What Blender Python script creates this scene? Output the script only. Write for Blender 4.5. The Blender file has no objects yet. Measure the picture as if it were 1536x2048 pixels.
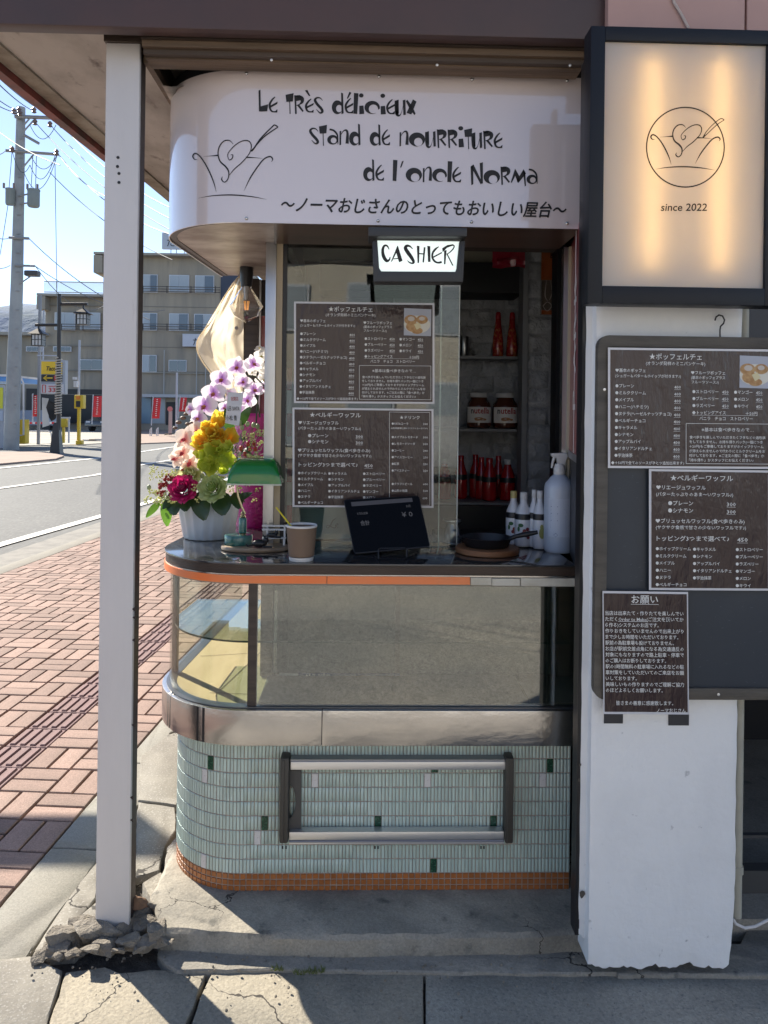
import bpy, bmesh, math, random
from mathutils import Vector, Matrix, noise
random.seed(7)
S = bpy.context.scene
C = S.collection
rad = math.radians
# ---------------------------------------------------------------- camera
CAMZ = 1.40; YAW = rad(1.6); ROLL = 0.0125; F = 1540.0; CX, CY = 768.0, 829.0
cam = bpy.data.cameras.new('camera'); co = bpy.data.objects.new('camera', cam); C.objects.link(co)
co.matrix_world = Matrix.Translation((0, 0, CAMZ)) @ Matrix.Rotation(-YAW, 4, 'Z') @ Matrix.Rotation(rad(90), 4, 'X') @ Matrix.Rotation(ROLL, 4, 'Z')
cam.sensor_fit = 'VERTICAL'; cam.sensor_height = 36; cam.lens = F / 2048 * 36
cam.shift_y = -(1024 - CY) / 2048; cam.clip_start = .05; cam.clip_end = 5000
S.camera = co
# ---------------------------------------------------------------- sky, sun, exposure
STR = rad(4.65)                                    # the street runs this far clockwise of +Y
SV = Vector((math.sin(STR), math.cos(STR), 0)); LV = Vector((-math.cos(STR), math.sin(STR), 0))
SUN_EL = rad(37)
tosun = (LV * .75 + SV * .66).normalized()
sdir = Vector((tosun.x * math.cos(SUN_EL), tosun.y * math.cos(SUN_EL), math.sin(SUN_EL)))
w = bpy.data.worlds.new('World'); S.world = w; w.use_nodes = True
nt = w.node_tree; sky = nt.nodes.new('ShaderNodeTexSky'); sky.sky_type = 'NISHITA'; sky.sun_disc = False
sky.sun_elevation = SUN_EL; sky.sun_rotation = math.atan2(sdir.x, sdir.y); sky.dust_density = .05; sky.air_density = .6; sky.ozone_density = 1.1
bg = nt.nodes['Background']; bg.inputs[1].default_value = .10
hsv = nt.nodes.new('ShaderNodeHueSaturation'); hsv.inputs['Saturation'].default_value = .88; nt.links.new(sky.outputs[0], hsv.inputs['Color']); nt.links.new(hsv.outputs[0], bg.inputs[0])
sl = bpy.data.lights.new('sun', 'SUN'); sl.energy = 3.9; sl.angle = rad(.6); sl.color = (1, .91, .77)
so = bpy.data.objects.new('sun', sl); C.objects.link(so); so.rotation_euler = (-sdir).to_track_quat('-Z', 'Y').to_euler(); so.location = (-3, 4, 6)
S.view_settings.view_transform = 'Standard'; S.view_settings.look = 'None'; S.view_settings.gamma = 1
S.view_settings.use_curve_mapping = False; S.view_settings.exposure = 1.42
S.cycles.max_bounces = 8; S.cycles.transparent_max_bounces = 16; S.cycles.glossy_bounces = 4; S.cycles.diffuse_bounces = 4
S.cycles.caustics_reflective = False; S.cycles.caustics_refractive = False; S.cycles.sample_clamp_indirect = 6
# ---------------------------------------------------------------- measuring helpers (photo pixel + known distance -> point in the place)
def ray(px, py):
    u, v = px - CX, py - CY
    c, s = math.cos(ROLL), math.sin(ROLL)
    u, v = u * c + v * s, -u * s + v * c
    r = Vector((math.cos(YAW), -math.sin(YAW), 0)); f = Vector((math.sin(YAW), math.cos(YAW), 0))
    return f + r * (u / F) + Vector((0, 0, -v / F))
def at(px, py, Y):
    d = ray(px, py); return Vector((0, 0, CAMZ)) + d * (Y / d.y)
def gp(px, py, z=0.0):
    d = ray(px, py); return Vector((0, 0, CAMZ)) + d * ((z - CAMZ) / d.z)
def pxsize(Y): return Y / F
def ls(l, s, z=0.0): return LV * l + SV * s + Vector((0, 0, z))
# ---------------------------------------------------------------- materials
MATS = {}
def lin(c):
    return tuple(c[:3]) + (1,)
def M(name, col, rough=.5, metal=0, spec=.5, col2=None, vs=5, lo=.4, hi=.65, bump=0, bs=60, coat=0, rnd=0, st=(1, 1, 1), attr=None, trans=0, em=0, emc=None, sss=0, bd=.01, alpha=1, coatr=.05, col3=None, vs3=40, lo3=.55, hi3=.7, ior=None, det=6, trl=0, trc=None, crk=0, agg=0, agc=.13, cior=0):
    if name in MATS: return MATS[name]
    m = bpy.data.materials.new(name); m.use_nodes = True; n = m.node_tree; N = n.nodes; Lk = n.links.new
    b = N['Principled BSDF']; b.inputs['Roughness'].default_value = rough; b.inputs['Metallic'].default_value = metal
    b.inputs['Specular IOR Level'].default_value = spec; b.inputs['Base Color'].default_value = lin(col)
    b.inputs['Coat Weight'].default_value = coat; b.inputs['Coat Roughness'].default_value = coatr
    b.inputs['Transmission Weight'].default_value = trans; b.inputs['Alpha'].default_value = alpha
    if ior: b.inputs['IOR'].default_value = ior
    tc = N.new('ShaderNodeTexCoord'); mp = N.new('ShaderNodeMapping'); mp.inputs['Scale'].default_value = st; Lk(tc.outputs['Object'], mp.inputs[0])
    def ns(sc, d=det, r=.6):
        t = N.new('ShaderNodeTexNoise'); t.inputs['Scale'].default_value = sc; t.inputs['Detail'].default_value = d; t.inputs['Roughness'].default_value = r; Lk(mp.outputs[0], t.inputs['Vector']); return t
    def mix(fac, a, bb):
        x = N.new('ShaderNodeMix'); x.data_type = 'RGBA'
        if isinstance(fac, float): x.inputs[0].default_value = fac
        else: Lk(fac, x.inputs[0])
        for k, v in ((6, a), (7, bb)):
            if isinstance(v, (tuple, list)): x.inputs[k].default_value = lin(v)
            else: Lk(v, x.inputs[k])
        return x.outputs[2]
    out = None
    if attr:
        a = N.new('ShaderNodeAttribute'); a.attribute_name = 'tint'
        cr = N.new('ShaderNodeValToRGB'); Lk(a.outputs['Fac'], cr.inputs[0]); e = cr.color_ramp.elements
        e[0].position, e[0].color = attr[0][0], lin(attr[0][1]); e[1].position, e[1].color = attr[-1][0], lin(attr[-1][1])
        for p, c in attr[1:-1]:
            q = e.new(p); q.color = lin(c)
        out = cr.outputs[0]
    def ramp(t, l, h):
        r = N.new('ShaderNodeMapRange'); r.inputs[1].default_value = l; r.inputs[2].default_value = h; r.clamp = True; Lk(t.outputs['Fac'], r.inputs[0]); return r.outputs[0]
    if col2: out = mix(ramp(ns(vs), lo, hi), out if out else col, col2)
    if col3: out = mix(ramp(ns(vs3), lo3, hi3), out if out else col, col3)
    hgt = None
    if agg:
        vo = N.new('ShaderNodeTexVoronoi'); vo.inputs['Scale'].default_value = agg; Lk(mp.outputs[0], vo.inputs['Vector']); sp = N.new('ShaderNodeSeparateColor'); Lk(vo.outputs['Color'], sp.inputs[0])
        mr = N.new('ShaderNodeMapRange'); mr.inputs[3].default_value = 1 - agc; mr.inputs[4].default_value = 1 + agc; Lk(sp.outputs[0], mr.inputs[0]); h2 = N.new('ShaderNodeHueSaturation'); Lk(mr.outputs[0], h2.inputs['Value'])
        if out: Lk(out, h2.inputs['Color'])
        else: h2.inputs['Color'].default_value = lin(col)
        out = h2.outputs[0]; hgt = vo.outputs['Distance']
    if crk:
        dn = ns(crk * 2.2, 5); ad = N.new('ShaderNodeVectorMath'); ad.operation = 'MULTIPLY_ADD'; ad.inputs[1].default_value = (.32 / crk * 2,) * 3; Lk(dn.outputs['Color'], ad.inputs[0]); Lk(mp.outputs[0], ad.inputs[2])
        v2 = N.new('ShaderNodeTexVoronoi'); v2.feature = 'DISTANCE_TO_EDGE'; v2.inputs['Scale'].default_value = crk; Lk(ad.outputs[0], v2.inputs['Vector'])
        gate = ramp(ns(crk * .6, 2), .50, .60); wd = N.new('ShaderNodeMath'); wd.operation = 'MULTIPLY'; wd.inputs[1].default_value = .0075; Lk(gate, wd.inputs[0])
        lt = N.new('ShaderNodeMath'); lt.operation = 'LESS_THAN'; Lk(v2.outputs['Distance'], lt.inputs[0]); Lk(wd.outputs[0], lt.inputs[1]); out = mix(lt.outputs[0], out if out else col, (.045, .04, .034))
    if rnd:
        oi = N.new('ShaderNodeObjectInfo'); ge = N.new('ShaderNodeNewGeometry'); ad = N.new('ShaderNodeMath'); ad.operation = 'ADD'
        Lk(oi.outputs['Random'], ad.inputs[0]); Lk(ge.outputs['Random Per Island'], ad.inputs[1])
        fr = N.new('ShaderNodeMath'); fr.operation = 'FRACT'; Lk(ad.outputs[0], fr.inputs[0])
        mr = N.new('ShaderNodeMapRange'); mr.inputs[3].default_value = 1 - rnd; mr.inputs[4].default_value = 1 + rnd; Lk(fr.outputs[0], mr.inputs[0])
        hs = N.new('ShaderNodeHueSaturation'); Lk(mr.outputs[0], hs.inputs['Value'])
        if out: Lk(out, hs.inputs['Color'])
        else: hs.inputs['Color'].default_value = lin(col)
        out = hs.outputs[0]
    if out: Lk(out, b.inputs['Base Color'])
    if bump:
        bp = N.new('ShaderNodeBump'); bp.inputs['Strength'].default_value = bump; bp.inputs['Distance'].default_value = bd; Lk(ns(bs).outputs['Fac'], bp.inputs['Height']); Lk(bp.outputs[0], b.inputs['Normal'])
        if coat: Lk(bp.outputs[0], b.inputs['Coat Normal'])
    if cior: b.inputs['Coat IOR'].default_value = cior
    if em:
        b.inputs['Emission Strength'].default_value = em; b.inputs['Emission Color'].default_value = lin(emc or col)
    if sss:
        b.inputs['Subsurface Weight'].default_value = sss; b.inputs['Subsurface Radius'].default_value = (.01, .01, .01)
    if trl:
        tr = N.new('ShaderNodeBsdfTranslucent'); mxs = N.new('ShaderNodeMixShader'); mxs.inputs[0].default_value = trl
        if out: Lk(out, tr.inputs[0])
        else: tr.inputs[0].default_value = lin(trc or col)
        Lk(b.outputs[0], mxs.inputs[1]); Lk(tr.outputs[0], mxs.inputs[2]); Lk(mxs.outputs[0], N['Material Output'].inputs[0])
    MATS[name] = m; return m
def glassM(name, refl, tint=(1, 1, 1), rough=0.0, bump=0, fr=1.0):
    if name in MATS: return MATS[name]
    m = bpy.data.materials.new(name); m.use_nodes = True; n = m.node_tree; N = n.nodes; Lk = n.links.new
    N.remove(N['Principled BSDF']); o = N['Material Output']
    t = N.new('ShaderNodeBsdfTransparent'); t.inputs[0].default_value = lin(tint); g = N.new('ShaderNodeBsdfGlossy'); g.inputs['Roughness'].default_value = rough
    f = N.new('ShaderNodeFresnel'); ge = N.new('ShaderNodeNewGeometry'); io = N.new('ShaderNodeMapRange'); io.inputs[3].default_value = 1.45; io.inputs[4].default_value = 1 / 1.45
    Lk(ge.outputs['Backfacing'], io.inputs[0]); Lk(io.outputs[0], f.inputs[0])
    a = N.new('ShaderNodeMath'); a.operation = 'MULTIPLY_ADD'; a.inputs[1].default_value = fr; a.inputs[2].default_value = refl; a.use_clamp = True; Lk(f.outputs[0], a.inputs[0])
    if bump:
        bp = N.new('ShaderNodeBump'); bp.inputs['Strength'].default_value = bump; bp.inputs['Distance'].default_value = .01
        q = N.new('ShaderNodeTexNoise'); q.inputs['Scale'].default_value = 4; q.inputs['Detail'].default_value = 1; tc = N.new('ShaderNodeTexCoord'); Lk(tc.outputs['Object'], q.inputs['Vector'])
        Lk(q.outputs['Fac'], bp.inputs['Height']); Lk(bp.outputs[0], g.inputs['Normal'])
    x = N.new('ShaderNodeMixShader'); Lk(a.outputs[0], x.inputs[0]); Lk(t.outputs[0], x.inputs[1]); Lk(g.outputs[0], x.inputs[2]); Lk(x.outputs[0], o.inputs[0])
    MATS[name] = m; return m
# ---------------------------------------------------------------- mesh collector
def wm(o):
    m = o.matrix_basis.copy()
    while o.parent: o = o.parent; m = o.matrix_basis @ m
    return m
class MB:
    def __init__(s): s.v = []; s.f = []; s.mi = []; s.sm = []; s.t = []
    def add(s, vs, fs, mi=0, sm=False, tint=None):
        o = len(s.v); s.v += [Vector(v) for v in vs]; s.t += (tint if tint else [0.0] * len(vs))
        for f in fs: s.f.append([i + o for i in f]); s.mi.append(mi); s.sm.append(sm)
        return s
    def box(s, a, b, mi=0, mat=None):
        x0, y0, z0 = a; x1, y1, z1 = b
        x0, x1 = sorted((x0, x1)); y0, y1 = sorted((y0, y1)); z0, z1 = sorted((z0, z1))
        vs = [Vector(p) for p in ((x0, y0, z0), (x1, y0, z0), (x1, y1, z0), (x0, y1, z0), (x0, y0, z1), (x1, y0, z1), (x1, y1, z1), (x0, y1, z1))]
        if mat: vs = [mat @ v for v in vs]
        return s.add(vs, [(0, 3, 2, 1), (4, 5, 6, 7), (0, 1, 5, 4), (1, 2, 6, 5), (2, 3, 7, 6), (3, 0, 4, 7)], mi)
    def pbox(s, x0, y0, x1, y1, Y, d=.02, mi=0):      # box whose front face covers these photo pixels at distance Y
        a = at((x0 + x1) / 2 - (x1 - x0) / 2, (y0 + y1) / 2, Y); b = at(x1, (y0 + y1) / 2, Y); t = at((x0 + x1) / 2, y0, Y); u = at((x0 + x1) / 2, y1, Y)
        return s.box((a.x, Y, u.z), (b.x, Y + d, t.z), mi)
    def prism(s, poly, z0, z1, mi=0, sm=False):       # poly: xy list (ccw), extruded in z
        n = len(poly); vs = [(p[0], p[1], z0) for p in poly] + [(p[0], p[1], z1) for p in poly]
        s.add(vs, [list(range(n - 1, -1, -1)), list(range(n, 2 * n))], mi)
        o = len(s.v) - 2 * n
        for i in range(n):
            j = (i + 1) % n; s.f.append([o + i, o + j, o + n + j, o + n + i]); s.mi.append(mi); s.sm.append(sm)
        return s
    def tube(s, pts, r, n=8, mi=0, sm=True, caps=True):
        pts = [Vector(p) for p in pts]; rs = r if isinstance(r, (list, tuple)) else [r] * len(pts); vs = []; fs = []
        up = None
        for i, p in enumerate(pts):
            d = (pts[min(i + 1, len(pts) - 1)] - pts[max(i - 1, 0)]).normalized()
            if up is None: up = Vector((0, 0, 1)) if abs(d.z) < .9 else Vector((1, 0, 0))
            a = d.cross(up).normalized(); b = a.cross(d).normalized(); up = b
            for k in range(n):
                t = 2 * math.pi * k / n; vs.append(p + a * (math.cos(t) * rs[i]) + b * (math.sin(t) * rs[i]))
        for i in range(len(pts) - 1):
            for k in range(n):
                q = (k + 1) % n; fs.append((i * n + k, i * n + q, (i + 1) * n + q, (i + 1) * n + k))
        s.add(vs, fs, mi, sm)
        if caps:
            o = len(s.v) - len(vs); m = len(vs)
            s.f.append([o + k for k in range(n)][::-1]); s.f.append([o + m - n + k for k in range(n)]); s.mi += [mi, mi]; s.sm += [False, False]
        return s
    def lathe(s, prof, c=(0, 0, 0), n=24, mi=0, sm=True, rot=None, flute=None, sx=1, sy=1):
        vs = []; fs = []; c = Vector(c)
        for (r, z) in prof:
            for k in range(n):
                t = 2 * math.pi * k / n; rr = r * (flute(k, n, z) if flute else 1); p = Vector((math.cos(t) * rr * sx, math.sin(t) * rr * sy, z))
                vs.append(c + (rot @ p if rot else p))
        for i in range(len(prof) - 1):
            for k in range(n):
                q = (k + 1) % n; fs.append((i * n + k, i * n + q, (i + 1) * n + q, (i + 1) * n + k))
        s.add(vs, fs, mi, sm); o = len(s.v) - len(vs)
        for ring, rev in ((0, True), (len(prof) - 1, False)):
            if prof[ring][0] > 1e-5:
                l = [o + ring * n + k for k in range(n)]; s.f.append(l[::-1] if rev else l); s.mi.append(mi); s.sm.append(False)
        return s
    def ball(s, c, r, n=8, m=5, mi=0, sc=(1, 1, 1)):
        pr = [(max(1e-6, math.sin(math.pi * i / m)) * r, -math.cos(math.pi * i / m) * r) for i in range(m + 1)]
        o = len(s.v); s.lathe(pr, (0, 0, 0), n, mi)
        for i in range(o, len(s.v)):
            v = s.v[i]; s.v[i] = Vector((v.x * sc[0], v.y * sc[1], v.z * sc[2])) + Vector(c)
        return s
    def xf(s, m, o=0):
        for i in range(o, len(s.v)): s.v[i] = m @ s.v[i]
        return s
    def build(s, name, mat, parent=None, bevel=0, **props):
        me = bpy.data.meshes.new(name); base = Vector((0, 0, 0))
        if parent is not None: inv = wm(parent).inverted(); vs = [inv @ v for v in s.v]
        else:
            if s.v and not props.get('world'):
                xs = [v.x for v in s.v]; ys = [v.y for v in s.v]; zs = [v.z for v in s.v]
                base = Vector(((min(xs) + max(xs)) / 2, (min(ys) + max(ys)) / 2, min(zs)))
            vs = [v - base for v in s.v]
        props.pop('world', None)
        me.from_pydata([tuple(v) for v in vs], [], s.f)
        for m in (mat if isinstance(mat, (list, tuple)) else [mat]): me.materials.append(m)
        me.polygons.foreach_set('material_index', s.mi); me.polygons.foreach_set('use_smooth', s.sm)
        if any(s.t):
            a = me.attributes.new('tint', 'FLOAT', 'POINT'); a.data.foreach_set('value', s.t)
        if bevel:
            bm = bmesh.new(); bm.from_mesh(me)
            es = [e for e in bm.edges if len(e.link_faces) == 2 and e.calc_face_angle(0) > .5]
            bmesh.ops.bevel(bm, geom=es, offset=bevel, segments=2, profile=.6, affect='EDGES', clamp_overlap=True)
            bm.to_mesh(me); bm.free()
        me.set_sharp_from_angle(angle=rad(38)); me.update(); o = bpy.data.objects.new(name, me); C.objects.link(o); o.location = base if parent is None else (0, 0, 0)
        if parent is not None: o.parent = parent
        for k, v in props.items(): o[k] = v
        return o
def tag(o, label, cat, group=None):
    o['label'] = label; o['category'] = cat
    if group: o['group'] = group
    return o
def thing(name, loc, label, cat, group=None, rz=0):
    o = bpy.data.objects.new(name, None); C.objects.link(o); o.empty_display_size = .05
    o.matrix_basis = Matrix.Translation(Vector(loc)) @ Matrix.Rotation(rz, 4, 'Z'); return tag(o, label, cat, group)
def setting(o): o['kind'] = 'structure'; return o
def stuff(o): o['kind'] = 'stuff'; return o
def copy_tree(o, parent=None):
    c = o.copy(); C.objects.link(c)
    if parent is not None: c.parent = parent
    for ch in list(o.children): copy_tree(ch, c)
    return c
def part_obj(name, me, parent, mw):
    o = bpy.data.objects.new(name, me); C.objects.link(o); o.parent = parent; o.matrix_basis = wm(parent).inverted() @ mw; return o
# ---------------------------------------------------------------- flat print: strokes and text projected on the surface they are printed on
def smooth(p, k=5):
    if len(p) < 3: return p
    out = []
    for i in range(len(p) - 1):
        a, b, c, d = p[max(i - 1, 0)], p[i], p[i + 1], p[min(i + 2, len(p) - 1)]
        for j in range(k):
            t = j / k; out.append(tuple(.5 * (2 * b[q] + (c[q] - a[q]) * t + (2 * a[q] - 5 * b[q] + 4 * c[q] - d[q]) * t * t + (3 * b[q] - a[q] - 3 * c[q] + d[q]) * t ** 3) for q in range(3)))
    return out + [p[-1]]
def stroke(mb, pts, pj, w=3, sm=True, mi=0):          # pts: (x, y[, width]) in photo pixels
    p = [(q[0], q[1], q[2] if len(q) > 2 else w) for q in pts]
    if sm: p = smooth(p)
    L = []; R = []
    for i, q in enumerate(p):
        a = p[max(i - 1, 0)]; b = p[min(i + 1, len(p) - 1)]; dx, dy = b[0] - a[0], b[1] - a[1]; l = math.hypot(dx, dy) or 1
        nx, ny = -dy / l * q[2] / 2, dx / l * q[2] / 2; L.append(pj(q[0] + nx, q[1] + ny)); R.append(pj(q[0] - nx, q[1] - ny))
    n = len(p); mb.add(L + R, [(i, i + 1, n + i + 1, n + i) for i in range(n - 1)], mi)
def poly(mb, pts, pj, mi=0): mb.add([pj(*p) for p in pts], [list(range(len(pts)))], mi)
def ring(mb, cx, cy, rx, ry, ix, iy, ir, pj, n=28, a0=0, a1=360, iry=None, mi=0):
    vo = []; vi = []
    for k in range(n + 1):
        t = rad(a0 + (a1 - a0) * k / n); vo.append(pj(cx + rx * math.cos(t), cy + ry * math.sin(t))); vi.append(pj(ix + ir * math.cos(t), iy + (iry or ir) * math.sin(t)))
    mb.add(vo + vi, [(k, k + 1, n + 2 + k, n + 1 + k) for k in range(n)], mi)
_fc = bpy.data.curves.new('font', 'FONT'); _fo = bpy.data.objects.new('font', _fc); C.objects.link(_fo); _fc.resolution_u = 2
def text(mb, s, x0, yb, em, pj, w=None, bold=0, slant=0, mi=0, res=2, cen=False):
    _fc.body = s; _fc.offset = bold; _fc.resolution_u = res
    bpy.context.view_layer.update(); me = bpy.data.meshes.new_from_object(_fo.evaluated_get(bpy.context.evaluated_depsgraph_get()))
    if len(me.vertices):
        xs = [v.co.x for v in me.vertices]; xmin, xmax = min(xs), max(xs); sx = em if w is None else w / max(1e-6, xmax - xmin)
        if cen: x0 = x0 - (xmax - xmin) * sx / 2
        mb.add([pj(x0 + (v.co.x - xmin) * sx + slant * v.co.y * em, yb - v.co.y * em) for v in me.vertices], [list(p.vertices) for p in me.polygons], mi)
    bpy.data.meshes.remove(me)
def planeP(Y, off=.0015): return lambda x, y: at(x, y, Y - off)
# ================================================================ materials of the place
concrete = M('concrete', (.33, .30, .245), .9, crk=2.2, agg=260, col2=(.20, .18, .15), vs=5, lo=.38, hi=.68, bump=.7, bs=55, col3=(.40, .37, .31), vs3=140, lo3=.52, hi3=.66, bd=.006)
kerbcon = M('kerb concrete', (.285, .27, .23), .9, agg=300, col2=(.25, .24, .21), vs=4, bump=.4, bs=120, bd=.004)
slabcon = M('aggregate concrete', (.335, .30, .235), .9, agg=190, crk=1.4, col2=(.25, .23, .185), vs=2.2, bump=.8, bs=110, col3=(.20, .185, .16), vs3=95, lo3=.56, hi3=.7, bd=.004)
darkcon = M('damp concrete', (.285, .265, .225), .85, crk=2.2, agg=220, col2=(.19, .18, .16), vs=3, lo=.45, hi=.7, bump=.6, bs=60, col3=(.09, .09, .09), vs3=14, lo3=.62, hi3=.75, bd=.006)
dirt = M('dirt', (.075, .065, .055), .95, col2=(.15, .13, .11), vs=30, bump=1, bs=150, bd=.01)
rock = M('broken concrete', (.29, .26, .215), .95, col2=(.17, .15, .125), vs=16, bump=1, bs=70, bd=.015, lo=.35, hi=.7)
asphalt = M('asphalt', (.33, .305, .265), .9, agg=130, agc=.5, col2=(.23, .225, .215), vs=.6, bump=.4, bs=220, col3=(.4, .39, .36), vs3=260, lo3=.55, hi3=.7, bd=.004)
asph2 = M('road asphalt', (.15, .155, .15), .85, agg=60, crk=.22, col2=(.11, .115, .115), vs=.35, col3=(.19, .19, .18), vs3=30, bump=.3, bs=90, bd=.004, st=(1, .25, 1))
brickm = M('paver', (.31, .212, .175), .85, agg=330, agc=.2, col2=(.225, .16, .132), vs=5, bump=.5, bs=160, rnd=.2, col3=(.40, .30, .25), vs3=330, lo3=.6, hi3=.72, bd=.003)
tactm = M('tactile paver', (.22, .135, .13), .8, col2=(.22, .14, .14), vs=14, bump=.5, bs=160, rnd=.1, bd=.003)
whiteline = M('road paint', (.72, .71, .66), .7, col2=(.45, .45, .42), vs=6, lo=.55, hi=.75)
paintw = M('white paint', (.68, .65, .635), .5, col2=(.60, .575, .565), vs=3.5, bump=.15, bs=25, st=(1, 1, .25), col3=(.50, .47, .45), vs3=22, lo3=.68, hi3=.76)
plaster = M('white plaster', (.82, .82, .81), .75, col2=(.72, .72, .715), vs=3, lo=.45, hi=.75, bump=.5, bs=38, col3=(.42, .42, .42), vs3=30, lo3=.66, hi3=.74, bd=.006)
brownmetal = M('brown metal', (.072, .038, .036), .45, col2=(.055, .033, .034), vs=3, bump=.05, bs=8)
darkwood = M('dark wood', (.055, .038, .028), .5, col2=(.03, .02, .015), vs=8, bump=.2, bs=40, st=(.3, 4, 6), coat=.2)
brownwood = M('brown wood', (.17, .115, .075), .6, col2=(.09, .062, .042), vs=6, bump=.25, bs=30, st=(.4, 5, 8))
greywood = M('weathered wood', (.105, .092, .075), .6, col2=(.065, .056, .046), vs=5, bump=.3, bs=24, st=(1, 1, 7))
greywoodh = M('weathered wood rail', (.105, .092, .075), .6, col2=(.065, .056, .046), vs=5, bump=.3, bs=24, st=(1, 1, 7))
soffitm = M('stained soffit', (.52, .49, .45), .85, col2=(.27, .245, .22), vs=4.5, lo=.45, hi=.72, bump=.25, bs=20, st=(1, .5, 1), col3=(.15, .13, .12), vs3=16, lo3=.6, hi3=.75)
redmetal = M('red metal', (.22, .045, .035), .5, col2=(.07, .03, .025), vs=9)
black = M('black metal', (.012, .012, .014), .4)
navy = M('navy metal', (.014, .022, .038), .4, col2=(.010, .014, .025), vs=3)
steel = M('stainless steel', (.56, .54, .515), .24, metal=1, col2=(.44, .43, .42), vs=4, bump=.22, bs=7, st=(1, 1, 2), bd=.014)
brushed = M('brushed steel', (.55, .56, .57), .32, metal=1, col2=(.42, .43, .45), vs=6, bump=.2, bs=10, st=(1, 1, .3))
alu = M('aluminium', (.72, .72, .72), .35, metal=.85)
bronze = M('bronze plastic', (.055, .05, .042), .5)
cream = M('cream paint', (.55, .50, .38), .6)
sandw = M('sand trim', (.42, .34, .23), .6, col2=(.36, .29, .2), vs=6, st=(3, 3, .4))
glass = glassM('window glass', .03, (.90, .94, .92), bump=.06, fr=1.1)
caseglass = glassM('display glass', .15, (.84, .88, .84), bump=.07, fr=1.5, rough=.015)
curvglass = glassM('curved display glass', .03, (.93, .95, .92), fr=.5)
# ================================================================ ground, road, pavements
g = MB().add([(-2500, -2500, -.07), (2500, -2500, -.07), (2500, 2500, -.07), (-2500, 2500, -.07)], [(0, 1, 2, 3)]); setting(g.build('ground', M('far ground', (.22, .21, .18), .9, col2=(.15, .15, .12), vs=.05)))
RZ = -.03
g = MB().add([(-160, -120, RZ), (160, -120, RZ), (160, 75, RZ), (-160, 75, RZ)], [(0, 1, 2, 3)]); setting(g.build('road', asph2))
g = MB().add([(-60, -17, RZ + .005), (60, -17, RZ + .005), (60, -.9, RZ + .005), (-60, -.9, RZ + .005)], [(0, 1, 2, 3)]); setting(g.build('crossing_road', asphalt))
def rline(name, px, wd):
    m = MB(); p = [gp(x, y, RZ + .012) for x, y in px]; vs = []
    for i, q in enumerate(p):
        d = (p[min(i + 1, len(p) - 1)] - p[max(i - 1, 0)]).normalized(); nrm = Vector((-d.y, d.x, 0)) * wd / 2; vs += [q + nrm, q - nrm]
    m.add(vs, [(2 * i, 2 * i + 1, 2 * i + 3, 2 * i + 2) for i in range(len(p) - 1)]); return setting(m.build(name, whiteline))
rline('edge_line', [(-500, 1236), (0, 1089), (205, 1031), (284, 1008), (345, 990), (500, 945), (700, 884)], .15)
rline('lane_line', [(-400, 1030), (0, 976), (190, 950), (284, 929), (323, 923), (420, 905)], .16)
rline('lane_line', [(-300, 966), (0, 936), (207, 915), (284, 903), (345, 894), (420, 884)], .2)
# far pavements
def gpoly(name, px, m, z, th=.1):
    p = [gp(x, y, z) for x, y in px]; a = sum(p[i].x * p[(i + 1) % len(p)].y - p[(i + 1) % len(p)].x * p[i].y for i in range(len(p)))
    if a < 0: p.reverse()
    return setting(MB().prism([(q.x, q.y) for q in p], z - th, z).build(name, m))
pinkpav = M('far paving', (.36, .27, .22), .9, col2=(.30, .23, .19), vs=1.5)
gpoly('far_pavement', [(-250, 953), (0, 927), (112, 917), (128, 911), (90, 903), (-250, 905)], pinkpav, .02)
gpoly('far_pavement', [(215, 889), (345, 884), (520, 872), (520, 858), (215, 858)], pinkpav, .02)
gpoly('parking_lot', [(-100, 893), (150, 889), (215, 886), (470, 857), (470, 845), (-100, 846)], M('pale lot', (.40, .38, .33), .9, col2=(.33, .31, .27), vs=.6), .0)
for q in ([(40, 868), (150, 872)], [(60, 879), (180, 880)], [(100, 860), (205, 862)]):
    rline('bay_line', q, .12).location.z += .06
# pavement base (dark joints) and kerb along the street
def lpoly(m, l0, l1, s0, s1, z0, z1): return m.prism([(ls(l1, s0).x, ls(l1, s0).y), (ls(l0, s0).x, ls(l0, s0).y), (ls(l0, s1).x, ls(l0, s1).y), (ls(l1, s1).x, ls(l1, s1).y)], z0, z1)
LE = 1.18; CS = .185; NC = 13; LK = LE + NC * CS
pav = lpoly(MB(), LE - .004, LK, -2.5, 42, -.09, -.014).build('pavement', M('joint sand', (.085, .068, .055), .95, col2=(.13, .11, .09), vs=30, bump=.5, bs=150)); setting(pav)
kb = lpoly(MB(), LK, LK + .17, -2.5, 42, -.09, .004); 
kerb = setting(kb.build('kerb', kerbcon, bevel=.012))
setting(lpoly(MB(), LK + .17, LK + .55, -2.5, 42, -.09, RZ + .008).build('gutter', M('gutter concrete', (.27, .26, .235), .9, col2=(.2, .195, .18), vs=5, bump=.3, bs=60)))
def brick_mesh(w, d, h, b=.0028):
    m = MB(); m.add([(-w / 2, -d / 2, 0), (w / 2, -d / 2, 0), (w / 2, d / 2, 0), (-w / 2, d / 2, 0), (-w / 2, -d / 2, h - b), (w / 2, -d / 2, h - b), (w / 2, d / 2, h - b), (-w / 2, d / 2, h - b),
        (-w / 2 + b, -d / 2 + b, h), (w / 2 - b, -d / 2 + b, h), (w / 2 - b, d / 2 - b, h), (-w / 2 + b, d / 2 - b, h)],
        [(0, 1, 5, 4), (1, 2, 6, 5), (2, 3, 7, 6), (3, 0, 4, 7), (4, 5, 9, 8), (5, 6, 10, 9), (6, 7, 11, 10), (7, 4, 8, 11), (8, 9, 10, 11)]); return m
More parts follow.
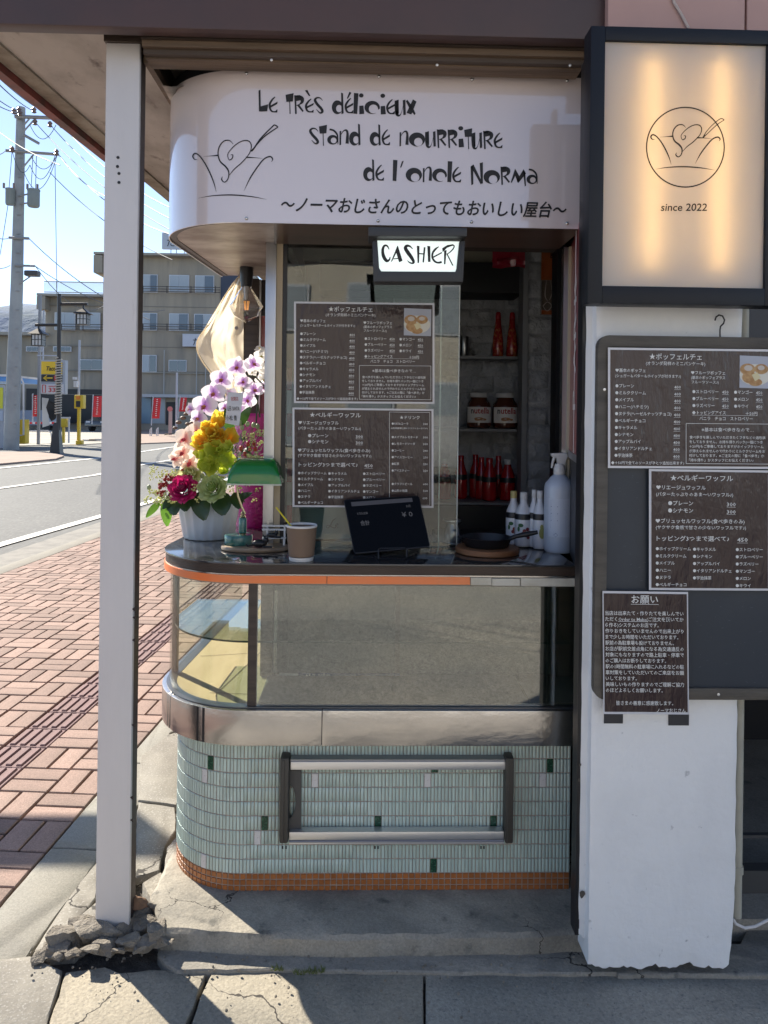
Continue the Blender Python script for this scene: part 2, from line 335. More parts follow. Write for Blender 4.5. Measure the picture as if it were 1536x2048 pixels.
def mb_mesh(name, m, mat):
    me = bpy.data.meshes.new(name); me.from_pydata([tuple(v) for v in m.v], [], m.f)
    for q in (mat if isinstance(mat, (list, tuple)) else [mat]): me.materials.append(q)
    me.polygons.foreach_set('material_index', m.mi); me.polygons.foreach_set('use_smooth', m.sm)
    if any(m.t): a = me.attributes.new('tint', 'FLOAT', 'POINT'); a.data.foreach_set('value', m.t)
    return me
BH = .03
bme = mb_mesh('brick', brick_mesh(CS - .008, CS / 2 - .008, BH), brickm)
tm = brick_mesh(CS - .008, CS - .008, BH - .004)
for i in range(4):
    yy = -.064 + i * .0427; tm.xf(Matrix()); q = brick_mesh(.022, CS - .03, .008, .003).xf(Matrix.Translation((yy, 0, BH - .005))); tm.add(q.v, q.f)
tme = mb_mesh('tactile_tile', tm, tactm)
Rs = Matrix.Rotation(-STR, 4, 'Z')
cells = []
rb = MB(); rt = MB(); cand = []
def proj(P):
    r = Vector((math.cos(YAW), -math.sin(YAW), 0)); f = Vector((math.sin(YAW), math.cos(YAW), 0)); d = P - Vector((0, 0, CAMZ)); z = d.dot(f)
    if z < .1: return (-9999, -9999)
    u, v = F * d.dot(r) / z, -F * d.z / z; c, s = math.cos(ROLL), math.sin(ROLL); return CX + u * c - v * s, CY + u * s + v * c
for i in range(NC):
    for j in range(-12, 190):
        l = LE + (i + .5) * CS; s = .9 + (j + .5) * CS
        if i == 2: items = [('t', l, s, 0)]
        elif (i + j) % 2: items = [('b', l, s - CS / 4, 0), ('b', l, s + CS / 4, 0)]
        else: items = [('b', l - CS / 4, s, 1), ('b', l + CS / 4, s, 1)]
        for k, l_, s_, r in items:
            p = ls(l_, s_, random.uniform(-.002, .002) - .028 + (.0 if s_ < 14 else 0)); x, y = proj(p); vis = (-30 < x < 215 or 268 < x < 350) and 0 < y < 1880
            mw = Matrix.Translation(p) @ Rs @ Matrix.Rotation(rad(90) * r + random.uniform(-.012, .012), 4, 'Z')
            cand.append((0 if vis else 1, s_, k, mw))
cand.sort(key=lambda c: (c[0], c[1])); nb = 0; ntl = 0
for vis, s_, k, mw in cand:
    if k == 'b' and not vis and nb < 300: part_obj('brick', bme, pav, mw); nb += 1
    elif k == 't' and not vis and ntl < 60: part_obj('tactile_tile', tme, pav, mw); ntl += 1
    else:
        q = brick_mesh(CS - .008, CS / 2 - .008, BH) if k == 'b' else tm; (rb if k == 'b' else rt).add([mw @ v for v in q.v], q.f)
stuff(rb.build('bricks_beyond', brickm, pav)); stuff(rt.build('tactile_tiles_beyond', tactm, pav))
# ---- the irregular slabs and the stepped ledge in front of the stall
def jag(px, z, amp=.004, stp=.03, pxl=True):
    P = [gp(x, y, z) for x, y in px] if pxl else [Vector((x, y, z)) for x, y in px]; out = []
    for i in range(len(P)):
        a, b = P[i], P[(i + 1) % len(P)]; n = max(1, int((b - a).length / stp))
        for k in range(n):
            p = a.lerp(b, k / n); q = noise.noise_vector(p * 18) * amp + noise.noise_vector(p * 60) * amp * .6; out.append((p.x + (q.x if k else q.x * .3), p.y + (q.y if k else q.y * .3)))
    ar = sum(out[i][0] * out[(i + 1) % len(out)][1] - out[(i + 1) % len(out)][0] * out[i][1] for i in range(len(out)))
    return out if ar > 0 else out[::-1]
def slab(px, z, th, m, parent, name='slab', amp=.004, pxl=True, bev=.003):
    pl = jag(px, z, amp, pxl=pxl); n = len(pl); cx = sum(p[0] for p in pl) / n; cy = sum(p[1] for p in pl) / n
    mb = MB(); ins = []
    for i, p in enumerate(pl):
        a = pl[i - 1]; b = pl[(i + 1) % n]; dx, dy = b[0] - a[0], b[1] - a[1]; l = math.hypot(dx, dy) or 1; k = bev * random.uniform(.4, 1.8); ins.append((p[0] - dy / l * k, p[1] + dx / l * k))
    mb.add([(p[0], p[1], z - th) for p in pl] + [(p[0], p[1], z - bev) for p in pl] + [(p[0], p[1], z) for p in ins],
        [[i, (i + 1) % n, n + (i + 1) % n, n + i] for i in range(n)] + [[n + i, n + (i + 1) % n, 2 * n + (i + 1) % n, 2 * n + i] for i in range(n)] + [[2 * n + i for i in range(n)]])
    return mb.build(name, m, parent)
fp = MB().add([(-1.3, -1.0, -.012), (12, -1.0, -.012), (12, 3.4, -.012), (-1.3, 3.4, -.012)], [(0, 1, 2, 3)]).build('front_pavement', dirt); setting(fp)
kz = .0
s0 = -2.4
while s0 < 9:
    e = s0 + .6
    pts = [ls(1.0, s0 + .003), ls(LE - .006, s0 + .003), ls(LE - .006, e - .003), ls(1.0, e - .003)]
    slab([(p.x, p.y) for p in pts], .004, .06, kerbcon, fp, 'kerb_stone', .0015, False); s0 = e
smoothc = M('trowelled concrete', (.275, .255, .215), .85, crk=1.8, col2=(.19, .175, .15), vs=5, lo=.38, hi=.66, bump=.5, bs=45, bd=.005, col3=(.40, .38, .34), vs3=160, lo3=.54, hi3=.68)
slab([(-260, 2120), (-120, 1925), (60, 1912), (124, 1940), (112, 1986), (95, 2040), (80, 2110)], .012, .05, smoothc, fp, amp=.006)
slab([(95, 2110), (100, 2040), (118, 1990), (130, 1945), (210, 1934), (240, 1945), (300, 1938), (412, 1945), (395, 1985), (376, 2035), (352, 2110)], .008, .05, slabcon, fp, amp=.006)
slab([(362, 2110), (384, 2045), (402, 1990), (424, 1944), (500, 1943), (846, 1948), (846, 2110)], .009, .05, slabcon, fp, amp=.003)
slab([(851, 2110), (851, 1948), (1190, 1950), (1580, 1952), (1900, 1955), (1900, 2110)], .009, .05, M('grey aggregate', (.36, .335, .28), .9, agg=190, crk=1.2, col2=(.26, .24, .20), vs=2.5, bump=.8, bs=110, col3=(.16, .155, .15), vs3=95, lo3=.56, hi3=.7, bd=.004), fp, amp=.003)
slab([(-1.2, -.95), (6, -.95), (6, 1.60), (-1.2, 1.60)], .004, .05, asphalt, fp, 'tarmac_strip', .003, False)
slab([(315, 1905), (330, 1925), (352, 1941), (560, 1938), (860, 1944), (1238, 1946), (1240, 1886), (800, 1893), (330, 1888)], .018, .05, darkcon, fp, 'gutter_fill', .004)
slab([(1235, 1948), (1236, 1885), (1480, 1888), (1500, 1845), (1600, 1840), (1800, 1850), (1800, 1950)], .02, .05, darkcon, fp, 'gutter_fill', .003)
ZS = .07
ledm = M('old ledge concrete', (.335, .305, .25), .88, crk=3.4, agg=240, col2=(.185, .175, .15), vs=4, lo=.42, hi=.68, bump=.7, bs=50, col3=(.12, .115, .10), vs3=16, lo3=.60, hi3=.72, bd=.006)
led = thing('stone_ledge', (.1, 2.0, 0), 'cracked low concrete ledge under the tiled front of the stall', 'ledge')
slab([(300, 1790), (322, 1860), (470, 1868), (560, 1872), (720, 1873), (905, 1870), (1080, 1868), (1192, 1862), (1196, 1700), (345, 1700)], ZS, .09, ledm, led, 'slab', .006, bev=.009)
# sloping cracked concrete between the pillar and the tiled corner
apr = thing('cracked_apron', (-.75, 2.5, 0), 'sunlit cracked concrete strip between the white pillar and the tiled corner', 'paving')
for q, zz in (([(282, 1512), (335, 1470), (420, 1440), (372, 1560), (352, 1610), (276, 1600)], .012), ([(276, 1604), (350, 1614), (352, 1660), (330, 1690), (318, 1740), (270, 1755), (272, 1680)], .02),
    ([(334, 1694), (360, 1665), (430, 1690), (420, 1760), (345, 1770), (328, 1740)], .045), ([(322, 1744), (342, 1774), (400, 1770), (410, 1800), (322, 1800), (300, 1795), (285, 1765)], .055),
    ([(395, 1380), (560, 1200), (620, 1200), (500, 1400), (425, 1436), (338, 1466)], .01), ([(100, 1905), (160, 1830), (195, 1800), (200, 1730), (262, 1655), (268, 1760), (205, 1850), (150, 1900)], .022), ([(140, 1790), (195, 1722), (192, 1795), (110, 1890), (66, 1905)], .014)):
    slab(q, zz, .08, smoothc if zz != .055 else concrete, apr, 'slab', .005)
rub = thing('rubble', (-.8, 2.02, 0), 'broken concrete chunks piled round the foot of the white pillar', 'rubble')
random.seed(11)
def chunk(cx, cy, Y, r, sc=(1, 1, 1), m=None, nm='chunk'):
    c = at(cx, cy, Y); bm = bmesh.new(); mb = MB(); rot = Matrix.Rotation(random.uniform(-.5, .5), 3, 'Z') @ Matrix.Rotation(random.uniform(-.25, .25), 3, 'X')
    for k in range(15): bm.verts.new(Vector([math.copysign(random.uniform(.45, 1) , random.choice((-1, 1))) if q_ != ax_ else random.uniform(-1, 1) for ax_ in [random.randrange(3)] for q_ in range(3)]))
    bmesh.ops.convex_hull(bm, input=bm.verts); bmesh.ops.delete(bm, geom=[v for v in bm.verts if not v.link_faces], context='VERTS')
    bmesh.ops.triangulate(bm, faces=bm.faces); bmesh.ops.subdivide_edges(bm, edges=bm.edges, cuts=3, use_grid_fill=True); bm.verts.index_update()
    vs = []
    for v in bm.verts:
        p = rot @ Vector((v.co.x * r * sc[0], v.co.y * r * sc[1], v.co.z * r * sc[2] * .8)); w_ = c + p; vs.append(w_ + noise.noise_vector(w_ * 45) * .005 + noise.noise_vector(w_ * 130) * .0025)
    mb.add(vs, [[v.index for v in f.verts] for f in bm.faces]); bm.free(); return mb.build(nm, m or rock, rub)
for a in ((150, 1872, 2.02, .058, (1.1, .9, .8)), (128, 1888, 2.0, .045, (1, 1, .7)), (190, 1870, 2.02, .05, (1.1, .8, .9)), (225, 1866, 2.03, .05, (1, .8, 1)), (262, 1862, 2.04, .045, (1, .9, .9)), (298, 1858, 2.05, .04, (1, .9, 1)), (170, 1850, 2.07, .04, (1.4, .9, .5)), (240, 1845, 2.07, .04, (1.2, .8, .6)),
          (285, 1835, 2.08, .035, (1, .8, .8)), (315, 1868, 2.0, .03, (.9, .9, 1)), (210, 1892, 1.98, .03, (1.3, .9, .7)), (255, 1888, 1.98, .028, (1.1, .8, .8)), (290, 1886, 1.98, .026, (1, .8, .7)), (100, 1903, 1.98, .028, (1.2, 1, .5)), (80, 1915, 1.96, .022, (1, 1, .5)), (330, 1888, 1.97, .02, (1, .8, .6)), (180, 1900, 1.95, .018, (1.4, 1, .5)), (308, 1815, 2.1, .02, (1, .8, .9)), (145, 1905, 1.96, .02, (1.3, 1, .5)), (235, 1902, 1.95, .016, (1.3, 1, .6)), (275, 1900, 1.96, .014, (1, 1, .6)), (118, 1912, 1.95, .014, (1, 1, .6))):
    chunk(*a)
chunk(278, 1806, 2.09, .024, (1.1, .5, .9), M('broken brick', (.22, .13, .08), .9, bump=.8, bs=50), 'brick_fragment')
pm = MB()
random.seed(5)
for k in range(150):
    x = random.uniform(60, 1250); y = random.choice([random.uniform(1900, 1945), random.uniform(1895, 1990), random.uniform(1840, 1900) if x < 330 else random.uniform(1930, 2040)])
    p = gp(x, y, .02); pm.ball(p, random.uniform(.0012, .004), 5, 3)
stuff(tag(pm.build('grit', rock), 'scattered grit and pebbles along the foot of the ledge', 'grit'))
gm = MB(); grass = M('weed', (.10, .13, .03), .7)
for cx, cy in ((622, 1946), (600, 1948), (556, 1940), (640, 1944)):
    for k in range(26):
        b = gp(cx + random.uniform(-12, 12), cy + random.uniform(-3, 3), .015); t = b + Vector((random.uniform(-.01, .01), random.uniform(-.01, .01), random.uniform(.005, .016))); gm.add([b + Vector((-.0015, 0, 0)), b + Vector((.0015, 0, 0)), t], [(0, 1, 2)])
stuff(tag(gm.build('weeds', grass), 'tiny green weeds in the joint below the ledge', 'weeds'))
# ================================================================ canopy, pillar, walls
ZF = 2.352; ZSF = 2.42; LEV = 1.25
can = thing('canopy', (0, 1.95, ZF), 'brown canopy with stained pale soffit over the stall', 'canopy')
def horiz(m, x0, x1, z0, z1, y0, y1): return m.box((x0, y0, z0), (x1, y1, z1))
XL = ls(LEV, 1.93).x
horiz(MB(), XL - .02, .70, ZF, 3.0, 1.925, 1.97).build('fascia', brownmetal, can, bevel=.004)
p0, p1 = ls(LEV, 1.975), ls(LEV, 12)
MB().prism([(p0.x, 1.975), (9, 1.975), (9, 12), (p1.x, 12)], ZSF, 2.75).build('soffit', soffitm, can)
a, b = ls(LEV + .035, 1.93), ls(LEV + .035, 3.02); c, d = ls(LEV + .002, 3.02), ls(LEV + .002, 1.93)
MB().prism([(a.x, a.y), (d.x, d.y), (c.x, c.y), (b.x, b.y)], ZSF - .03, ZSF + .05).build('eave_board', redmetal, can)
a, b = ls(LEV - .002, 1.98), ls(LEV - .002, 8); c, d = ls(LEV - .06, 8), ls(LEV - .06, 1.98)
MB().prism([(a.x, a.y), (d.x, d.y), (c.x, c.y), (b.x, b.y)], ZSF - .008, ZSF + .002).build('eave_trim', M('eave trim', (.36, .33, .27), .8, col2=(.2, .17, .13), vs=8), can)
XP1 = at(287, 100, 2.0).x; XR = at(1168, 110, 2.0).x
for nm, y0, y1, Y, d, m in (('moulding', 78, 87, 1.975, .06, darkwood), ('moulding', 87, 103, 1.985, .06, brownwood), ('moulding', 103, 118, 2.0, .06, M('umber wood', (.085, .06, .045), .6, col2=(.055, .04, .03), vs=5, st=(.4, 5, 6))), ('moulding', 118, 128, 2.02, .06, brownwood)):
    zt, zb = at(700, y0 - .5, Y).z, at(700, y1 - .5, Y).z
    MB().box((XP1, Y, zb), (XR, Y + d, zt)).build(nm, m, can)
scr = MB()
for x, y in ((543, 120), (874, 130), (1140, 131)): scr.lathe([(.004, 0), (.0035, .002), (.001, .003)], at(x, y, 2.0 if x != 999 else 2), 8, rot=Matrix.Rotation(rad(90), 3, 'X'))
scr.build('screw', alu, can)
# side beam running back from the pillar, and crumpled sheet above the sign
MB().box((-.592, 2.06, 2.325), (-.576, 3.5, 2.348)).build('side_beam', brownwood, can)
MB().box((-.600, 2.06, 2.349), (-.586, 3.5, ZSF)).build('side_fillet', darkwood, can)
cs = MB(); n = 16
for i in range(n + 1):
    for j in range(7):
        x = -.575 + .45 * i / n; y = 2.18 + .1 * j; cs.v.append(Vector((x + .01 * noise.noise(Vector((i, j, 0))), y, ZF - .035 + .05 * noise.noise(Vector((i * .7, j * .9, 2))) + .02 * noise.noise(Vector((i * 2.1, j * 2.3, 5)))))); cs.t.append(0)
for i in range(n):
    for j in range(6): cs.f.append([i * 7 + j, i * 7 + j + 1, (i + 1) * 7 + j + 1, (i + 1) * 7 + j]); cs.mi.append(0); cs.sm.append(False)
cs.build('foil_sheet', M('crumpled foil', (.35, .33, .30), .35, metal=.8, col2=(.08, .07, .06), vs=9), can)
pil = thing('white_pillar', at(237, 1830, 2.03), 'white painted square post with a dark side, standing on broken concrete', 'pillar')
PT = at(240, 86, 2.03).z; xa, xb = at(203, 829, 2.03).x, at(271, 829, 2.03).x; pz = -.01
MB().box((xa, 2.03, pz), (xb, 2.045, PT)).build('front_board', paintw, pil, bevel=.003)
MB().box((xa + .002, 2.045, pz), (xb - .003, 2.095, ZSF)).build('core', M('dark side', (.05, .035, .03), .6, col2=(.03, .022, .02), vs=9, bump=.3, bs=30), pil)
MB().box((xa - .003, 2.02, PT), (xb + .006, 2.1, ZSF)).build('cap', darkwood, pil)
hb = MB()
for x, y in ((236, 315), (235, 333), (238, 347), (238, 365)): hb.lathe([(.0042, -.001), (.0042, .0008)], at(x, y, 2.0298), 8, rot=Matrix.Rotation(rad(90), 3, 'X'))
hb.build('nail_hole', black, pil)
chips = MB()
for (x, y, s) in ((268, 1218, 5), (267, 1235, 3), (266, 1280, 3), (263, 1595, 4), (262, 1640, 3), (265, 1450, 3), (206, 500, 0)):
    if s: chips.add([at(x - s * .8, y, 2.0292), at(x + 4, y - s * 1.3, 2.0292), at(x + 4, y + s * 1.6, 2.0292)], [(0, 1, 2)])
chips.build('paint_chip', M('chip', (.03, .02, .018), .8), pil)
# building body and upper storey
bb = thing('shop_building', (2.5, 5, 0), 'two storey shop building behind and above the stall', 'building')
q = [ls(.60, 3.42), (9, 3.42), (9, 12), ls(.60, 12)]
MB().prism([(p[0], p[1]) for p in q], -.02, ZF + .01).build('ground_floor', M('dark wall', (.06, .045, .04), .7), bb)
q = [ls(1.0, 2.1), (9, 2.0), (9, 12), ls(1.0, 12)]
MB().prism([(p[0], p[1]) for p in q], 2.7, 5.4).build('upper_floor', M('upper wall', (.40, .30, .27), .7), bb)
pw = thing('pink_cladding', at(1400, 40, 1.9), 'strip of dusty pink metal cladding above the glowing logo box', 'cladding')
zt = at(1400, 75, 1.9).z; ax, mx_, bx_ = at(1216, 30, 1.9).x, at(1492, 30, 1.9).x, 2.2
pinkm = M('pink cladding', (.50, .31, .27), .55, col2=(.43, .27, .24), vs=2, bump=.1, bs=6)
MB().box((ax, 1.9, zt - .04), (mx_ - .003, 1.93, 3.1)).build('panel', pinkm, pw, bevel=.002)
MB().box((mx_ + .003, 1.9, zt - .04), (bx_, 1.93, 3.1)).build('panel', pinkm, pw, bevel=.002)
MB().tube([at(1340, -30, 1.897), at(1348, 5, 1.895), at(1362, 28, 1.895), at(1377, 56, 1.895)], .0035, 6).build('cable', M('pale cable', (.5, .42, .38), .6), pw)
# white plaster wall with chipped right edge
ww = thing('white_wall', at(1330, 1890, 1.88), 'white plastered wall pier with chipped edges beside the stall', 'wall')
XA = at(1191, 829, 1.88).x; XB = at(1484, 829, 1.88).x
def wallmb(x0, x1, y, z0, z1, jl, jr, seed, nz=90, dep=.12):
    m = MB(); nx = 40; f = []
    for i in range(nz + 1):
        z = z0 + (z1 - z0) * i / nz; k = max(0, 1 - (z - z0) / .25)
        xl = x0 + jl * noise.noise(Vector((seed, z * 14, 0))) + (.5 - 1) * 0 + jl * 1.5 * k * noise.noise(Vector((seed, z * 30, 3)))
        xr = x1 - abs(jr * noise.noise(Vector((seed + 7, z * 9, 0)))) - jr * .6 * max(0, noise.noise(Vector((seed + 3, z * 40, 0)))) - k * k * .012
        for j in range(nx + 1):
            x = xl + (xr - xl) * j / nx; e = min(j, nx - j)
            zz = z + max(0, 1 - i / 4) * (.010 * noise.noise(Vector((x * 25, seed, 1))) + .008 * noise.noise(Vector((x * 90, seed, 2))) + .004 * noise.noise(Vector((x * 260, seed, 3))))
            m.v.append(Vector((x, y + (.004 if e == 0 else 0) + .0012 * noise.noise(Vector((x * 9, z * 9, seed))) + (.006 * k * k if k > .5 else 0) * (noise.noise(Vector((x * 14, z * 20, seed))) + .2), zz))); m.t.append(0)
    W_ = nx + 1
    for i in range(nz):
        for j in range(nx): m.f.append([i * W_ + j, i * W_ + j + 1, (i + 1) * W_ + j + 1, (i + 1) * W_ + j]); m.mi.append(0); m.sm.append(True)
    # returns at both sides
    for col, dx in ((0, .0), (nx, -.0)):
        o = len(m.v)
        for i in range(nz + 1): v = m.v[i * W_ + col]; m.v.append(Vector((v.x, y + dep, v.z))); m.t.append(0)
        for i in range(nz):
            a, b = i * W_ + col, (i + 1) * W_ + col; m.f.append([a, b, o + i + 1, o + i] if col == 0 else [a, o + i, o + i + 1, b]); m.mi.append(0); m.sm.append(False)
    return m
wallmb(XA, XB, 1.88, .045, 2.2, .0015, .006, 3).build('plaster_face', plaster, ww)
XS = at(1170, 829, 1.915).x
wallmb(XS, XA + .012, 1.915, .10, 2.2, .002, .0, 8, dep=.03).build('narrow_pilaster', plaster, ww)
MB().box((at(1172, 829, 2.3).x, 1.93, 0), (XB - .025, 2.3, 2.3)).build('core', M('core', (.3, .3, .3), .8), ww)
# dark crack between the pilaster and the pier
cr = MB()
for y0, y1 in ((1425, 1470), (1483, 1500), (1508, 1535), (1555, 1575), (1700, 1730), (1765, 1780)):
    stroke(cr, [(1179 - (y0 - 1425) * .0125, y0, .6), (1180 - (y0 - 1425) * .0125, (y0 + y1) / 2, 2.4), (1179 - (y0 - 1425) * .0125, y1, .5)], planeP(1.915, .003))
for cx, cy, s in ((1164, 1788, 7), (1158, 1560, 3), (1160, 1530, 3), (1233, 1806, 0)):
    if s: cr.add([at(cx + s * math.cos(t) * random.uniform(.5, 1), cy + s * 1.6 * math.sin(t) * random.uniform(.5, 1), 1.911) for t in [k * .7 for k in range(9)]], [list(range(9))])
cr.build('chipped_paint', M('chip dark', (.10, .085, .07), .9), ww)
bs = MB().box((XS - .008, 1.917, .1), (XS + .002, 1.96, 2.3))
tag(bs.build('door_jamb', black), 'narrow black steel strip between the stall and the white wall', 'jamb')
# doorway at the right edge
dr = thing('doorway', at(1530, 1830, 1.95), 'dark open doorway at the right edge behind the downpipe', 'doorway')
XD = XB + .01
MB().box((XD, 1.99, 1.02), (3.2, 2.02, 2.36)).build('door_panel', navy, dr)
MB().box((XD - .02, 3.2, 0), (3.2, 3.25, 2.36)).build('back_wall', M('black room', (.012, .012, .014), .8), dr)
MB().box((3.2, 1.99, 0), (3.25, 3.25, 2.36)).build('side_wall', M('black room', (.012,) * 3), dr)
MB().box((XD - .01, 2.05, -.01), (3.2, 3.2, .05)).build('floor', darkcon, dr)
MB().box((XD, 2.16, .05), (3.2, 2.2, .115)).build('sill', M('sill', (.06, .06, .06), .6), dr)
MB().box((XD, 2.19, .19), (3.2, 2.205, .2)).build('rail', M('sill', (.06, .06, .06), .6), dr)
pp = thing('downpipe', at(1478, 1840, 1.9), 'beige plastic pipe running down the right edge of the white wall', 'pipe')
pvc = M('beige pvc', (.44, .42, .34), .5, col2=(.36, .34, .28), vs=8)
xp = at(1490, 829, 1.91).x
MB().tube([(xp, 1.92, at(1470, 1838, 1.91).z), (xp, 1.92, 2.2)], .0115, 14).build('pipe', pvc, pp)
MB().tube([(xp, 1.92, at(1470, 1750, 1.91).z), (xp, 1.92, at(1470, 1735, 1.91).z)], .0145, 14).build('clip', pvc, pp)
tag(MB().tube([at(x, y, 1.9) for x, y in ((1466, 1838), (1472, 1848), (1490, 1856), (1510, 1853), (1530, 1843), (1560, 1830))], .0035, 8).build('white_cable', paintw), 'white cable sagging out of the foot of the beige pipe', 'cable')
# ================================================================ the stall: rounded counter with display case and tiled base
def outl(Yf, Xr, Xl, R, Yb, n=22):
    p = [(Xr, Yf), (Xl + R, Yf)]; nn = [(0, -1), (0, -1)]
    for i in range(1, n + 1):
        t = math.pi / 2 * i / n; p.append((Xl + R - R * math.sin(t), Yf + R - R * math.cos(t))); nn.append((-math.sin(t), -math.cos(t)))
    p.append((Xl + (Yb - Yf - R) * math.tan(STR), Yb)); nn.append((-1, 0)); nn[-2] = (-1, 0)
    return p, nn
def band(m, path, z0, z1, th, mi=0, caps=True, tz=0):
    p, nn = path; n = len(p); o = len(m.v)
    vs = []
    for (x, y), (a, b) in zip(p, nn): vs += [(x, y, z0), (x, y, z1), (x - a * th, y - b * th, z1), (x - a * th, y - b * th, z0)]
    fs = []
    for i in range(n - 1):
        for k in range(4):
            q = (k + 1) % 4; fs.append((4 * i + k, 4 * (i + 1) + k, 4 * (i + 1) + q, 4 * i + q)[::-1])
    fs += [(3, 2, 1, 0), (4 * n - 4, 4 * n - 3, 4 * n - 2, 4 * n - 1)]
    m.add(vs, fs, mi, True)
    for k in range(len(m.sm) - len(fs), len(m.sm)): m.sm[k] = (k - (len(m.sm) - len(fs))) % 4 in (0, 2) and k < len(m.sm) - 2
    return m
def subpath(path, s0, s1, step=.02):                 # piece of the outline by arc length
    p, nn = path; P = []; N_ = []; acc = 0
    ds = [0]
    for i in range(len(p) - 1): ds.append(ds[-1] + math.dist(p[i], p[i + 1]))
    def ev(s):
        i = 0
        while i < len(p) - 2 and ds[i + 1] < s: i += 1
        t = (s - ds[i]) / max(1e-9, ds[i + 1] - ds[i]); t = max(0, min(1, t))
        nx = nn[i][0] * (1 - t) + nn[i + 1][0] * t; ny = nn[i][1] * (1 - t) + nn[i + 1][1] * t; l = math.hypot(nx, ny)
        return (p[i][0] + (p[i + 1][0] - p[i][0]) * t, p[i][1] + (p[i + 1][1] - p[i][1]) * t), (nx / l, ny / l)
    n = max(1, math.ceil((s1 - s0) / step)); out = [ev(s0 + (s1 - s0) * i / n) for i in range(n + 1)]
    return [o[0] for o in out], [o[1] for o in out]
def plen(path): return sum(math.dist(path[0][i], path[0][i + 1]) for i in range(len(path[0]) - 1))
stall = thing('display_counter', (0, 2.2, ZS), 'rounded counter with glass display case over a steel band and pale green tiles', 'counter')
XRt = at(1155, 829, 2.13).x
ZC = .988; ZB = .592; ZBb = .496
tp = outl(2.12, XRt, -.600, .29, 2.95)
top = [*tp[0], (-.235, 2.95), (-.235, 2.5), (XRt, 2.5)][::-1]
ctm = M('polished dark counter', (.030, .032, .036), .12, col2=(.045, .043, .042), vs=3, coat=.5, spec=.6)
MB().prism(top, ZC - .006, ZC).build('countertop', ctm, stall, bevel=.002)
band(MB(), outl(2.123, XRt, -.597, .287, 2.95), ZC - .030, ZC - .0065, .2).build('wood_edge', M('edge wood', (.05, .03, .02), .5, col2=(.022, .014, .010), vs=5, bump=.2, bs=30, st=(.6, 2, 6)), stall)
op = outl(2.118, XRt, -.601, .292, 2.95)
s_or = XRt - at(945, 829, 2.118).x; s_j = XRt - at(658, 829, 2.118).x
orange = M('orange plastic', (.92, .21, .05), .45, col2=(.80, .26, .10), vs=3, bump=.05, bs=9); whitep = M('ivory strip', (.62, .60, .52), .5, col2=(.5, .47, .38), vs=12)
for a, b, m, nm, z0, z1 in ((s_or + .001, s_j - .001, orange, 'orange_strip', ZC - .055, ZC - .034), (s_j + .001, plen(op), orange, 'orange_strip', ZC - .055, ZC - .034), (0, .155, whitep, 'white_strip', ZC - .058, ZC - .036), (.158, .235, whitep, 'white_strip', ZC - .057, ZC - .038), (.237, s_or - .001, whitep, 'white_strip', ZC - .056, ZC - .036)):
    band(MB(), subpath(op, a, b), z0, z1, .006).build(nm, m, stall)
band(MB(), outl(2.121, XRt, -.598, .289, 2.95), ZC - .0345, ZC - .0305, .1).build('chrome_line', steel, stall)
band(MB(), outl(2.126, XRt, -.593, .284, 2.95), ZC - .060, ZC - .0345, .05).build('header', M('pale core', (.35, .33, .28), .7), stall)
# case
ZG0, ZG1 = ZB + .004, ZC - .060
gpth = outl(2.122, XRt, -.580, .283, 3.3)
sm_ = XRt - at(511, 829, 2.13).x
band(MB(), subpath(gpth, 0, sm_ - .012), ZG0, ZG1, .005).build('front_pane', caseglass, stall)
arcend = plen(gpth) - (3.3 - 2.122 - .283) / math.cos(STR)
band(MB(), subpath(gpth, sm_ + .012, arcend - .006), ZG0, ZG1, .005).build('curved_pane', curvglass, stall)
band(MB(), subpath(gpth, arcend + .016, plen(gpth)), ZG0, ZG1, .005).build('side_pane', curvglass, stall)
P_, N__ = subpath(gpth, sm_ - .012, sm_ + .012); band(MB(), (P_, N__), ZG0 - .002, ZG1 + .002, .02).build('mullion', darkwood, stall)
P_, N__ = subpath(gpth, arcend - .006, arcend + .014); band(MB(), (P_, N__), ZG0 - .002, ZG1 + .002, .015).build('corner_post', M('dull post', (.12, .10, .085), .5), stall)
# interior of the case
XPn = at(545, 1250, 2.38).x
flr = [*outl(2.132, XRt - .002, -.57, .273, 3.3)[0], (-.30, 3.3), (XPn - .02, 2.55), (XPn - .02, 2.40), (XRt - .002, 2.40)][::-1]
MB().prism(flr, ZB - .004, ZB + .002).build('case_floor', M('pale plywood', (.56, .43, .24), .55, col2=(.48, .36, .19), vs=2.5, st=(6, 1, 1)), stall)
fj = MB()
for q in ([(440, 1380), (520, 1305)], [(400, 1312), (500, 1306)], [(420, 1385), (500, 1388)]):
    a, b = gp(*q[0], ZB + .0035), gp(*q[1], ZB + .0035); d = (b - a).normalized(); nrm = Vector((-d.y, d.x, 0)) * .0012; fj.add([a - nrm, b - nrm, b + nrm, a + nrm], [(0, 1, 2, 3)])
fj.build('floor_joint', M('joint brown', (.12, .08, .05), .8), stall)
gm_ = M('case floor tile', (.24, .215, .18), .5, col2=(.20, .18, .15), vs=3)
MB().prism([(at(1040, 1300, 2.3).x, 2.14), (XRt + .15, 2.16), (XRt + .15, 2.378), (at(1040, 1300, 2.3).x, 2.378)], ZB + .003, ZB + .006).build('floor_panel', gm_, stall)
MB().box((XRt + .15, 2.14, ZB), (XRt + .16, 2.38, ZG1)).build('end_panel', brownwood, stall)
MB().prism([(at(522, 1380, 2.2).x, 2.14), (at(1040, 1300, 2.3).x - .003, 2.14), (at(1040, 1300, 2.3).x - .003, 2.378), (at(522, 1380, 2.2).x, 2.378)], ZB + .003, ZB + .006).build('floor_panel', gm_, stall)
MB().box((XPn + .015, 2.38, ZB), (XRt + .16, 2.40, ZG1 + .02)).build('back_panel', M('grey laminate', (.13, .135, .125), .45, col2=(.10, .105, .10), vs=3), stall)
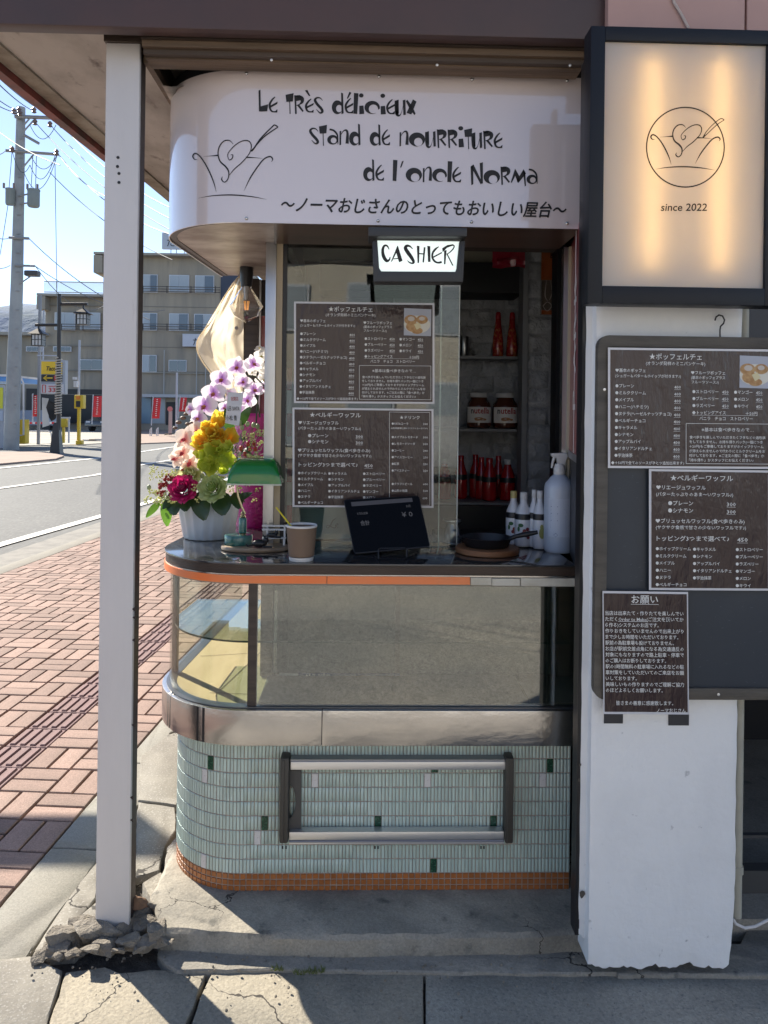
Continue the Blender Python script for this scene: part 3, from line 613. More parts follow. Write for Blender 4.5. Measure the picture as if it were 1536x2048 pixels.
MB().box((at(565, 1200, 2.37).x, 2.372, ZB), (at(578, 1200, 2.37).x, 2.379, ZG1)).build('back_trim', M('laminate trim', (.09, .09, .085), .5), stall)
MB().pbox(790, 1165, 800, 1355, 2.372, .008).build('back_trim', M('laminate trim2', (.10, .085, .07), .5), stall)
MB().pbox(1116, 1165, 1140, 1355, 2.36, .018).build('back_stile', brownwood, stall)
MB().prism([(XPn - .03, 2.36), (XPn, 2.36), (XPn, 3.2), (XPn - .03, 3.2)], ZB, ZG1).build('partition', brownwood, stall)
MB().pbox(521, 1165, 545, 1352, 2.355, .02).build('inner_post', brownwood, stall)
MB().pbox(548, 1180, 554, 1348, 2.34, .004).build('mirror_strip', steel, stall)
MB().pbox(558, 1347, 596, 1359, 2.362, .006).build('track_plate', M('white plate', (.5, .5, .5), .6), stall)
MB().pbox(597, 1347, 800, 1359, 2.362, .006).build('blue_label', M('blue label', (.03, .06, .16), .5), stall)
bl = MB()
pj = planeP(2.362, .001)
for q in ([(612, 1350, 2), (616, 1353, 2), (612, 1357, 2)], [(620, 1348, 1.5), (618, 1357, 2)], [(624, 1350, 2), (629, 1350, 2), (627, 1357, 2)], [(636, 1350, 1.6), (660, 1350, 1.6)], [(640, 1353, 1.6), (656, 1353, 1.6)], [(648, 1347, 1.8), (648, 1358, 1.8)], [(640, 1356, 1.5), (656, 1357, 1.5)]): stroke(bl, q, pj)
bl.build('label_print', paintw, stall)
shp = [*outl(2.145, XRt - .01, -.566, .262, 2.62)[0], (-.33, 2.62), (-.33, 2.372), (XRt - .01, 2.372)][::-1]
zs = at(800, 1287, 2.145).z
MB().prism(shp, zs, zs + .006).build('glass_shelf', glassM('shelf glass', .08, (.82, .90, .86), fr=1.2), stall)
band(MB(), outl(2.1445, XRt - .01, -.5665, .2625, 2.62), zs + .0005, zs + .0055, .0006).build('shelf_edge', M('glass edge', (.02, .045, .035), .15), stall)
# steel band
bp_ = outl(2.098, XRt, -.596, .285, 3.3); sj = XRt - at(651, 829, 2.08).x; sk = plen(bp_) - (3.3 - 2.098 - .285) - .19
for a, b in ((.0, sj - .0008), (sj + .0008, sk), (sk + .006, sk + .016), (sk + .022, plen(bp_))):
    band(MB(), subpath(bp_, a, b), ZBb, ZB, .05).build('steel_band', steel, stall, bevel=.0015)
for tx_, w_ in ((397, .006), (409, .007)):
    best = min((abs(proj(Vector((*subpath(bp_, q * .004, q * .004 + .001)[0][0], .54)))[0] - tx_), q * .004) for q in range(190, 330))[1]
    P_, N__ = subpath(bp_, best, best + w_); band(MB(), ([(p[0] + n[0] * .0008, p[1] + n[1] * .0008) for p, n in zip(P_, N__)], N__), ZBb + .001, ZB - .001, .001).build('joint_strip', black, stall)
band(MB(), outl(2.102, XRt, -.592, .281, 3.3), ZBb + .002, ZB - .002, .02).build('band_core', black, stall)
band(MB(), outl(2.114, XRt, -.584, .27, 3.3), ZB + .0008, ZB + .003, .03).build('sill_rail', M('sill rail', (.20, .20, .20), .3, metal=.8), stall)
# tiled base
TY = 2.155; tpth = outl(TY, XRt, -.545, .22, 3.3)
band(MB(), outl(TY + .0008, XRt, -.5442, .2192, 3.3), .03, ZBb + .004, .05).build('grout_wall', M('grout', (.46, .37, .31), .9, col2=(.36, .29, .25), vs=20, bump=.4, bs=120, col3=(.42, .36, .3), vs3=60), stall)
tilem = M('mint tile', (.55, .655, .585), .22, rnd=.10, col3=(.36, .42, .36), vs3=9, lo3=.60, hi3=.80, col2=(.48, .60, .53), vs=2.2, coat=.3)
orm = M('orange tile', (.40, .135, .035), .3, rnd=.16, coat=.3); grm = M('green glitter tile', (.012, .05, .028), .25, col2=(.04, .14, .08), vs=260, lo=.5, hi=.6, col3=(.55, .7, .55), vs3=300, lo3=.66, hi3=.7)
spm = M('speckled tile', (.68, .66, .64), .3, col2=(.25, .15, .12), vs=130, lo=.6, hi=.66)
def tile(w, h, r, bulge=True):
    m = MB(); prof = [(-w / 2, 0), (-w / 2, -r * .45), (-w / 4, -r * .9), (0, -r), (w / 4, -r * .9), (w / 2, -r * .45), (w / 2, 0)] if bulge else [(-w / 2, 0), (-w / 2, -r * .8), (-w / 2 + .001, -r), (w / 2 - .001, -r), (w / 2, -r * .8), (w / 2, 0)]
    n = len(prof); e = .0014 if bulge else .001
    vs = [(x, y, -h / 2) for x, y in prof] + [(x * .96, y, -h / 2 + e) for x, y in prof] + [(x * .96, y, h / 2 - e) for x, y in prof] + [(x, y * .2, h / 2) for x, y in prof]
    for i in range(n): vs[i] = (vs[i][0], vs[i][1] * .2, vs[i][2])
    m.add(vs, [(k * n + i, k * n + i + 1, (k + 1) * n + i + 1, (k + 1) * n + i) for k in range(3) for i in range(n - 1)], 0, bulge)
    return m
zo0 = at(900, 1745, TY).z; PO = .0168; PZ = .0400; PW = .00985
def cell_px(x, y): return (XRt - at(x, y, TY).x) / PW, (at(x, y, TY).z - zo0) / PZ
special = {}
for x, y, k in ((428, 1522, 'g'), (533, 1646, 'g'), (762, 1646, 'g'), (987, 1646, 'g'), (1100, 1530, 'g'), (873, 1731, 'g'), (875, 1541, 'g'), (417, 1550, 's'), (519, 1674, 's'), (413, 1722, 's'), (635, 1560, 's'), (862, 1559, 's'), (1087, 1558, 's')):
    c, r = cell_px(x, y)
    if x < 500:                                  # on the curve: search the arc for the column under this pixel
        best = 1e9
        for q in range(60, 190):
            (pp_,), (nn_,) = [[v[0]] for v in subpath(tpth, q * PW, q * PW + .001)]
            ux, uy = proj(Vector((pp_[0], pp_[1], at(x, y, 2.17).z)))
            if abs(ux - x) < best and nn_[0] > -.75: best = abs(ux - x); c = q; r = ((CAMZ - (uy - uy) - .0) , 0)[1]
        (pp_,), _n = [[v[0]] for v in subpath(tpth, c * PW, c * PW + .001)]
        r = (at(x, y, pp_[1]).z - zo0) / PZ
    special[(int(c), int(r))] = k
L_ = plen(tpth); mt = mb_mesh('mint_tile', tile(PW - .0017, PZ - .0024, .0030), tilem); ot = mb_mesh('orange_tile', tile(PO - .0026, PO - .0028, .0022, False), orm)
big = {'g': mb_mesh('green_tile', tile(2 * PW - .0016, PZ - .0016, .0028, False), grm), 's': mb_mesh('speckled_tile', tile(2 * PW - .0016, PZ - .0016, .0028, False), spm)}
skip = set()
for (c, r), k in special.items(): skip |= {(c, r), (c + 1, r)}
def tmat(s, z, tw=0):
    (p,), (n_,) = [[v[0]] for v in subpath(tpth, s, s + .0005)]
    return Matrix.Translation((p[0], p[1], z)) @ Matrix.Rotation(math.atan2(n_[1], n_[0]) + math.pi / 2, 4, 'Z') @ Matrix.Rotation(tw, 4, 'Y')
rest = MB(); cnt = 0; tl = []
rows = int((ZBb - zo0) / PZ) + 1
for r in range(rows):
    for c in range(int(min(L_, 1.9) / PW)):
        if (c, r) in skip: continue
        z = zo0 + (r + .5) * PZ; s = (c + .5) * PW
        tl.append((abs(z - .30) * .3 + abs(s - .75), s, z))
tl.sort()
tbase = tile(PW - .0017, PZ - .0024, .0030)
for k, (q, s, z) in enumerate(tl):
    h_ = z + PZ / 2 > ZBb
    mw = tmat(s + random.uniform(-.0003, .0003), z + random.uniform(-.0005, .0005), random.uniform(-.012, .012)) @ Matrix.Translation((0, random.uniform(-.0004, .0004), 0))
    if h_: continue
    if k < 300 + 0: part_obj('mint_tile', mt, stall, mw)
    else: rest.add([mw @ v for v in tbase.v], tbase.f, 0, True)
ph = ZBb - (zo0 + (rows - 1) * PZ)
if ph > .004:
    th_ = tile(PW - .0017, ph - .001, .0030)
    for c in range(int(min(L_, 1.9) / PW)):
        mw = tmat((c + .5) * PW, zo0 + (rows - 1) * PZ + ph / 2); rest.add([mw @ v for v in th_.v], th_.f, 0, True)
for (c, r), k in special.items(): part_obj({'g': 'green_tile', 's': 'speckled_tile'}[k], big[k], stall, tmat((c + 1) * PW, zo0 + (r + .5) * PZ))
stuff(rest.build('mint_tiles', tilem, stall))
ro = MB(); n_o = 0; to_ = tile(PO - .0026, PO - .0028, .0022, False)
for r in range(3):
    for c in range(int(1.9 / PO)):
        mw = tmat((c + .5) * PO, zo0 - (r + .5) * PO + random.uniform(-.0003, .0003), random.uniform(-.02, .02))
        if c * PO < 1.62: part_obj('orange_tile', ot, stall, mw); n_o += 1
        else: ro.add([mw @ v for v in to_.v], to_.f)
stuff(ro.build('orange_tiles', orm, stall))
band(MB(), outl(TY + .002, XRt, -.543, .218, 3.3), .03, zo0 - 3 * PO - .001, .05).build('base_skirt', darkcon, stall)
sc_ = MB()
for x in (565, 572, 750, 756, 962, 968): sc_.add([at(x - 1.4, 1698, TY - .0042), at(x + 1.4, 1698, TY - .0042), at(x + 1.4, 1692, TY - .0042), at(x - 1.4, 1692, TY - .0042)], [(0, 1, 2, 3)])
sc_.build('drain_slot', black, stall)
# ---- fold-up rack on the tiles
rk = thing('folded_rack', at(795, 1690, 2.12), 'folded aluminium shelf rack with brown end caps on the green tiles', 'rack')
MB().pbox(581, 1524, 1012, 1540, 2.118, .03).build('top_rail', alu, rk, bevel=.002)
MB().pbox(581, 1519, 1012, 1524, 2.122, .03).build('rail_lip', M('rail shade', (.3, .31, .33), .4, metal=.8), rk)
MB().pbox(578, 1664, 1008, 1680, 2.118, .03).build('bottom_rail', alu, rk, bevel=.002)
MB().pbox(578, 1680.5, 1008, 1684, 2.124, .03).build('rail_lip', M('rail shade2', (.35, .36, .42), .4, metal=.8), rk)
MB().pbox(578, 1684.5, 1008, 1688, 2.118, .03).build('rail_lip', alu, rk)
for x0, x1 in ((559, 577), (1011, 1028)):
    e = MB().pbox(x0, 1517, x1, 1688, 2.108, .045); e.build('end_cap', bronze, rk, bevel=.006)
    MB().pbox(x0 + 4, 1521, x1 - 9, 1685, 2.105, .005).build('cap_ridge', bronze, rk, bevel=.0015)
br = MB(); P0 = [(580, 1541), (603, 1541), (602, 1663), (577, 1663)] ; arc = [(578 + 13 * math.cos(t), 1603 + 34 * math.sin(t)) for t in [math.pi / 2 - math.pi * i / 12 for i in range(13)]]
pl = [(580, 1541), (603, 1541), (602, 1663), (577, 1663)] + arc[0:]
vs = [at(x, y, 2.135) for x, y in pl]; n = len(vs); br.add(vs + [v + Vector((0, .004, 0)) for v in vs], [list(range(n))[::-1], [n + i for i in range(n)]] + [[i, (i + 1) % n, n + (i + 1) % n, n + i] for i in range(n)])
br.build('bracket_plate', M('bracket', (.07, .068, .065), .45), rk)
# ================================================================ rounded sign over the counter
XRs = at(1161, 829, 2.10).x
spth = outl(2.10, XRs, -.590, .27, 2.95, 30)
zS0, zS1 = at(800, 451, 2.10).z, at(800, 147, 2.10).z
def surf(px, py, off=.0015):
    d = ray(px, py); o = Vector((0, 0, CAMZ)); xc, yc, R = -.590 + .27, 2.37, .27 + off
    t = (2.10 - off) / d.y; p = o + d * t
    if p.x >= xc: return p
    a = d.x ** 2 + d.y ** 2; b = 2 * (d.x * (-xc) + d.y * (-yc)); c_ = xc * xc + yc * yc - R * R; D = b * b - 4 * a * c_
    if D < 0: return o + d * (-b / (2 * a))
    return o + d * ((-b - math.sqrt(D)) / (2 * a))
sg = thing('curved_sign', (0, 2.3, zS0), 'white rounded fascia sign with quirky black French and Japanese lettering', 'sign')
signm = M('sign acrylic', (.71, .625, .615), .30, coat=.9, coatr=.02, cior=1.9, bump=.012, bs=1.2, bd=.02)
band(MB(), subpath(spth, 0, plen(spth), .012), zS0, zS1, .003).build('sign_panel', signm, sg)
cs_ = band(MB(), outl(2.104, XRs, -.586, .266, 2.95), zS0 + .004, zS1 + .03, .02).build('sign_backing', black, sg)
MB().prism([*outl(2.106, XRs, -.584, .264, 2.95)[0], (-.235, 2.95), (-.235, 2.43), (XRs, 2.43)][::-1], zS0 + .006, zS0 + .02).build('underside', M('stained metal underside', (.46, .42, .38), .4, metal=.2, col2=(.22, .17, .14), vs=5, lo=.4, hi=.62, bump=.15, bs=9, st=(1, 1.6, 1)), sg)
MB().prism([(at(548, 480, 2.12).x, 2.112), (XRs, 2.112), (XRs, 2.36), (at(548, 480, 2.36).x, 2.36)][::1], zS0 + .001, zS0 + .0065).build('wood_soffit', M('brown soffit', (.10, .062, .045), .35, col2=(.06, .036, .026), vs=4, st=(.5, 4, 1), coat=.2), sg)
for x, y in ((493, 147), (758, 153), (944, 159), (1134, 161), (493, 437), (756, 442), (943, 444), (1134, 447)):
    p = surf(x, y, 0); q = MB(); nrm = (p - surf(x, y, .003)).normalized(); rt = Vector((0, 0, 1)).rotation_difference(-nrm).to_matrix()
    q.lathe([(.0046, 0), (.0046, .0012), (.0036, .0024), (.0016, .003)], p, 12, rot=rt); q.build('screw', M('screw', (.5, .5, .5), .25, metal=1), sg, bevel=0)
ink = M('black vinyl', (.010, .009, .010), .5)
# quirky display letters, each built from thick and thin strokes
def glyph(m, ch, x0, y0, x1, y1, pj):
    w, h = x1 - x0, y1 - y0; k = min(w, h)
    def P(*q): return [(x0 + a * w, y0 + b * h) + ((c * k,) if c else ()) for a, b, *cc in q for c in [cc[0] if cc else 0]]
    def st(q, sm=True): stroke(m, P(*q), pj, .12 * k, sm)
    def pg(q): poly(m, [(x0 + a * w, y0 + b * h) for a, b in q], pj)
    if ch == 'L': pg([(0, .04), (.2, 0), (.22, .72), (.2, .98), (.04, 1)]); pg([(.18, .76), (1, .66), (.9, .98), (.18, 1)])
    elif ch == 'e': st([(.72, .0, .10), (.38, .2, .2), (.12, .5, .24), (.22, .82, .22), (.5, .95, .16), (.96, .92, .10)]); pg([(.9, .82), (1, .8), (.96, 1), (.6, 1)]); pg([(.12, .58), (1, .30), (.96, .46), (.16, .72)])
    elif ch == 'T': pg([(0, .08), (1, 0), (.92, .4), (.1, .42)]); pg([(.46, .4), (.56, .4), (.62, 1), (.5, 1)])
    elif ch == 'R':
        pg([(0, .03), (.2, .04), (.26, 1), (.1, 1)]); st([(.06, .12, .18), (.42, .10, .30), (.78, .2, .42), (.80, .38, .30), (.55, .5, .12), (.24, .56, .06)]); pg([(.26, .54), (.5, .5), (.98, .84), (.86, .9)])
        pg([(.15, .06), (.6, .02), (.8, .2), (.6, .3), (.2, .34)])
    elif ch == 's': st([(.88, .22, .04), (.66, .06, .10), (.34, .04, .16), (.14, .18, .24), (.34, .42, .26), (.74, .7, .26), (.86, .88, .24), (.62, .96, .14), (.26, .74, .04)])
    elif ch == 'd': ring(m, x0 + .46 * w, y0 + .68 * h, .46 * w, .32 * h, x0 + .62 * w, y0 + .74 * h, .26 * w, pj, iry=.17 * h); pg([(.78, 0), (.95, .04), (1, .96), (.82, 1)])
    elif ch == 'b': pass
    elif ch == 'l': pg([(.1, 0), (1, .02), (.75, 1), (0, .98)])
    elif ch == "'": pg([(.5, .1), (1, 0), (.3, 1), (0, .95)])
    elif ch == 'i': ring(m, x0 + .45 * w, y0 + .10 * h, .42 * w, .10 * h, x0 + .45 * w, y0 + .10 * h, .01, pj); pg([(.08, .6), (.85, .58), (1, .98), (.1, 1)])
    elif ch == 'c': ring(m, x0 + .5 * w, y0 + .5 * h, .5 * w, .5 * h, x0 + .58 * w, y0 + .62 * h, .30 * w, pj, a0=62, a1=372, iry=.34 * h)
    elif ch == 'u': st([(.06, .06, .3), (.08, .5, .34), (.14, .86, .3), (.34, .95, .16), (.56, .78, .05), (.76, .3, .04)]); pg([(.0, .06), (.3, .0), (.32, .8), (.1, .95), (.02, .8)]); pg([(.7, .04), (.96, .0), (1, .9), (.76, .92)])
    elif ch == 'x': pg([(.0, .12), (.14, .02), (.62, .46), (.92, .92), (.8, 1), (.4, .66)]); pg([(.66, 0), (1, .14), (.52, .96), (.06, .86)])
    elif ch == 'a': ring(m, x0 + .48 * w, y0 + .70 * h, .48 * w, .30 * h, x0 + .56 * w, y0 + .74 * h, .25 * w, pj, iry=.18 * h); st([(.2, .06, .16), (.55, .12, .16), (.84, .34, .16), (.93, .62, .10), (.94, .98, .06)])
    elif ch == 'n': pg([(.04, .12), (.22, .1), (.2, .98), (.02, 1)]); st([(.18, .36, .05), (.44, .12, .10), (.74, .06, .2), (.88, .2, .24), (.88, .5, .3), (.84, .9, .34)])
    elif ch == 'o': ring(m, x0 + .5 * w, y0 + .5 * h, .5 * w, .5 * h, x0 + .58 * w, y0 + .68 * h, .26 * w, pj, iry=.26 * w)
    elif ch == 'N': pg([(.02, .2), (.24, .1), (.24, .96), (.08, 1)]); pg([(.04, .18), (.26, .1), (.96, .9), (.82, .96)]); pg([(.74, .04), (1, 0), (1, .92), (.84, .94)])
    elif ch == 'M': pg([(0, .76), (.28, .04), (.5, .55), (.42, .68), (.3, .42), (.06, .8)]); pg([(.28, .02), (.56, .42), (.56, .66), (.44, .78)]); pg([(.40, .66), (.84, .06), (1, .3), (.5, .8)]); pg([(.8, .1), (.95, .2), (1, .94), (.92, 1), (.84, .4)])
def zz(ox, oy, sc): return lambda b: (ox + b[0] / sc, oy + b[1] / sc, ox + b[2] / sc, oy + b[3] / sc)
z1 = zz(500, 160, 4.389); z2 = zz(800, 220, 4.389)
pj = lambda x, y: surf(x, y, .0012)
for word in (
    [('L', z1, (75, 85, 160, 278)), ('e', z1, (163, 148, 242, 285)), ('T', z1, (312, 115, 383, 298)), ('R', z1, (388, 128, 473, 298)), ('e', z1, (482, 165, 560, 285)), ('acg', z1, (482, 88, 530, 140)), ('s', z1, (558, 150, 648, 294)),
     ('d', z1, (718, 110, 822, 300)), ('e', z1, (830, 160, 908, 292)), ('aca', z1, (850, 103, 890, 165)), ('l', z1, (908, 113, 952, 298)), ('i', z1, (955, 117, 1003, 300)), ('c', z1, (1005, 183, 1140, 298)), ('i', z1, (1143, 120, 1193, 303)), ('e', z1, (1195, 170, 1272, 300)), ('u', z1, (1278, 172, 1368, 320)), ('x', z1, (1368, 170, 1462, 308))],
    [('s', z1, (516, 420, 608, 564)), ('T', z1, (605, 393, 676, 578)), ('a', z1, (678, 425, 778, 567)), ('n', z1, (783, 432, 865, 572)), ('d', z1, (870, 383, 970, 575)), ('d', z1, (1050, 388, 1147, 577)), ('e', z1, (1155, 435, 1230, 572)), ('n', z1, (1310, 443, 1390, 583)), ('o', z2, (78, 197, 220, 320)),
     ('u', z2, (228, 185, 315, 333)), ('R', z2, (323, 165, 408, 333)), ('R', z2, (418, 167, 503, 333)), ('i', z2, (510, 142, 562, 328)), ('T', z2, (563, 160, 634, 343)), ('u', z2, (635, 195, 722, 345)), ('R', z2, (730, 178, 817, 343)), ('e', z2, (822, 200, 900, 334))],
    [('d', z1, (993, 695, 1093, 887)), ('e', z1, (1100, 745, 1177, 883)), ('l', z1, (1252, 700, 1295, 888)), ("'", z1, (1317, 708, 1350, 770)), ('o', z2, (50, 507, 193, 632)), ('n', z2, (198, 495, 278, 635)), ('c', z2, (283, 513, 412, 630)), ('l', z2, (415, 448, 460, 635)), ('e', z2, (458, 500, 537, 635)),
     ('N', z2, (617, 458, 728, 660)), ('o', z2, (733, 527, 878, 648)), ('R', z2, (882, 492, 967, 657)), ('M', z2, (972, 510, 1106, 673)), ('a', z2, (1110, 513, 1210, 650))]):
    m = MB(); px_ = None
    for ch, z_, b in word:
        q = z_(b)
        if px_ is not None and q[0] - px_ > 12: m.build('word', ink, sg); m = MB()
        px_ = max(q[2], px_ or 0)
        if ch == 'acg': poly(m, [(q[0], q[1] + 1), (q[0] + 5, q[1] - .5), (q[2], q[3]), (q[2] - 3, q[3])], pj)
        elif ch == 'aca': poly(m, [(q[2] - 4, q[1]), (q[2], q[1] + 2), (q[0] + 2, q[3]), (q[0], q[3] - 1)], pj)
        else: glyph(m, ch, *q, pj)
    m.build('word', ink, sg)
jp = MB()
import unicodedata
for i_, (dx, dy) in enumerate(((0, 0), (.7, 0), (-.7, 0), (0, .6), (0, -.6))):
    text(jp, '～ノーマおじさんのとってもおいしい屋台～', 560 + dx, 0, 34, lambda x, y: surf(x, 421 + dy + (x - 560) * .021 + y, .0010 + i_ * .00012), w=570, slant=.2, res=3)
jp.build('japanese_lettering', ink, sg)
def logo(m, pj, tx, ty, ks, spoon, wk):
    def s(q): stroke(m, [(tx(a), ty(b), c * wk) for a, b, c in q], pj)
    s([(570, 835, 1), (553, 835, 7), (543, 818, 10), (556, 804, 10), (580, 815, 9), (610, 850, 9), (640, 900, 9), (665, 955, 7), (680, 1005, 1)])
    s([(1000, 848, 1), (1008, 834, 8), (992, 820, 10), (955, 835, 9), (915, 880, 9), (875, 935, 8), (840, 1000, 1)])
    s([(605, 820, 1), (650, 817, 4), (692, 814, 11)]); s([(852, 824, 11), (900, 826, 5), (950, 830, 1)])
    s([(778, 757, 2), (758, 738, 7), (725, 740, 8), (698, 768, 8), (690, 806, 8), (702, 845, 10), (735, 873, 12), (752, 900, 9), (748, 935, 7), (728, 953, 7), (711, 940, 8), (716, 924, 2)])
    s([(748, 826, 2), (756, 838, 6), (772, 830, 7), (776, 812, 6), (764, 812, 4)]); s([(750, 832, 5), (748, 805, 5), (785, 765, 6), (830, 740, 7), (868, 740, 8), (884, 765, 7), (872, 805, 6), (830, 850, 7), (785, 885, 6), (753, 920, 3)])
    s([(575, 1036, 1), (660, 1023, 6), (770, 1019, 9), (880, 1027, 7), (972, 1042, 1)])
    for q in spoon: stroke(m, q, pj)
lm = MB(); sx = lambda a: 320 + (120 + (a - 548) * .614) / 1.786; sy = lambda b: 100 + (372 + (b - 808) * .69) / 1.786
logo(lm, pj, sx, sy, 1, [[(502, 302, 4), (507, 298, 3), (522, 276, 2.5), (543, 255, 2.5), (549, 250, 2.5), (556, 254, 2.5)], [(556, 254, 2), (530, 272, 2.5), (513, 290, 2), (503, 302, 3)]], .27)
lm.build('bowl_logo', ink, sg)
# ================================================================ cashier light box
ca = thing('cashier_sign', at(840, 560, 2.04), 'lit black box sign reading CASHIER hung below the curved sign', 'sign')
def cz(x, y): return (730 + x / 6.678, 440 + y / 6.678)
def quadbox(m, pts, Y0, Y1):     # prism between a photo outline at Y0 and its copy at Y1
    a = [at(*p, Y0) for p in pts]; n = len(a); m.add(a + [v + Vector((0, Y1 - Y0, 0)) for v in a], [list(range(n))[::-1], [n + i for i in range(n)]] + [[i, (i + 1) % n, n + (i + 1) % n, n + i] for i in range(n)]); return m
cbm = M('charcoal box', (.035, .038, .042), .5)
quadbox(MB(), [cz(45, 92), cz(1365, 105), cz(1362, 215), cz(48, 212)], 2.0, 2.09).build('hood', cbm, ca, bevel=.002)
quadbox(MB(), [cz(100, 275), cz(165, 268), cz(190, 640), cz(215, 684), cz(1210, 690), cz(1225, 640), cz(1262, 282), cz(1335, 275), cz(1312, 825), cz(120, 822)], 2.03, 2.085).build('frame', cbm, ca, bevel=.002)
quadbox(MB(), [cz(60, 213), cz(1350, 216), cz(1262, 281), cz(165, 268)], 2.036, 2.085).build('inner_bevel', M('grey bevel', (.10, .11, .11), .5), ca)
quadbox(MB(), [cz(165, 269), cz(1262, 283), cz(1225, 640), cz(1210, 689), cz(215, 683), cz(190, 640)], 2.042, 2.07).build('light_panel', M('lit panel', (.8, .85, .82), .4, em=.28, emc=(.84, .97, .92)), ca)
quadbox(MB(), [cz(190, 632), cz(1226, 636), cz(1226, 641), cz(190, 638)], 2.0405, 2.045).build('panel_fold', M('fold', (.55, .6, .58), .4, em=.3, emc=(.8, .9, .86)), ca)
cl_ = MB(); pjc = planeP(2.042, .0015); Z = lambda q: [(cz(a, b)[0], cz(a, b)[1], c / 6.678) for a, b, c in q]
for q in ([(322, 395, 8), (300, 350, 20), (265, 340, 26), (240, 380, 34), (238, 440, 40), (255, 500, 46), (290, 545, 40), (325, 530, 22), (336, 490, 10)],
          [(640, 390, 6), (600, 352, 22), (560, 345, 36), (540, 375, 46), (570, 430, 50), (620, 500, 46), (650, 560, 34), (625, 578, 22), (585, 560, 14), (566, 538, 6)]): stroke(cl_, Z(q), pjc)
for q in ([(432, 345), (440, 345), (502, 545), (455, 565), (418, 440), (360, 555), (346, 556)], [(385, 512), (440, 508), (444, 520), (378, 526)], [(692, 343), (728, 348), (722, 572), (702, 575)], [(785, 362), (808, 366), (788, 568), (768, 565)], [(715, 440), (792, 446), (792, 462), (715, 456)], [(832, 345), (872, 350), (875, 560), (842, 560)],
          [(1030, 378), (1100, 335), (1160, 325), (1190, 340), (1150, 350), (1095, 372), (1038, 430)], [(1056, 410), (1090, 400), (1074, 590), (1056, 592)], [(1085, 450), (1100, 445), (1182, 608), (1165, 610)], [(905, 490), (1028, 425), (1026, 445), (915, 505)]): poly(cl_, [cz(*p) for p in q], pjc)
for q in ([(985, 356, 10), (940, 390, 26), (905, 440, 26), (900, 500, 26), (930, 550, 26), (975, 570, 24), (1025, 560, 30)], [(1160, 330, 20), (1190, 345, 16), (1180, 380, 16), (1140, 425, 14), (1090, 460, 12)]): stroke(cl_, Z(q), pjc)
cl_.build('lettering', ink, ca)
# ================================================================ glowing logo box
LY = 1.77
lb = thing('logo_lightbox', at(1360, 607, LY), 'large dark framed light box glowing warm with a bowl logo', 'light box')
x0i, x1i = at(1208, 330, LY).x, at(1533, 330, LY).x; zt_, zb_ = at(1370, 84, LY).z, at(1370, 574, LY).z
x0o, x1o = at(1179, 330, LY).x, x1i + .05; zto, zbo = at(1370, 56, LY).z, at(1370, 609, LY).z
fm = M('dark frame', (.010, .012, .017), .45, spec=.3)
D0 = LY; D1 = LY + .058
for a, b, c, d in ((x0o, zbo, x0i, zto), (x1i, zbo, x1o, zto), (x0i, zt_, x1i, zto), (x0i, zbo, x1i, zb_)):
    MB().box((a, D0, b), (c, D1, d)).build('frame_side', fm, lb, bevel=.002)
MB().box((x0o + .005, D1 - .004, zbo + .005), (x1o - .005, D1, zto - .005)).build('back', M('box inside', (.75, .74, .7), .7), lb)
pn = bpy.data.materials.new('opal acrylic'); pn.use_nodes = True; N_ = pn.node_tree.nodes; Lk_ = pn.node_tree.links.new; pb = N_['Principled BSDF']; pb.inputs['Base Color'].default_value = (.60, .57, .54, 1); pb.inputs['Roughness'].default_value = .12
tr_ = N_.new('ShaderNodeBsdfTranslucent'); tr_.inputs[0].default_value = (.75, .72, .68, 1); mx = N_.new('ShaderNodeMixShader'); mx.inputs[0].default_value = .35; Lk_(pb.outputs[0], mx.inputs[1]); Lk_(tr_.outputs[0], mx.inputs[2]); Lk_(mx.outputs[0], N_['Material Output'].inputs[0])
MB().box((x0i - .003, LY + .010, zb_ - .003), (x1i + .003, LY + .0115, zt_ + .003)).build('panel', pn, lb)
tube_m = M('lit tube', (1, .8, .5), em=12, emc=(1, .64, .24))
for x in (1296, 1432):
    a = at(x, 330, LY + .036).x; MB().tube([(a, LY + .036, zb_ + .045), (a, LY + .036, zt_ - .03)], .006, 8).build('light_tube', tube_m, lb)
lo = MB(); lz = lambda a: 1140 + a / 3.358; lzy = lambda b: 30 + b / 3.358; pjl = planeP(LY + .010, .0012)
logo(lo, pjl, lz, lzy, 1, [[(1140 + 893 / 3.358, 30 + 825 / 3.358, 3), (1140 + 915 / 3.358, 30 + 785 / 3.358, 1.6), (1140 + 955 / 3.358, 30 + 740 / 3.358, 1.6), (1140 + 1010 / 3.358, 30 + 697 / 3.358, 1.8), (1140 + 1036 / 3.358, 30 + 705 / 3.358, 2)], [(1140 + 1036 / 3.358, 30 + 705 / 3.358, 1.4), (1140 + 990 / 3.358, 30 + 735 / 3.358, 1.6), (1140 + 930 / 3.358, 30 + 790 / 3.358, 1.6), (1140 + 893 / 3.358, 30 + 825 / 3.358, 2)]], .30)
ring(lo, lz(775), lzy(888), 79, 81, lz(775), lzy(888), 76.4, pjl, n=64, iry=78.4)
lo.build('bowl_logo', ink, lb)
tx = MB(); text(tx, 'since 2022', 1321.5, lzy(1315), 21, pjl, w=92, bold=.012, slant=.12, res=3); tx.build('lettering', ink, lb)
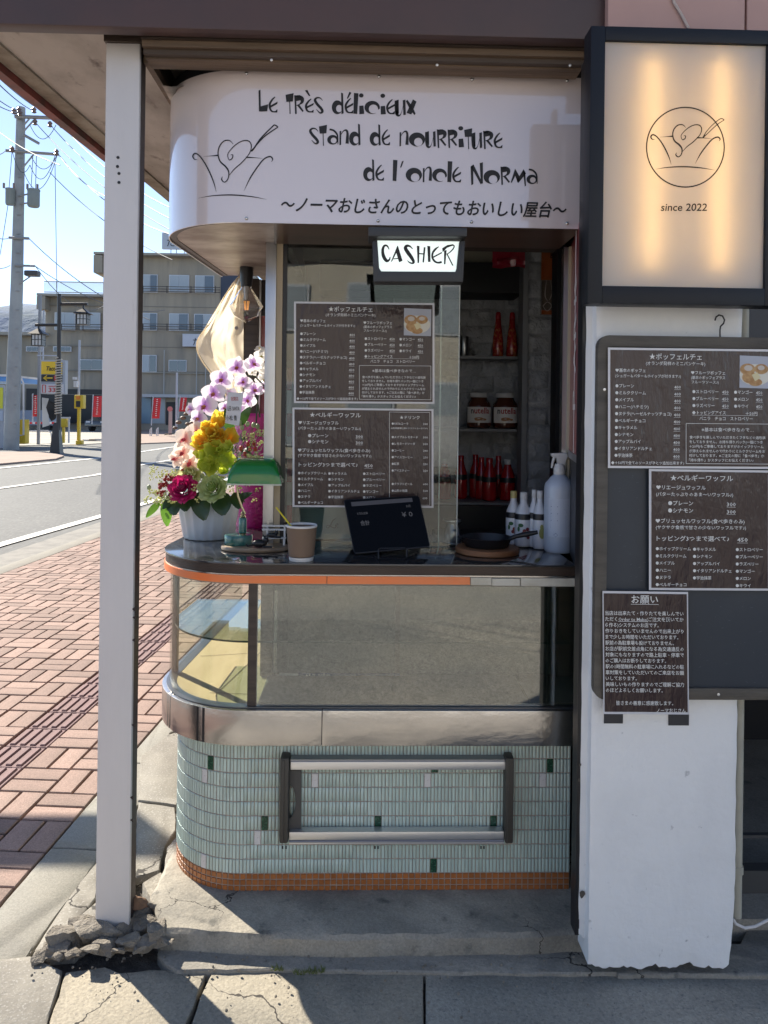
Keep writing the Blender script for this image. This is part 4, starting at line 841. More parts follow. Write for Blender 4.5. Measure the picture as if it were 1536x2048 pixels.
# ================================================================ blackboard and menus
BY = 1.845
bd = thing('blackboard', at(1400, 1404, BY), 'blackboard in a rounded weathered wood frame hung on the white wall', 'blackboard')
xb0, xb1 = at(1192, 1030, BY).x, at(1700, 1030, BY).x; zbt, zbb = at(1400, 673, BY).z, at(1400, 1400, BY).z; fw = .028
def rrect(x0, z0, x1, z1, r, n=6):
    o = []
    for cx, cz_, a0 in ((x1 - r, z0 + r, -90), (x1 - r, z1 - r, 0), (x0 + r, z1 - r, 90), (x0 + r, z0 + r, 180)):
        for i in range(n + 1): t = rad(a0 + 90 * i / n); o.append((cx + r * math.cos(t), cz_ + r * math.sin(t)))
    return o
oo = rrect(xb0, zbb, xb1, zbt, .028); ii = rrect(xb0 + fw, zbb + fw, xb1 - fw, zbt - fw, .004); n = len(oo)
fr_ = MB(); fr_.add([(x, BY, z) for x, z in oo] + [(x, BY, z) for x, z in ii] + [(x, BY + .022, z) for x, z in oo] + [(x, BY + .022, z) for x, z in ii], [(i, (i + 1) % n, n + (i + 1) % n, n + i) for i in range(n)] + [(2 * n + i, 2 * n + (i + 1) % n, (i + 1) % n, i) for i in range(n)] + [(n + i, n + (i + 1) % n, 3 * n + (i + 1) % n, 3 * n + i) for i in range(n)])
fr_.build('frame', greywood, bd, bevel=.0015)
MB().box((xb0 + fw - .002, BY + .010, zbb + fw - .002), (xb1 - fw + .002, BY + .02, zbt - fw + .002)).build('board', M('slate', (.018, .026, .038), .55, col2=(.035, .045, .058), vs=2.5, lo=.5, hi=.8, coat=.25, coatr=.25, bump=.05, bs=30), bd)
for x, y in ((1437, 1389), (1209, 779)):
    MB().lathe([(.0035, -.0005), (.0035, .001), (.001, .0015)], at(x, y, BY), 10, rot=Matrix.Rotation(rad(90), 3, 'X')).build('screw', alu, bd)
dn = MB(); random.seed(3)
for k in range(60):
    x, y = random.choice([(random.uniform(1220, 1295), random.uniform(950, 1170)), (random.uniform(1385, 1530), random.uniform(1195, 1370))]); l = random.uniform(.5, 5)
    stroke(dn, [(x, y, .4), (x + l, y + random.uniform(-1, 1) * l * .5, .5)], planeP(BY + .010, .0006))
stuff(dn.build('chalk_dust', M('chalk', (.11, .125, .15), .9), bd))
hk = MB().tube([at(x, y, 1.862) for x, y in ((1430, 641), (1432, 634), (1438, 630), (1445, 632), (1449, 640), (1447, 647), (1441, 653), (1440, 660), (1440, 676))], .002, 8)
tag(hk.build('wire_hook', black), 'black wire hook from which the blackboard hangs', 'hook')
# ---- menus
menum = M('laminated brown print', (.040, .022, .021), .45, spec=.25, col2=(.03, .016, .016), vs=3, coat=.6, cior=1.5, coatr=.03, bump=.9, bs=9, bd=.012, det=5, st=(1.6, 1, .5))
paper = M('laminate border', (.60, .60, .63), .3, coat=.5); wht = M('white print', (.72, .72, .70), .5)
def panel(name, label, group, rect, Y, skew=0):
    x0, y0, x1, y1 = rect; t = thing(name, at((x0 + x1) / 2, y1, Y), label, 'menu', group); pj = lambda x, y: at(x, y, Y)
    c = [(x0 + skew, y0), (x1 + skew, y0 + (x1 - x0) * .012), (x1, y1 + (x1 - x0) * .006), (x0, y1)]
    def wav(inset, off, nx=14, nz=12):
        vs = []; 
        for j in range(nz + 1):
            for i in range(nx + 1):
                u, v = i / nx, j / nz; u = inset + u * (1 - 2 * inset); v = inset * 1.3 + v * (1 - 2.6 * inset)
                x = (c[0][0] * (1 - u) + c[1][0] * u) * (1 - v) + (c[3][0] * (1 - u) + c[2][0] * u) * v; y = (c[0][1] * (1 - u) + c[1][1] * u) * (1 - v) + (c[3][1] * (1 - u) + c[2][1] * u) * v
                vs.append(at(x, y, Y - off))
        return vs, [(j * (nx + 1) + i, (j + 1) * (nx + 1) + i, (j + 1) * (nx + 1) + i + 1, j * (nx + 1) + i + 1) for j in range(nz) for i in range(nx)]
    v, f = wav(0, 0); v2 = [q + Vector((0, .0008, 0)) for q in v]; m = MB().add(v, f, 0, True); m.add(v2, [q[::-1] for q in f]); m.build('sheet', paper, t)
    v, f = wav(.014, .0006); MB().add(v, f, 0, True).build('print', menum, t)
    def pj2(u, w_):
        x = (c[0][0] * (1 - u) + c[1][0] * u) * (1 - w_) + (c[3][0] * (1 - u) + c[2][0] * u) * w_; y = (c[0][1] * (1 - u) + c[1][1] * u) * (1 - w_) + (c[3][1] * (1 - u) + c[2][1] * u) * w_
        return at(x, y, Y - .0012)
    return t, pj2
TX = []
def setlines(t, pj2, lines, X0, Y0, W, H, unders=(), boxes=()):
    m = MB(); pj = lambda x, y: pj2((x - X0) / W, (y - Y0) / H)
    for s, x, y, em, w_ in lines: text(m, s, x, y, em, pj, w=w_, bold=.008, res=1)
    for x0, x1, y in unders: stroke(m, [(x0, y), (x1, y)], pj, 2.2, False)
    for x0, y0, x1, y1 in boxes:
        for a, b in (((x0, y0), (x1, y0)), ((x1, y0), (x1, y1)), ((x1, y1), (x0, y1)), ((x0, y1), (x0, y0))): stroke(m, [a, b], pj, 3.5, False)
    m.build('lettering', wht, t)
def menuA(label, rect, Y, grp):
    t, pj2 = panel('menu_poster', label, grp, rect, Y)
    L = [('★ポッフェルチェ', 408, 150, 56, 424), ('(オランダ発祥のミニパンケーキ)', 380, 198, 36, 480), ('❤基本のポッフェ', 135, 257, 34, 243), ('(シュガー＆バター＆ホイップが付きます♪)', 133, 300, 30, 530)]
    for i, s in enumerate(('プレーン', 'ミルククリーム', 'メイプル', 'ハニー(ハチミツ)', 'ヌテラ(ヘーゼルナッツチョコ)', 'ベルギーチョコ', 'キャラメル', 'シナモン', 'アップルパイ', 'イタリアンドルチェ', '宇治抹茶')):
        y = 383 + i * 56.6; w_ = (150, 246, 150, 270, 455, 245, 180, 150, 210, 300, 145)[i]; L += [('●' + s, 135 - i * .7, y, 34, w_), ('400', 610 - i, y + 6, 34, 53)]
    L += [('◆＋50円で全てのソースがひとつ追加出来ます♪', 100, 1008, 30, 590), ('❤フルーツポッフェ', 745, 270, 34, 275), ('(基本のポッフェプラス', 745, 308, 30, 275), ('フルーツソース♪)', 748, 345, 30, 220)]
    for i, (a, wa, b, wb) in enumerate((('ストロベリー', 210, 'マンゴー', 148), ('ブルーベリー', 210, 'メロン', 118), ('ラズベリー', 178, 'キウイ', 115))):
        y = 424 + i * 57; L += [('●' + a, 756, y, 34, wa), ('450', 995, y + 2, 34, 52), ('●' + b, 1092, y + 2, 34, wb), ('450', 1268, y + 5, 34, 52)]
    L += [('◆トッピングアイス', 753, 596, 34, 272), ('＋50円', 1185, 600, 34, 95), ('バニラ　チョコ　ストロベリー', 812, 643, 34, 430), ('※基本は食べ歩きなので…', 830, 735, 36, 420)]
    for i, (s, w_) in enumerate((('食べ歩きを楽しんでいただきたくフタなどの過包装', 612), ('をしておりません。お持ち帰りパック(一個につき', 590), ('＋20円)もご準備しておりますがホイップクリーム', 598), ('が添えられませんので代わりにミルククリームをお', 612), ('付けしております。※ご注文の際に「食べ歩き」か', 605), ('「持ち帰り」かスタッフにお伝えください♪', 520))): L.append((s, 733 - i * .8, 795 + i * 37.3, 28, w_))
    un = [(610 - i, 663 - i, 397 + i * 56.6) for i in range(11)] + [(995, 1048, 433 + i * 57) for i in range(3)] + [(1268, 1322, 436 + i * 57) for i in range(3)] + [(753, 1280, 604)]
    setlines(t, pj2, L, 75, 60, 1355, 980, un, [(705, 672, 1395, 1000)])
    ph = lambda x, y: pj2((x - 75) / 1355, (y - 60) / 980) + Vector((0, -.0004, 0))
    f = MB(); poly(f, [(1137, 112), (1400, 120), (1396, 382), (1134, 376)], ph, 0)
    def el(cx, cy, rx, ry, mi, off, n=18):
        f.add([ph(cx + rx * math.cos(k * 2 * math.pi / n) , cy + ry * math.sin(k * 2 * math.pi / n)) + Vector((0, -off, 0)) for k in range(n)], [list(range(n))], mi)
    el(1262, 270, 128, 88, 1, .0003); el(1200, 225, 62, 48, 2, .0005); el(1310, 222, 56, 42, 2, .0006); el(1215, 290, 60, 50, 2, .0007); el(1262, 330, 55, 32, 2, .0008); el(1205, 215, 34, 24, 3, .0009); el(1308, 212, 28, 20, 3, .0010)
    f.add([ph(x, y) + Vector((0, -.0012, 0)) for x, y in ((1232, 270), (1275, 248), (1305, 292), (1258, 322))], [(0, 1, 2, 3)], 4)
    o = f.build('food_picture', [M('tablecloth blue', (.42, .44, .50), .5), M('plate', (.66, .64, .56), .4), M('pancake', (.38, .20, .075), .6, col2=(.55, .35, .16), vs=90), M('sugar', (.58, .52, .46), .7), M('butter', (.68, .60, .36), .5)], t)
def menuB(label, rect, Y, grp, drinks=True):
    t, pj2 = panel('menu_poster', label, grp, rect, Y)
    L = [('★ベルギーワッフル', 232, 1165, 52, 492), ('❤リエージュワッフル', 122, 1236, 40, 388), ('(バターたっぷりのあま～いワッフル♪)', 120, 1288, 36, 605), ('●プレーン', 215, 1360, 42, 196), ('300', 675, 1365, 42, 70), ('●シナモン', 215, 1418, 42, 196), ('300', 675, 1424, 42, 70),
         ('❤ブリュッセルワッフル(食べ歩きのみ)', 117, 1500, 40, 698), ('(サクサク食感で甘さの少ないワッフルです♪)', 118, 1548, 34, 708), ('トッピング3つまで選べて♪', 125, 1640, 46, 568), ('450', 757, 1645, 46, 82)]
    for i, (a, w_) in enumerate((('ホイップクリーム', 275), ('ミルククリーム', 240), ('メイプル', 148), ('ハニー', 118), ('ヌテラ', 118), ('ベルギーチョコ', 240))): L.append(('●' + a, 118, 1716 + i * 56.5, 32, w_))
    for i, (a, w_) in enumerate((('キャラメル', 180), ('シナモン', 150), ('アップルパイ', 210), ('イタリアンドルチェ', 302), ('宇治抹茶', 145))): L.append(('●' + a, 410, 1718 + i * 56.5, 32, w_))
    for i, (a, w_) in enumerate((('ストロベリー', 212), ('ブルーベリー', 212), ('ラズベリー', 178), ('マンゴー', 148), ('メロン', 118), ('キウイ', 118))): L.append(('●' + a, 745, 1718 + i * 57, 32, w_))
    un = [(675, 745, 1372), (675, 745, 1430), (757, 840, 1654)]
    if drinks:
        L += [('★ドリンク', 1100, 1175, 38, 192), ('山形発酵母使用のクラフトコーラです♪', 1015, 1272, 18, 355)]
        for i, (a, w_, p) in enumerate((('YATAコーラ', 160, '300'), ('', 0, ''), ('メイプルレモネード', 252, '300'), ('レモネードソーダ', 226, '300'), ('コーヒー', 120, '200'), ('アイスコーヒー', 200, '250'), ('紅茶', 72, '200'), ('アイスティー', 170, '250'), ('', 0, ''), ('クラフトビール', 200, '600'), ('山形の地酒', 150, '500'))):
            if a: L += [('●' + a, 1022, 1232 + i * 64.5, 28, w_), (p, 1325, 1232 + i * 64.5, 28, 45)]
        L.append(('600', 1320, 1948, 30, 45))
    setlines(t, pj2, L, 65, 1078, 1360, 952, un, [(1000, 1110, 1390, 2005)] if drinks else [(1000, 1110, 1390, 2005)])
GY = 2.38
menuA('brown pancake menu with a food picture, upper one of two taped in the window', (588, 603, 869, 806), GY - .012, None)
menuB('brown waffle and drinks menu, lower one of two in the window behind the tablet', (585, 815, 867, 1014), GY - .012, None)
menuA('brown pancake menu at the top of the blackboard, cut by the picture edge', (1216, 695, 1552, 936), BY - .006, None)
menuB('brown waffle menu in the middle of the blackboard', (1298, 938, 1645, 1180), BY - .003, None)
t, pj2 = panel('notice_sheet', 'portrait brown notice headed in white, taped at the lower left of the blackboard', None, (1207, 1182, 1378, 1428), BY - .007, -2); t['category'] = 'notice'
NL = [('お願い', 348, 96, 52, 150)]
for i, (s, w_) in enumerate((('当店は出来たて・作りたてを楽しんでい', 440), ('ただくOrder to Make(ご注文を頂いてか', 440), ('ら作る)システムのお店です。', 300), ('作りおきをしていませんので出来上がり', 440), ('まで少しお時間をいただいております。', 410), ('駅前の為駐車場も設けておりません。', 385), ('お店が駅前交差点角になる為交通違反の', 440), ('対象にもなりますので路上駐車・停車で', 440), ('のご購入はお断りしております。', 340), ('駅の1時間無料の駐車場に入れるなどの駐', 440), ('車対策をしていただいてのご来店をお願', 440), ('いしております。', 175), ('美味しいもの作りますのでご理解ご協力', 440), ('のほどよろしくお願いします。', 320))): NL.append((s, 200, 165 + i * 33.2, 27, w_))
NL += [('皆さまの善意に感謝致します。', 258, 668, 27, 320), ('ノーマおじさん', 484, 708, 26, 165)]
setlines(t, pj2, NL, 186, 32, 480, 688, [(345, 500, 104), (272, 442, 201)])
for x0, x1 in ((1208, 1246), (1337, 1378)):
    tg = MB().pbox(x0, 1424, x1, 1451 - (4 if x0 < 1300 else 0), BY + .033, .001).build('tape_square', M('black tape', (.035, .035, .04), .5))
    tag(tg, 'black tape square under the %s corner of the notice on the wall' % ('left' if x0 < 1300 else 'right'), 'tape')
# ================================================================ service window and kiosk room
WY = 2.38
capw_ = M('stripe white', (.55, .54, .52), .5)
sw = thing('service_window', at(720, 1103, WY), 'sliding glass service window with steel post above the counter', 'window')
zc, zh = ZC + .0005, at(700, 489, WY).z
def vbar(x0, x1, Y, d, m, nm, par, z0=None, z1=None, bev=0):
    return MB().box((at(x0, 829, Y).x, Y, zc if z0 is None else z0), (at(x1, 829, Y).x, Y + d, zh if z1 is None else z1)).build(nm, m, par, bevel=bev)
vbar(528, 549, WY - .012, .03, brushed, 'steel_post', sw, bev=.002)
vbar(549.5, 562, WY - .006, .03, sandw, 'wood_post', sw)
vbar(562.5, 571, WY - .002, .03, black, 'frame_stile', sw)
vbar(571.5, 916, WY, .005, glass, 'pane', sw)
vbar(879, 881, WY + .012, .006, M('pane edge', (.5, .55, .52), .2), 'pane_edge', sw)
vbar(915.5, 917.5, WY - .001, .007, M('pane edge', (.5, .55, .52), .2), 'pane_edge', sw)
MB().box((at(528, 829, WY).x, WY - .01, zh), (XRt, WY + .05, zS0 + .004)).build('header', darkwood, sw)
vbar(1124, 1134, WY - .02, .03, brushed, 'steel_post', sw)
vbar(1135, 1140, WY - .03, .03, cream, 'cream_trim', sw)
jm = MB(); a, b = at(1140, 829, WY - .02), at(1162, 829, 1.965)
zr0, zr1 = at(1150, 905, 2.2).z, 1.93
def slant(x0f, x1f, z0, z1, off, m, nm, par):
    p, q = a.lerp(b, x0f), a.lerp(b, x1f); d = (b - a).normalized(); nrm = Vector((d.y, -d.x, 0)); nrm = nrm if nrm.x < 0 else -nrm
    v = [p + nrm * off, q + nrm * off]; mb = MB(); mb.add([Vector((v[0].x, v[0].y, z0)), Vector((v[1].x, v[1].y, z0)), Vector((v[1].x, v[1].y, z1)), Vector((v[0].x, v[0].y, z1))] + [Vector((w_.x - nrm.x * .02, w_.y - nrm.y * .02, z_)) for w_, z_ in ((v[0], z0), (v[1], z0), (v[1], z1), (v[0], z1))],
        [(0, 1, 2, 3), (4, 7, 6, 5), (0, 4, 5, 1), (1, 5, 6, 2), (2, 6, 7, 3), (3, 7, 4, 0)]); return mb.build(nm, m, par)
rbn = thing('red_banner', (a + b) / 2, 'dark red banner with white letters on the slanted inner side by the right wall', 'banner')
slant(0, 1, zc, zr0 - .01, 0, black, 'lower_panel', rbn); slant(0, 1, zr0, zr1, .002, M('banner red', (.28, .022, .03), .35, coat=.4), 'banner_sheet', rbn)
slant(0, 1, zr0 - .02, zr0, .006, brushed, 'rail', rbn)
rl = MB(); dd = (b - a).normalized(); nn_ = Vector((dd.y, -dd.x, 0)); nn_ = nn_ if nn_.x < 0 else -nn_
def pjr(u, v): return a.lerp(b, .62) + dd * u + nn_ * .0035 + Vector((0, 0, v - a.z))
for ch, z_ in (('K', 1.72), ('R', 1.62), ('A', 1.52), ('P', 1.42)): text(rl, ch, 0, 0, 1, lambda x, y, z_=z_: pjr(-y * .13 * -1, z_ + x * .12), bold=.02)
rl.build('lettering', wht, rbn)
MB().tube([a.lerp(b, .6) + nn_ * .006 + Vector((0, 0, z_ - a.z)) for z_ in (1.92, 1.6, 1.3, zr0 + .01)], .0012, 5).build('cord', paintw, rbn)
srp = thing('pole_reflection', Vector((at(578, 1000, 2.47).x, 2.47, ZC)), 'red and white stripes standing in for a pole reflected in the window glass', 'pole')  # reflection of a striped pole, built as solid stripes behind the pane
for k in range(7): MB().pbox(574, 735 + k * 46, 583, 780.5 + k * 46, 2.47, .02).build('stripe', M('stripe red', (.42, .03, .035), .5) if k % 2 == 0 else capw_, srp)
km = thing('kiosk_room', (.2, 2.9, 0), 'dark kiosk interior with charcoal stone pattern panels and shelves', 'room')
BYk = 3.32; dk = M('charcoal panel', (.10, .10, .105), .6); xk0, xk1 = at(562, 829, 2.42).x, .86
MB().box((xk0 - .03, BYk + .03, .07), (xk1, BYk + .06, 2.3)).build('back_wall', dk, km)
MB().box((xk0 - .03, WY + .03, .07), (xk0, BYk + .03, 2.3)).build('left_wall', M('inner wall', (.30, .28, .26), .7), km)
MB().box((xk1, 2.2, .07), (xk1 + .03, BYk + .03, 2.3)).build('right_wall', dk, km)
MB().box((xk0, WY + .05, 2.15), (xk1, BYk + .06, 2.18)).build('ceiling', M('grey ceiling', (.60, .58, .52), .8), km)
MB().box((xk0, WY + .03, .05), (xk1, BYk + .03, .07)).build('floor', dk, km)
MB().pbox(560, 497, 1047, 522, 3.2, .05).build('ceiling_strip', M('beige strip', (.45, .42, .35), .7), km)
MB().pbox(640, 523, 1047, 583, 3.1, .2).build('wall_cabinet', M('cabinet black', (.010, .010, .011), .5), km)
MB().pbox(1044, 495, 1054, 1075, 3.02, .08).build('post', M('charcoal trim', (.24, .245, .26), .5), km)
MB().pbox(1112, 490, 1128, 1090, 2.7, .08).build('post', M('black trim', (.008, .009, .012), .5), km)
stonem = M('charcoal stone', (.42, .43, .46), .42, col2=(.32, .33, .35), vs=12, bump=.8, bs=26, bd=.02, coat=.3, coatr=.3, det=4)
random.seed(21)
def stone(x0, y0, x1, y1, Y):
    a_ = at(x0, (y0 + y1) / 2, Y); b_ = at(x1, (y0 + y1) / 2, Y); zt = at((x0 + x1) / 2, y0, Y).z; zb = at((x0 + x1) / 2, y1, Y).z; m = MB(); nx, nz = 7, 5; sd = random.random() * 40
    for j in range(nz + 1):
        for i in range(nx + 1):
            e = i in (0, nx) or j in (0, nz); x = a_.x + (b_.x - a_.x) * i / nx; z = zb + (zt - zb) * j / nz
            m.v.append(Vector((x, Y - (0 if e else .008 + .009 * (noise.noise(Vector((x * 30, z * 30, sd))) + noise.noise(Vector((x * 70, z * 70, sd))) * .6)), z))); m.t.append(0)
    for j in range(nz):
        for i in range(nx): m.f.append([j * (nx + 1) + i, j * (nx + 1) + i + 1, (j + 1) * (nx + 1) + i + 1, (j + 1) * (nx + 1) + i]); m.mi.append(0); m.sm.append(False)
    m.build('stone_tile', stonem, km)
for r in range(13):
    y0 = 584 + r * 33.6
    if y0 > 985: break
    off = -22 if r % 2 else 0
    x = 790 + off
    while x < 1040:
        x0, x1 = max(x, 790), min(x + 44, 1041)
        if x1 - x0 > 8: stone(x0 + .8, y0 + .8, x1 - .8, y0 + 32.8, BYk)
        x += 44
for r in range(14):
    y0 = 488 + r * 36.2
    if r % 2: stone(1056, y0 + 1, 1096, y0 + 35, 3.06); stone(1098.5, y0 + 1, 1111, y0 + 35, 3.06)
    else: stone(1056, y0 + 1, 1111, y0 + 35, 3.06)
MB().pbox(1053, 488, 1112, 1075, 3.065, .05).build('panel_backing', stonem, km)
MB().pbox(785, 580, 1044, 1012, BYk + .002, .02).build('panel_backing', stonem, km)
shm = M('charcoal shelf', (.24, .245, .26), .5)
def shelf(x0, x1, y, Y0, Y1):
    z = at((x0 + x1) / 2, y, Y0).z; MB().box((at(x0, y, Y0).x, Y0, z - .012), (at(x1, y, Y0).x, Y1, z)).build('shelf', shm, km, bevel=.001); return z
zsh1 = shelf(800, 1041, 857, 3.12, BYk); zsh2 = shelf(800, 1041, 1005, 3.05, BYk); zsh0 = shelf(900, 1041, 712, 3.2, BYk)
MB().pbox(700, 1012, 1110, 1100, 3.0, .05).build('lower_cabinet', M('cabinet black', (.01,) * 3), km)
MB().box((at(1105, 1088, 2.5).x - .35, 2.505, .9), (.7, 2.98, ZC - .03)).build('inner_worktop', M('worktop', (.04, .04, .045), .4), km)
# ---------------------------------------------------------------- goods on the shelves
def rt(c): return Matrix.Translation(c)
def bottle_px(name, label, cat, group, x0, x1, yb, yt, Y, prof, mats, z=None, n=20):
    """prof: list of (part, material index, [(r 0..1, h 0..1)...])"""
    c = at((x0 + x1) / 2, yb, Y)
    if z is not None: c.z = z
    R_ = (x1 - x0) / 2 * Y / F; H = (yb - yt) * Y / F; t = thing(name, c, label, cat, group)
    for nm, mm, pr in prof: MB().lathe([(r * R_, h * H) for r, h in pr], c, n).build(nm, mm, t)
    return t, c, R_, H
nut = M('hazelnut glass', (.09, .03, .018), .12, coat=.8); lab = M('label white', (.78, .76, .74), .5); capw = M('white cap', (.62, .62, .62), .4)
for i, (x0, x1) in enumerate(((932, 982), (984, 1035))):
    t, c, R_, H = bottle_px('spread_jar', 'hazelnut spread jar with white lid, %s of the pair on the upper shelf' % ('left' if i == 0 else 'right'), 'jar', 'hazelnut spread jars', x0, x1, 854, 783, 3.18,
        [('glass_body', nut, [(.78, 0), (.92, .03), (.98, .10), (.98, .58), (.92, .70), (.72, .80), (.66, .87)]), ('lid', capw, [(.70, .87), (.72, .88), (.72, .985), (.69, 1)])], None, zsh1 + .001, 28)
    m = MB(); lp = []
    for k in range(15):
        th = math.pi * (1.10 + .80 * k / 14); lp.append((math.cos(th), math.sin(th)))
    r_ = R_ * .995
    m.add([(c.x + a_ * r_, c.y + b_ * r_, c.z + H * .16) for a_, b_ in lp] + [(c.x + a_ * r_, c.y + b_ * r_, c.z + H * .60) for a_, b_ in lp], [(k, k + 1, 16 + k, 15 + k) for k in range(14)], 0, True); m.build('label', lab, t)
    def pjb(x, y, c=c, r_=r_): th = -math.pi / 2 + x / r_; rr = r_ + .0012; return Vector((c.x + math.cos(th) * rr, c.y + math.sin(th) * rr, c.z + y))
    w_ = R_ * 1.55
    q = MB(); text(q, 'n', -w_ / 2, 0, 1, lambda x, y: pjb(x, H * .44 - y * .034), w=None) if 0 else text(q, 'n', 0, 0, .034, lambda x, y: pjb(-w_ / 2 + x, H * .42 - y), w=w_ * .15, bold=.02); q.build('lettering', ink, t)
    q = MB(); text(q, 'utella', 0, 0, .034, lambda x, y: pjb(-w_ / 2 + w_ * .18 + x, H * .42 - y), w=w_ * .82, bold=.02); q.build('lettering', M('label red', (.42, .02, .02), .5), t)
    q = MB(); 
    for cx, cy, rx, ry in ((-.006, .27, .020, .006), (.010, .25, .016, .005), (-.012, .24, .012, .004)): q.add([pjb(cx + rx * math.cos(k * .52), H * cy + ry * math.sin(k * .52)) for k in range(12)], [list(range(12))])
    q.build('bread_picture', M('bread', (.42, .2, .08), .6), t)
redg = M('red syrup', (.42, .012, .015), .1, coat=.7); blk = M('band black', (.012, .012, .016), .4); drk = M('dark brown glass', (.05, .015, .015), .15)
bp1 = [(.80, 0), (.95, .02), (1, .06), (1, .50), (.90, .62), (.52, .80), (.42, .88)]
for x0, x1, yt, Y, cap, lb_ in ((874, 902, 923, 3.16, 'w', 'leftmost red syrup bottle with white cap, seen through the window glass'), (908, 934, 918, 3.20, 'r', 'second red syrup bottle from the left, just right of the glass edge'), (938, 962, 918, 3.24, 'r', 'red syrup bottle at the left of the shelf cluster'), (950, 974, 920, 3.18, 'r', 'red syrup bottle second in the shelf cluster'),
    (963, 993, 919, 3.13, 'r', 'red syrup bottle standing frontmost in the shelf cluster'), (984, 1008, 920, 3.24, 'r', 'red syrup bottle half hidden behind the white capped one'), (999, 1030, 922, 3.14, 'w', 'rightmost red syrup bottle with a white cap')):
    bottle_px('syrup_bottle', lb_, 'bottle', 'red syrup bottles on the lower shelf', x0, x1, 1004, yt, Y,
        [('glass_body', redg, bp1), ('band', blk, [(1.01, .44), (1.01, .52), (.97, .56)]), ('cap', capw if cap == 'w' else redg, [(.42, .88), (.46, .885), (.46, .99), (.42, 1)])], None, zsh2 + .001)
for i, (x0, x1) in enumerate(((984, 1007), (1012, 1035))):
    bottle_px('sauce_bottle', 'slim red squeeze bottle with gold stripes, %s of two on the top shelf' % ('left' if i == 0 else 'right'), 'bottle', 'red squeeze bottles on the top shelf', x0, x1, 710, 620, 3.26,
        [('body', M('brown sauce', (.36, .02, .02), .2, col2=(.50, .16, .06), vs=60, lo=.5, hi=.6, coat=.6), [(.85, 0), (.98, .03), (1, .2), (.85, .45), (.55, .7), (.45, .85)]), ('cap', M('cap red', (.4, .01, .02), .3), [(.46, .85), (.5, .86), (.42, .98), (.3, 1)])], None, zsh0 + .001)
t, c, R_, H = bottle_px('metal_mug', 'small metal mug on the top shelf left of the red bottles', 'mug', None, 918, 938, 710, 670, 3.26, [('body', brushed, [(.95, 0), (1, .02), (1, .98), (.96, 1), (.9, 1), (.9, .1)])], None, zsh0 + .001)
MB().tube([c + Vector((R_ * .95, 0, H * .85)), c + Vector((R_ * 1.7, 0, H * .75)), c + Vector((R_ * 1.7, 0, H * .35)), c + Vector((R_ * .95, 0, H * .2))], .002, 6).build('handle', brushed, t)
o = MB(); 
for i in range(8):
    for j in range(6):
        o.v.append(at(985 + i * 9.3, 500 + j * 7 + 2 * math.sin(i), 3.0) + Vector((0, .015 * noise.noise(Vector((i * .9, j * .8, 1))), 0))); o.t.append(0)
for i in range(7):
    for j in range(5): o.f.append([i * 6 + j, i * 6 + j + 1, (i + 1) * 6 + j + 1, (i + 1) * 6 + j]); o.mi.append(0); o.sm.append(True)
tag(o.build('red_packet', M('red plastic film', (.30, .01, .03), .15, coat=1)), 'shiny red plastic packet hanging under the kiosk ceiling', 'packet')
ot_ = thing('orange_permit', at(1098, 630, 2.9), 'orange paper permit in clear plastic hanging on the stone panel', 'permit')
MB().pbox(1083, 494, 1114, 560, 2.9, .002).build('paper', M('permit orange', (.55, .13, .02), .6), ot_)
MB().pbox(1083, 561, 1114, 620, 2.902, .002).build('paper', M('permit grey', (.20, .15, .12), .5), ot_)
MB().pbox(1083, 620.5, 1114, 629, 2.9, .002).build('paper', M('permit orange', (.5, .1, .02), .6), ot_)
MB().pbox(1081, 492, 1115, 631, 2.897, .0008).build('sleeve', glassM('sleeve', .12, (1, 1, 1), rough=.15, bump=.4), ot_)
q = MB(); text(q, '許', 1100, 515, 16, planeP(2.899), bold=.02); q.build('lettering', ink, ot_)
q = MB(); pjx = planeP(2.897, .001)
for s_ in ([(1093, 560, .6), (1090, 590, 1.6), (1095, 602, .8)], [(1101, 562, .6), (1104, 585, 1.5), (1099, 600, 1)], [(1086, 612, 1.6), (1095, 604, 1), (1103, 612, 1.6), (1094, 622, 1), (1086, 612, 1)]): stroke(q, s_, pjx)
q.build('film_crease', M('crease', (.5, .45, .42), .3), ot_)
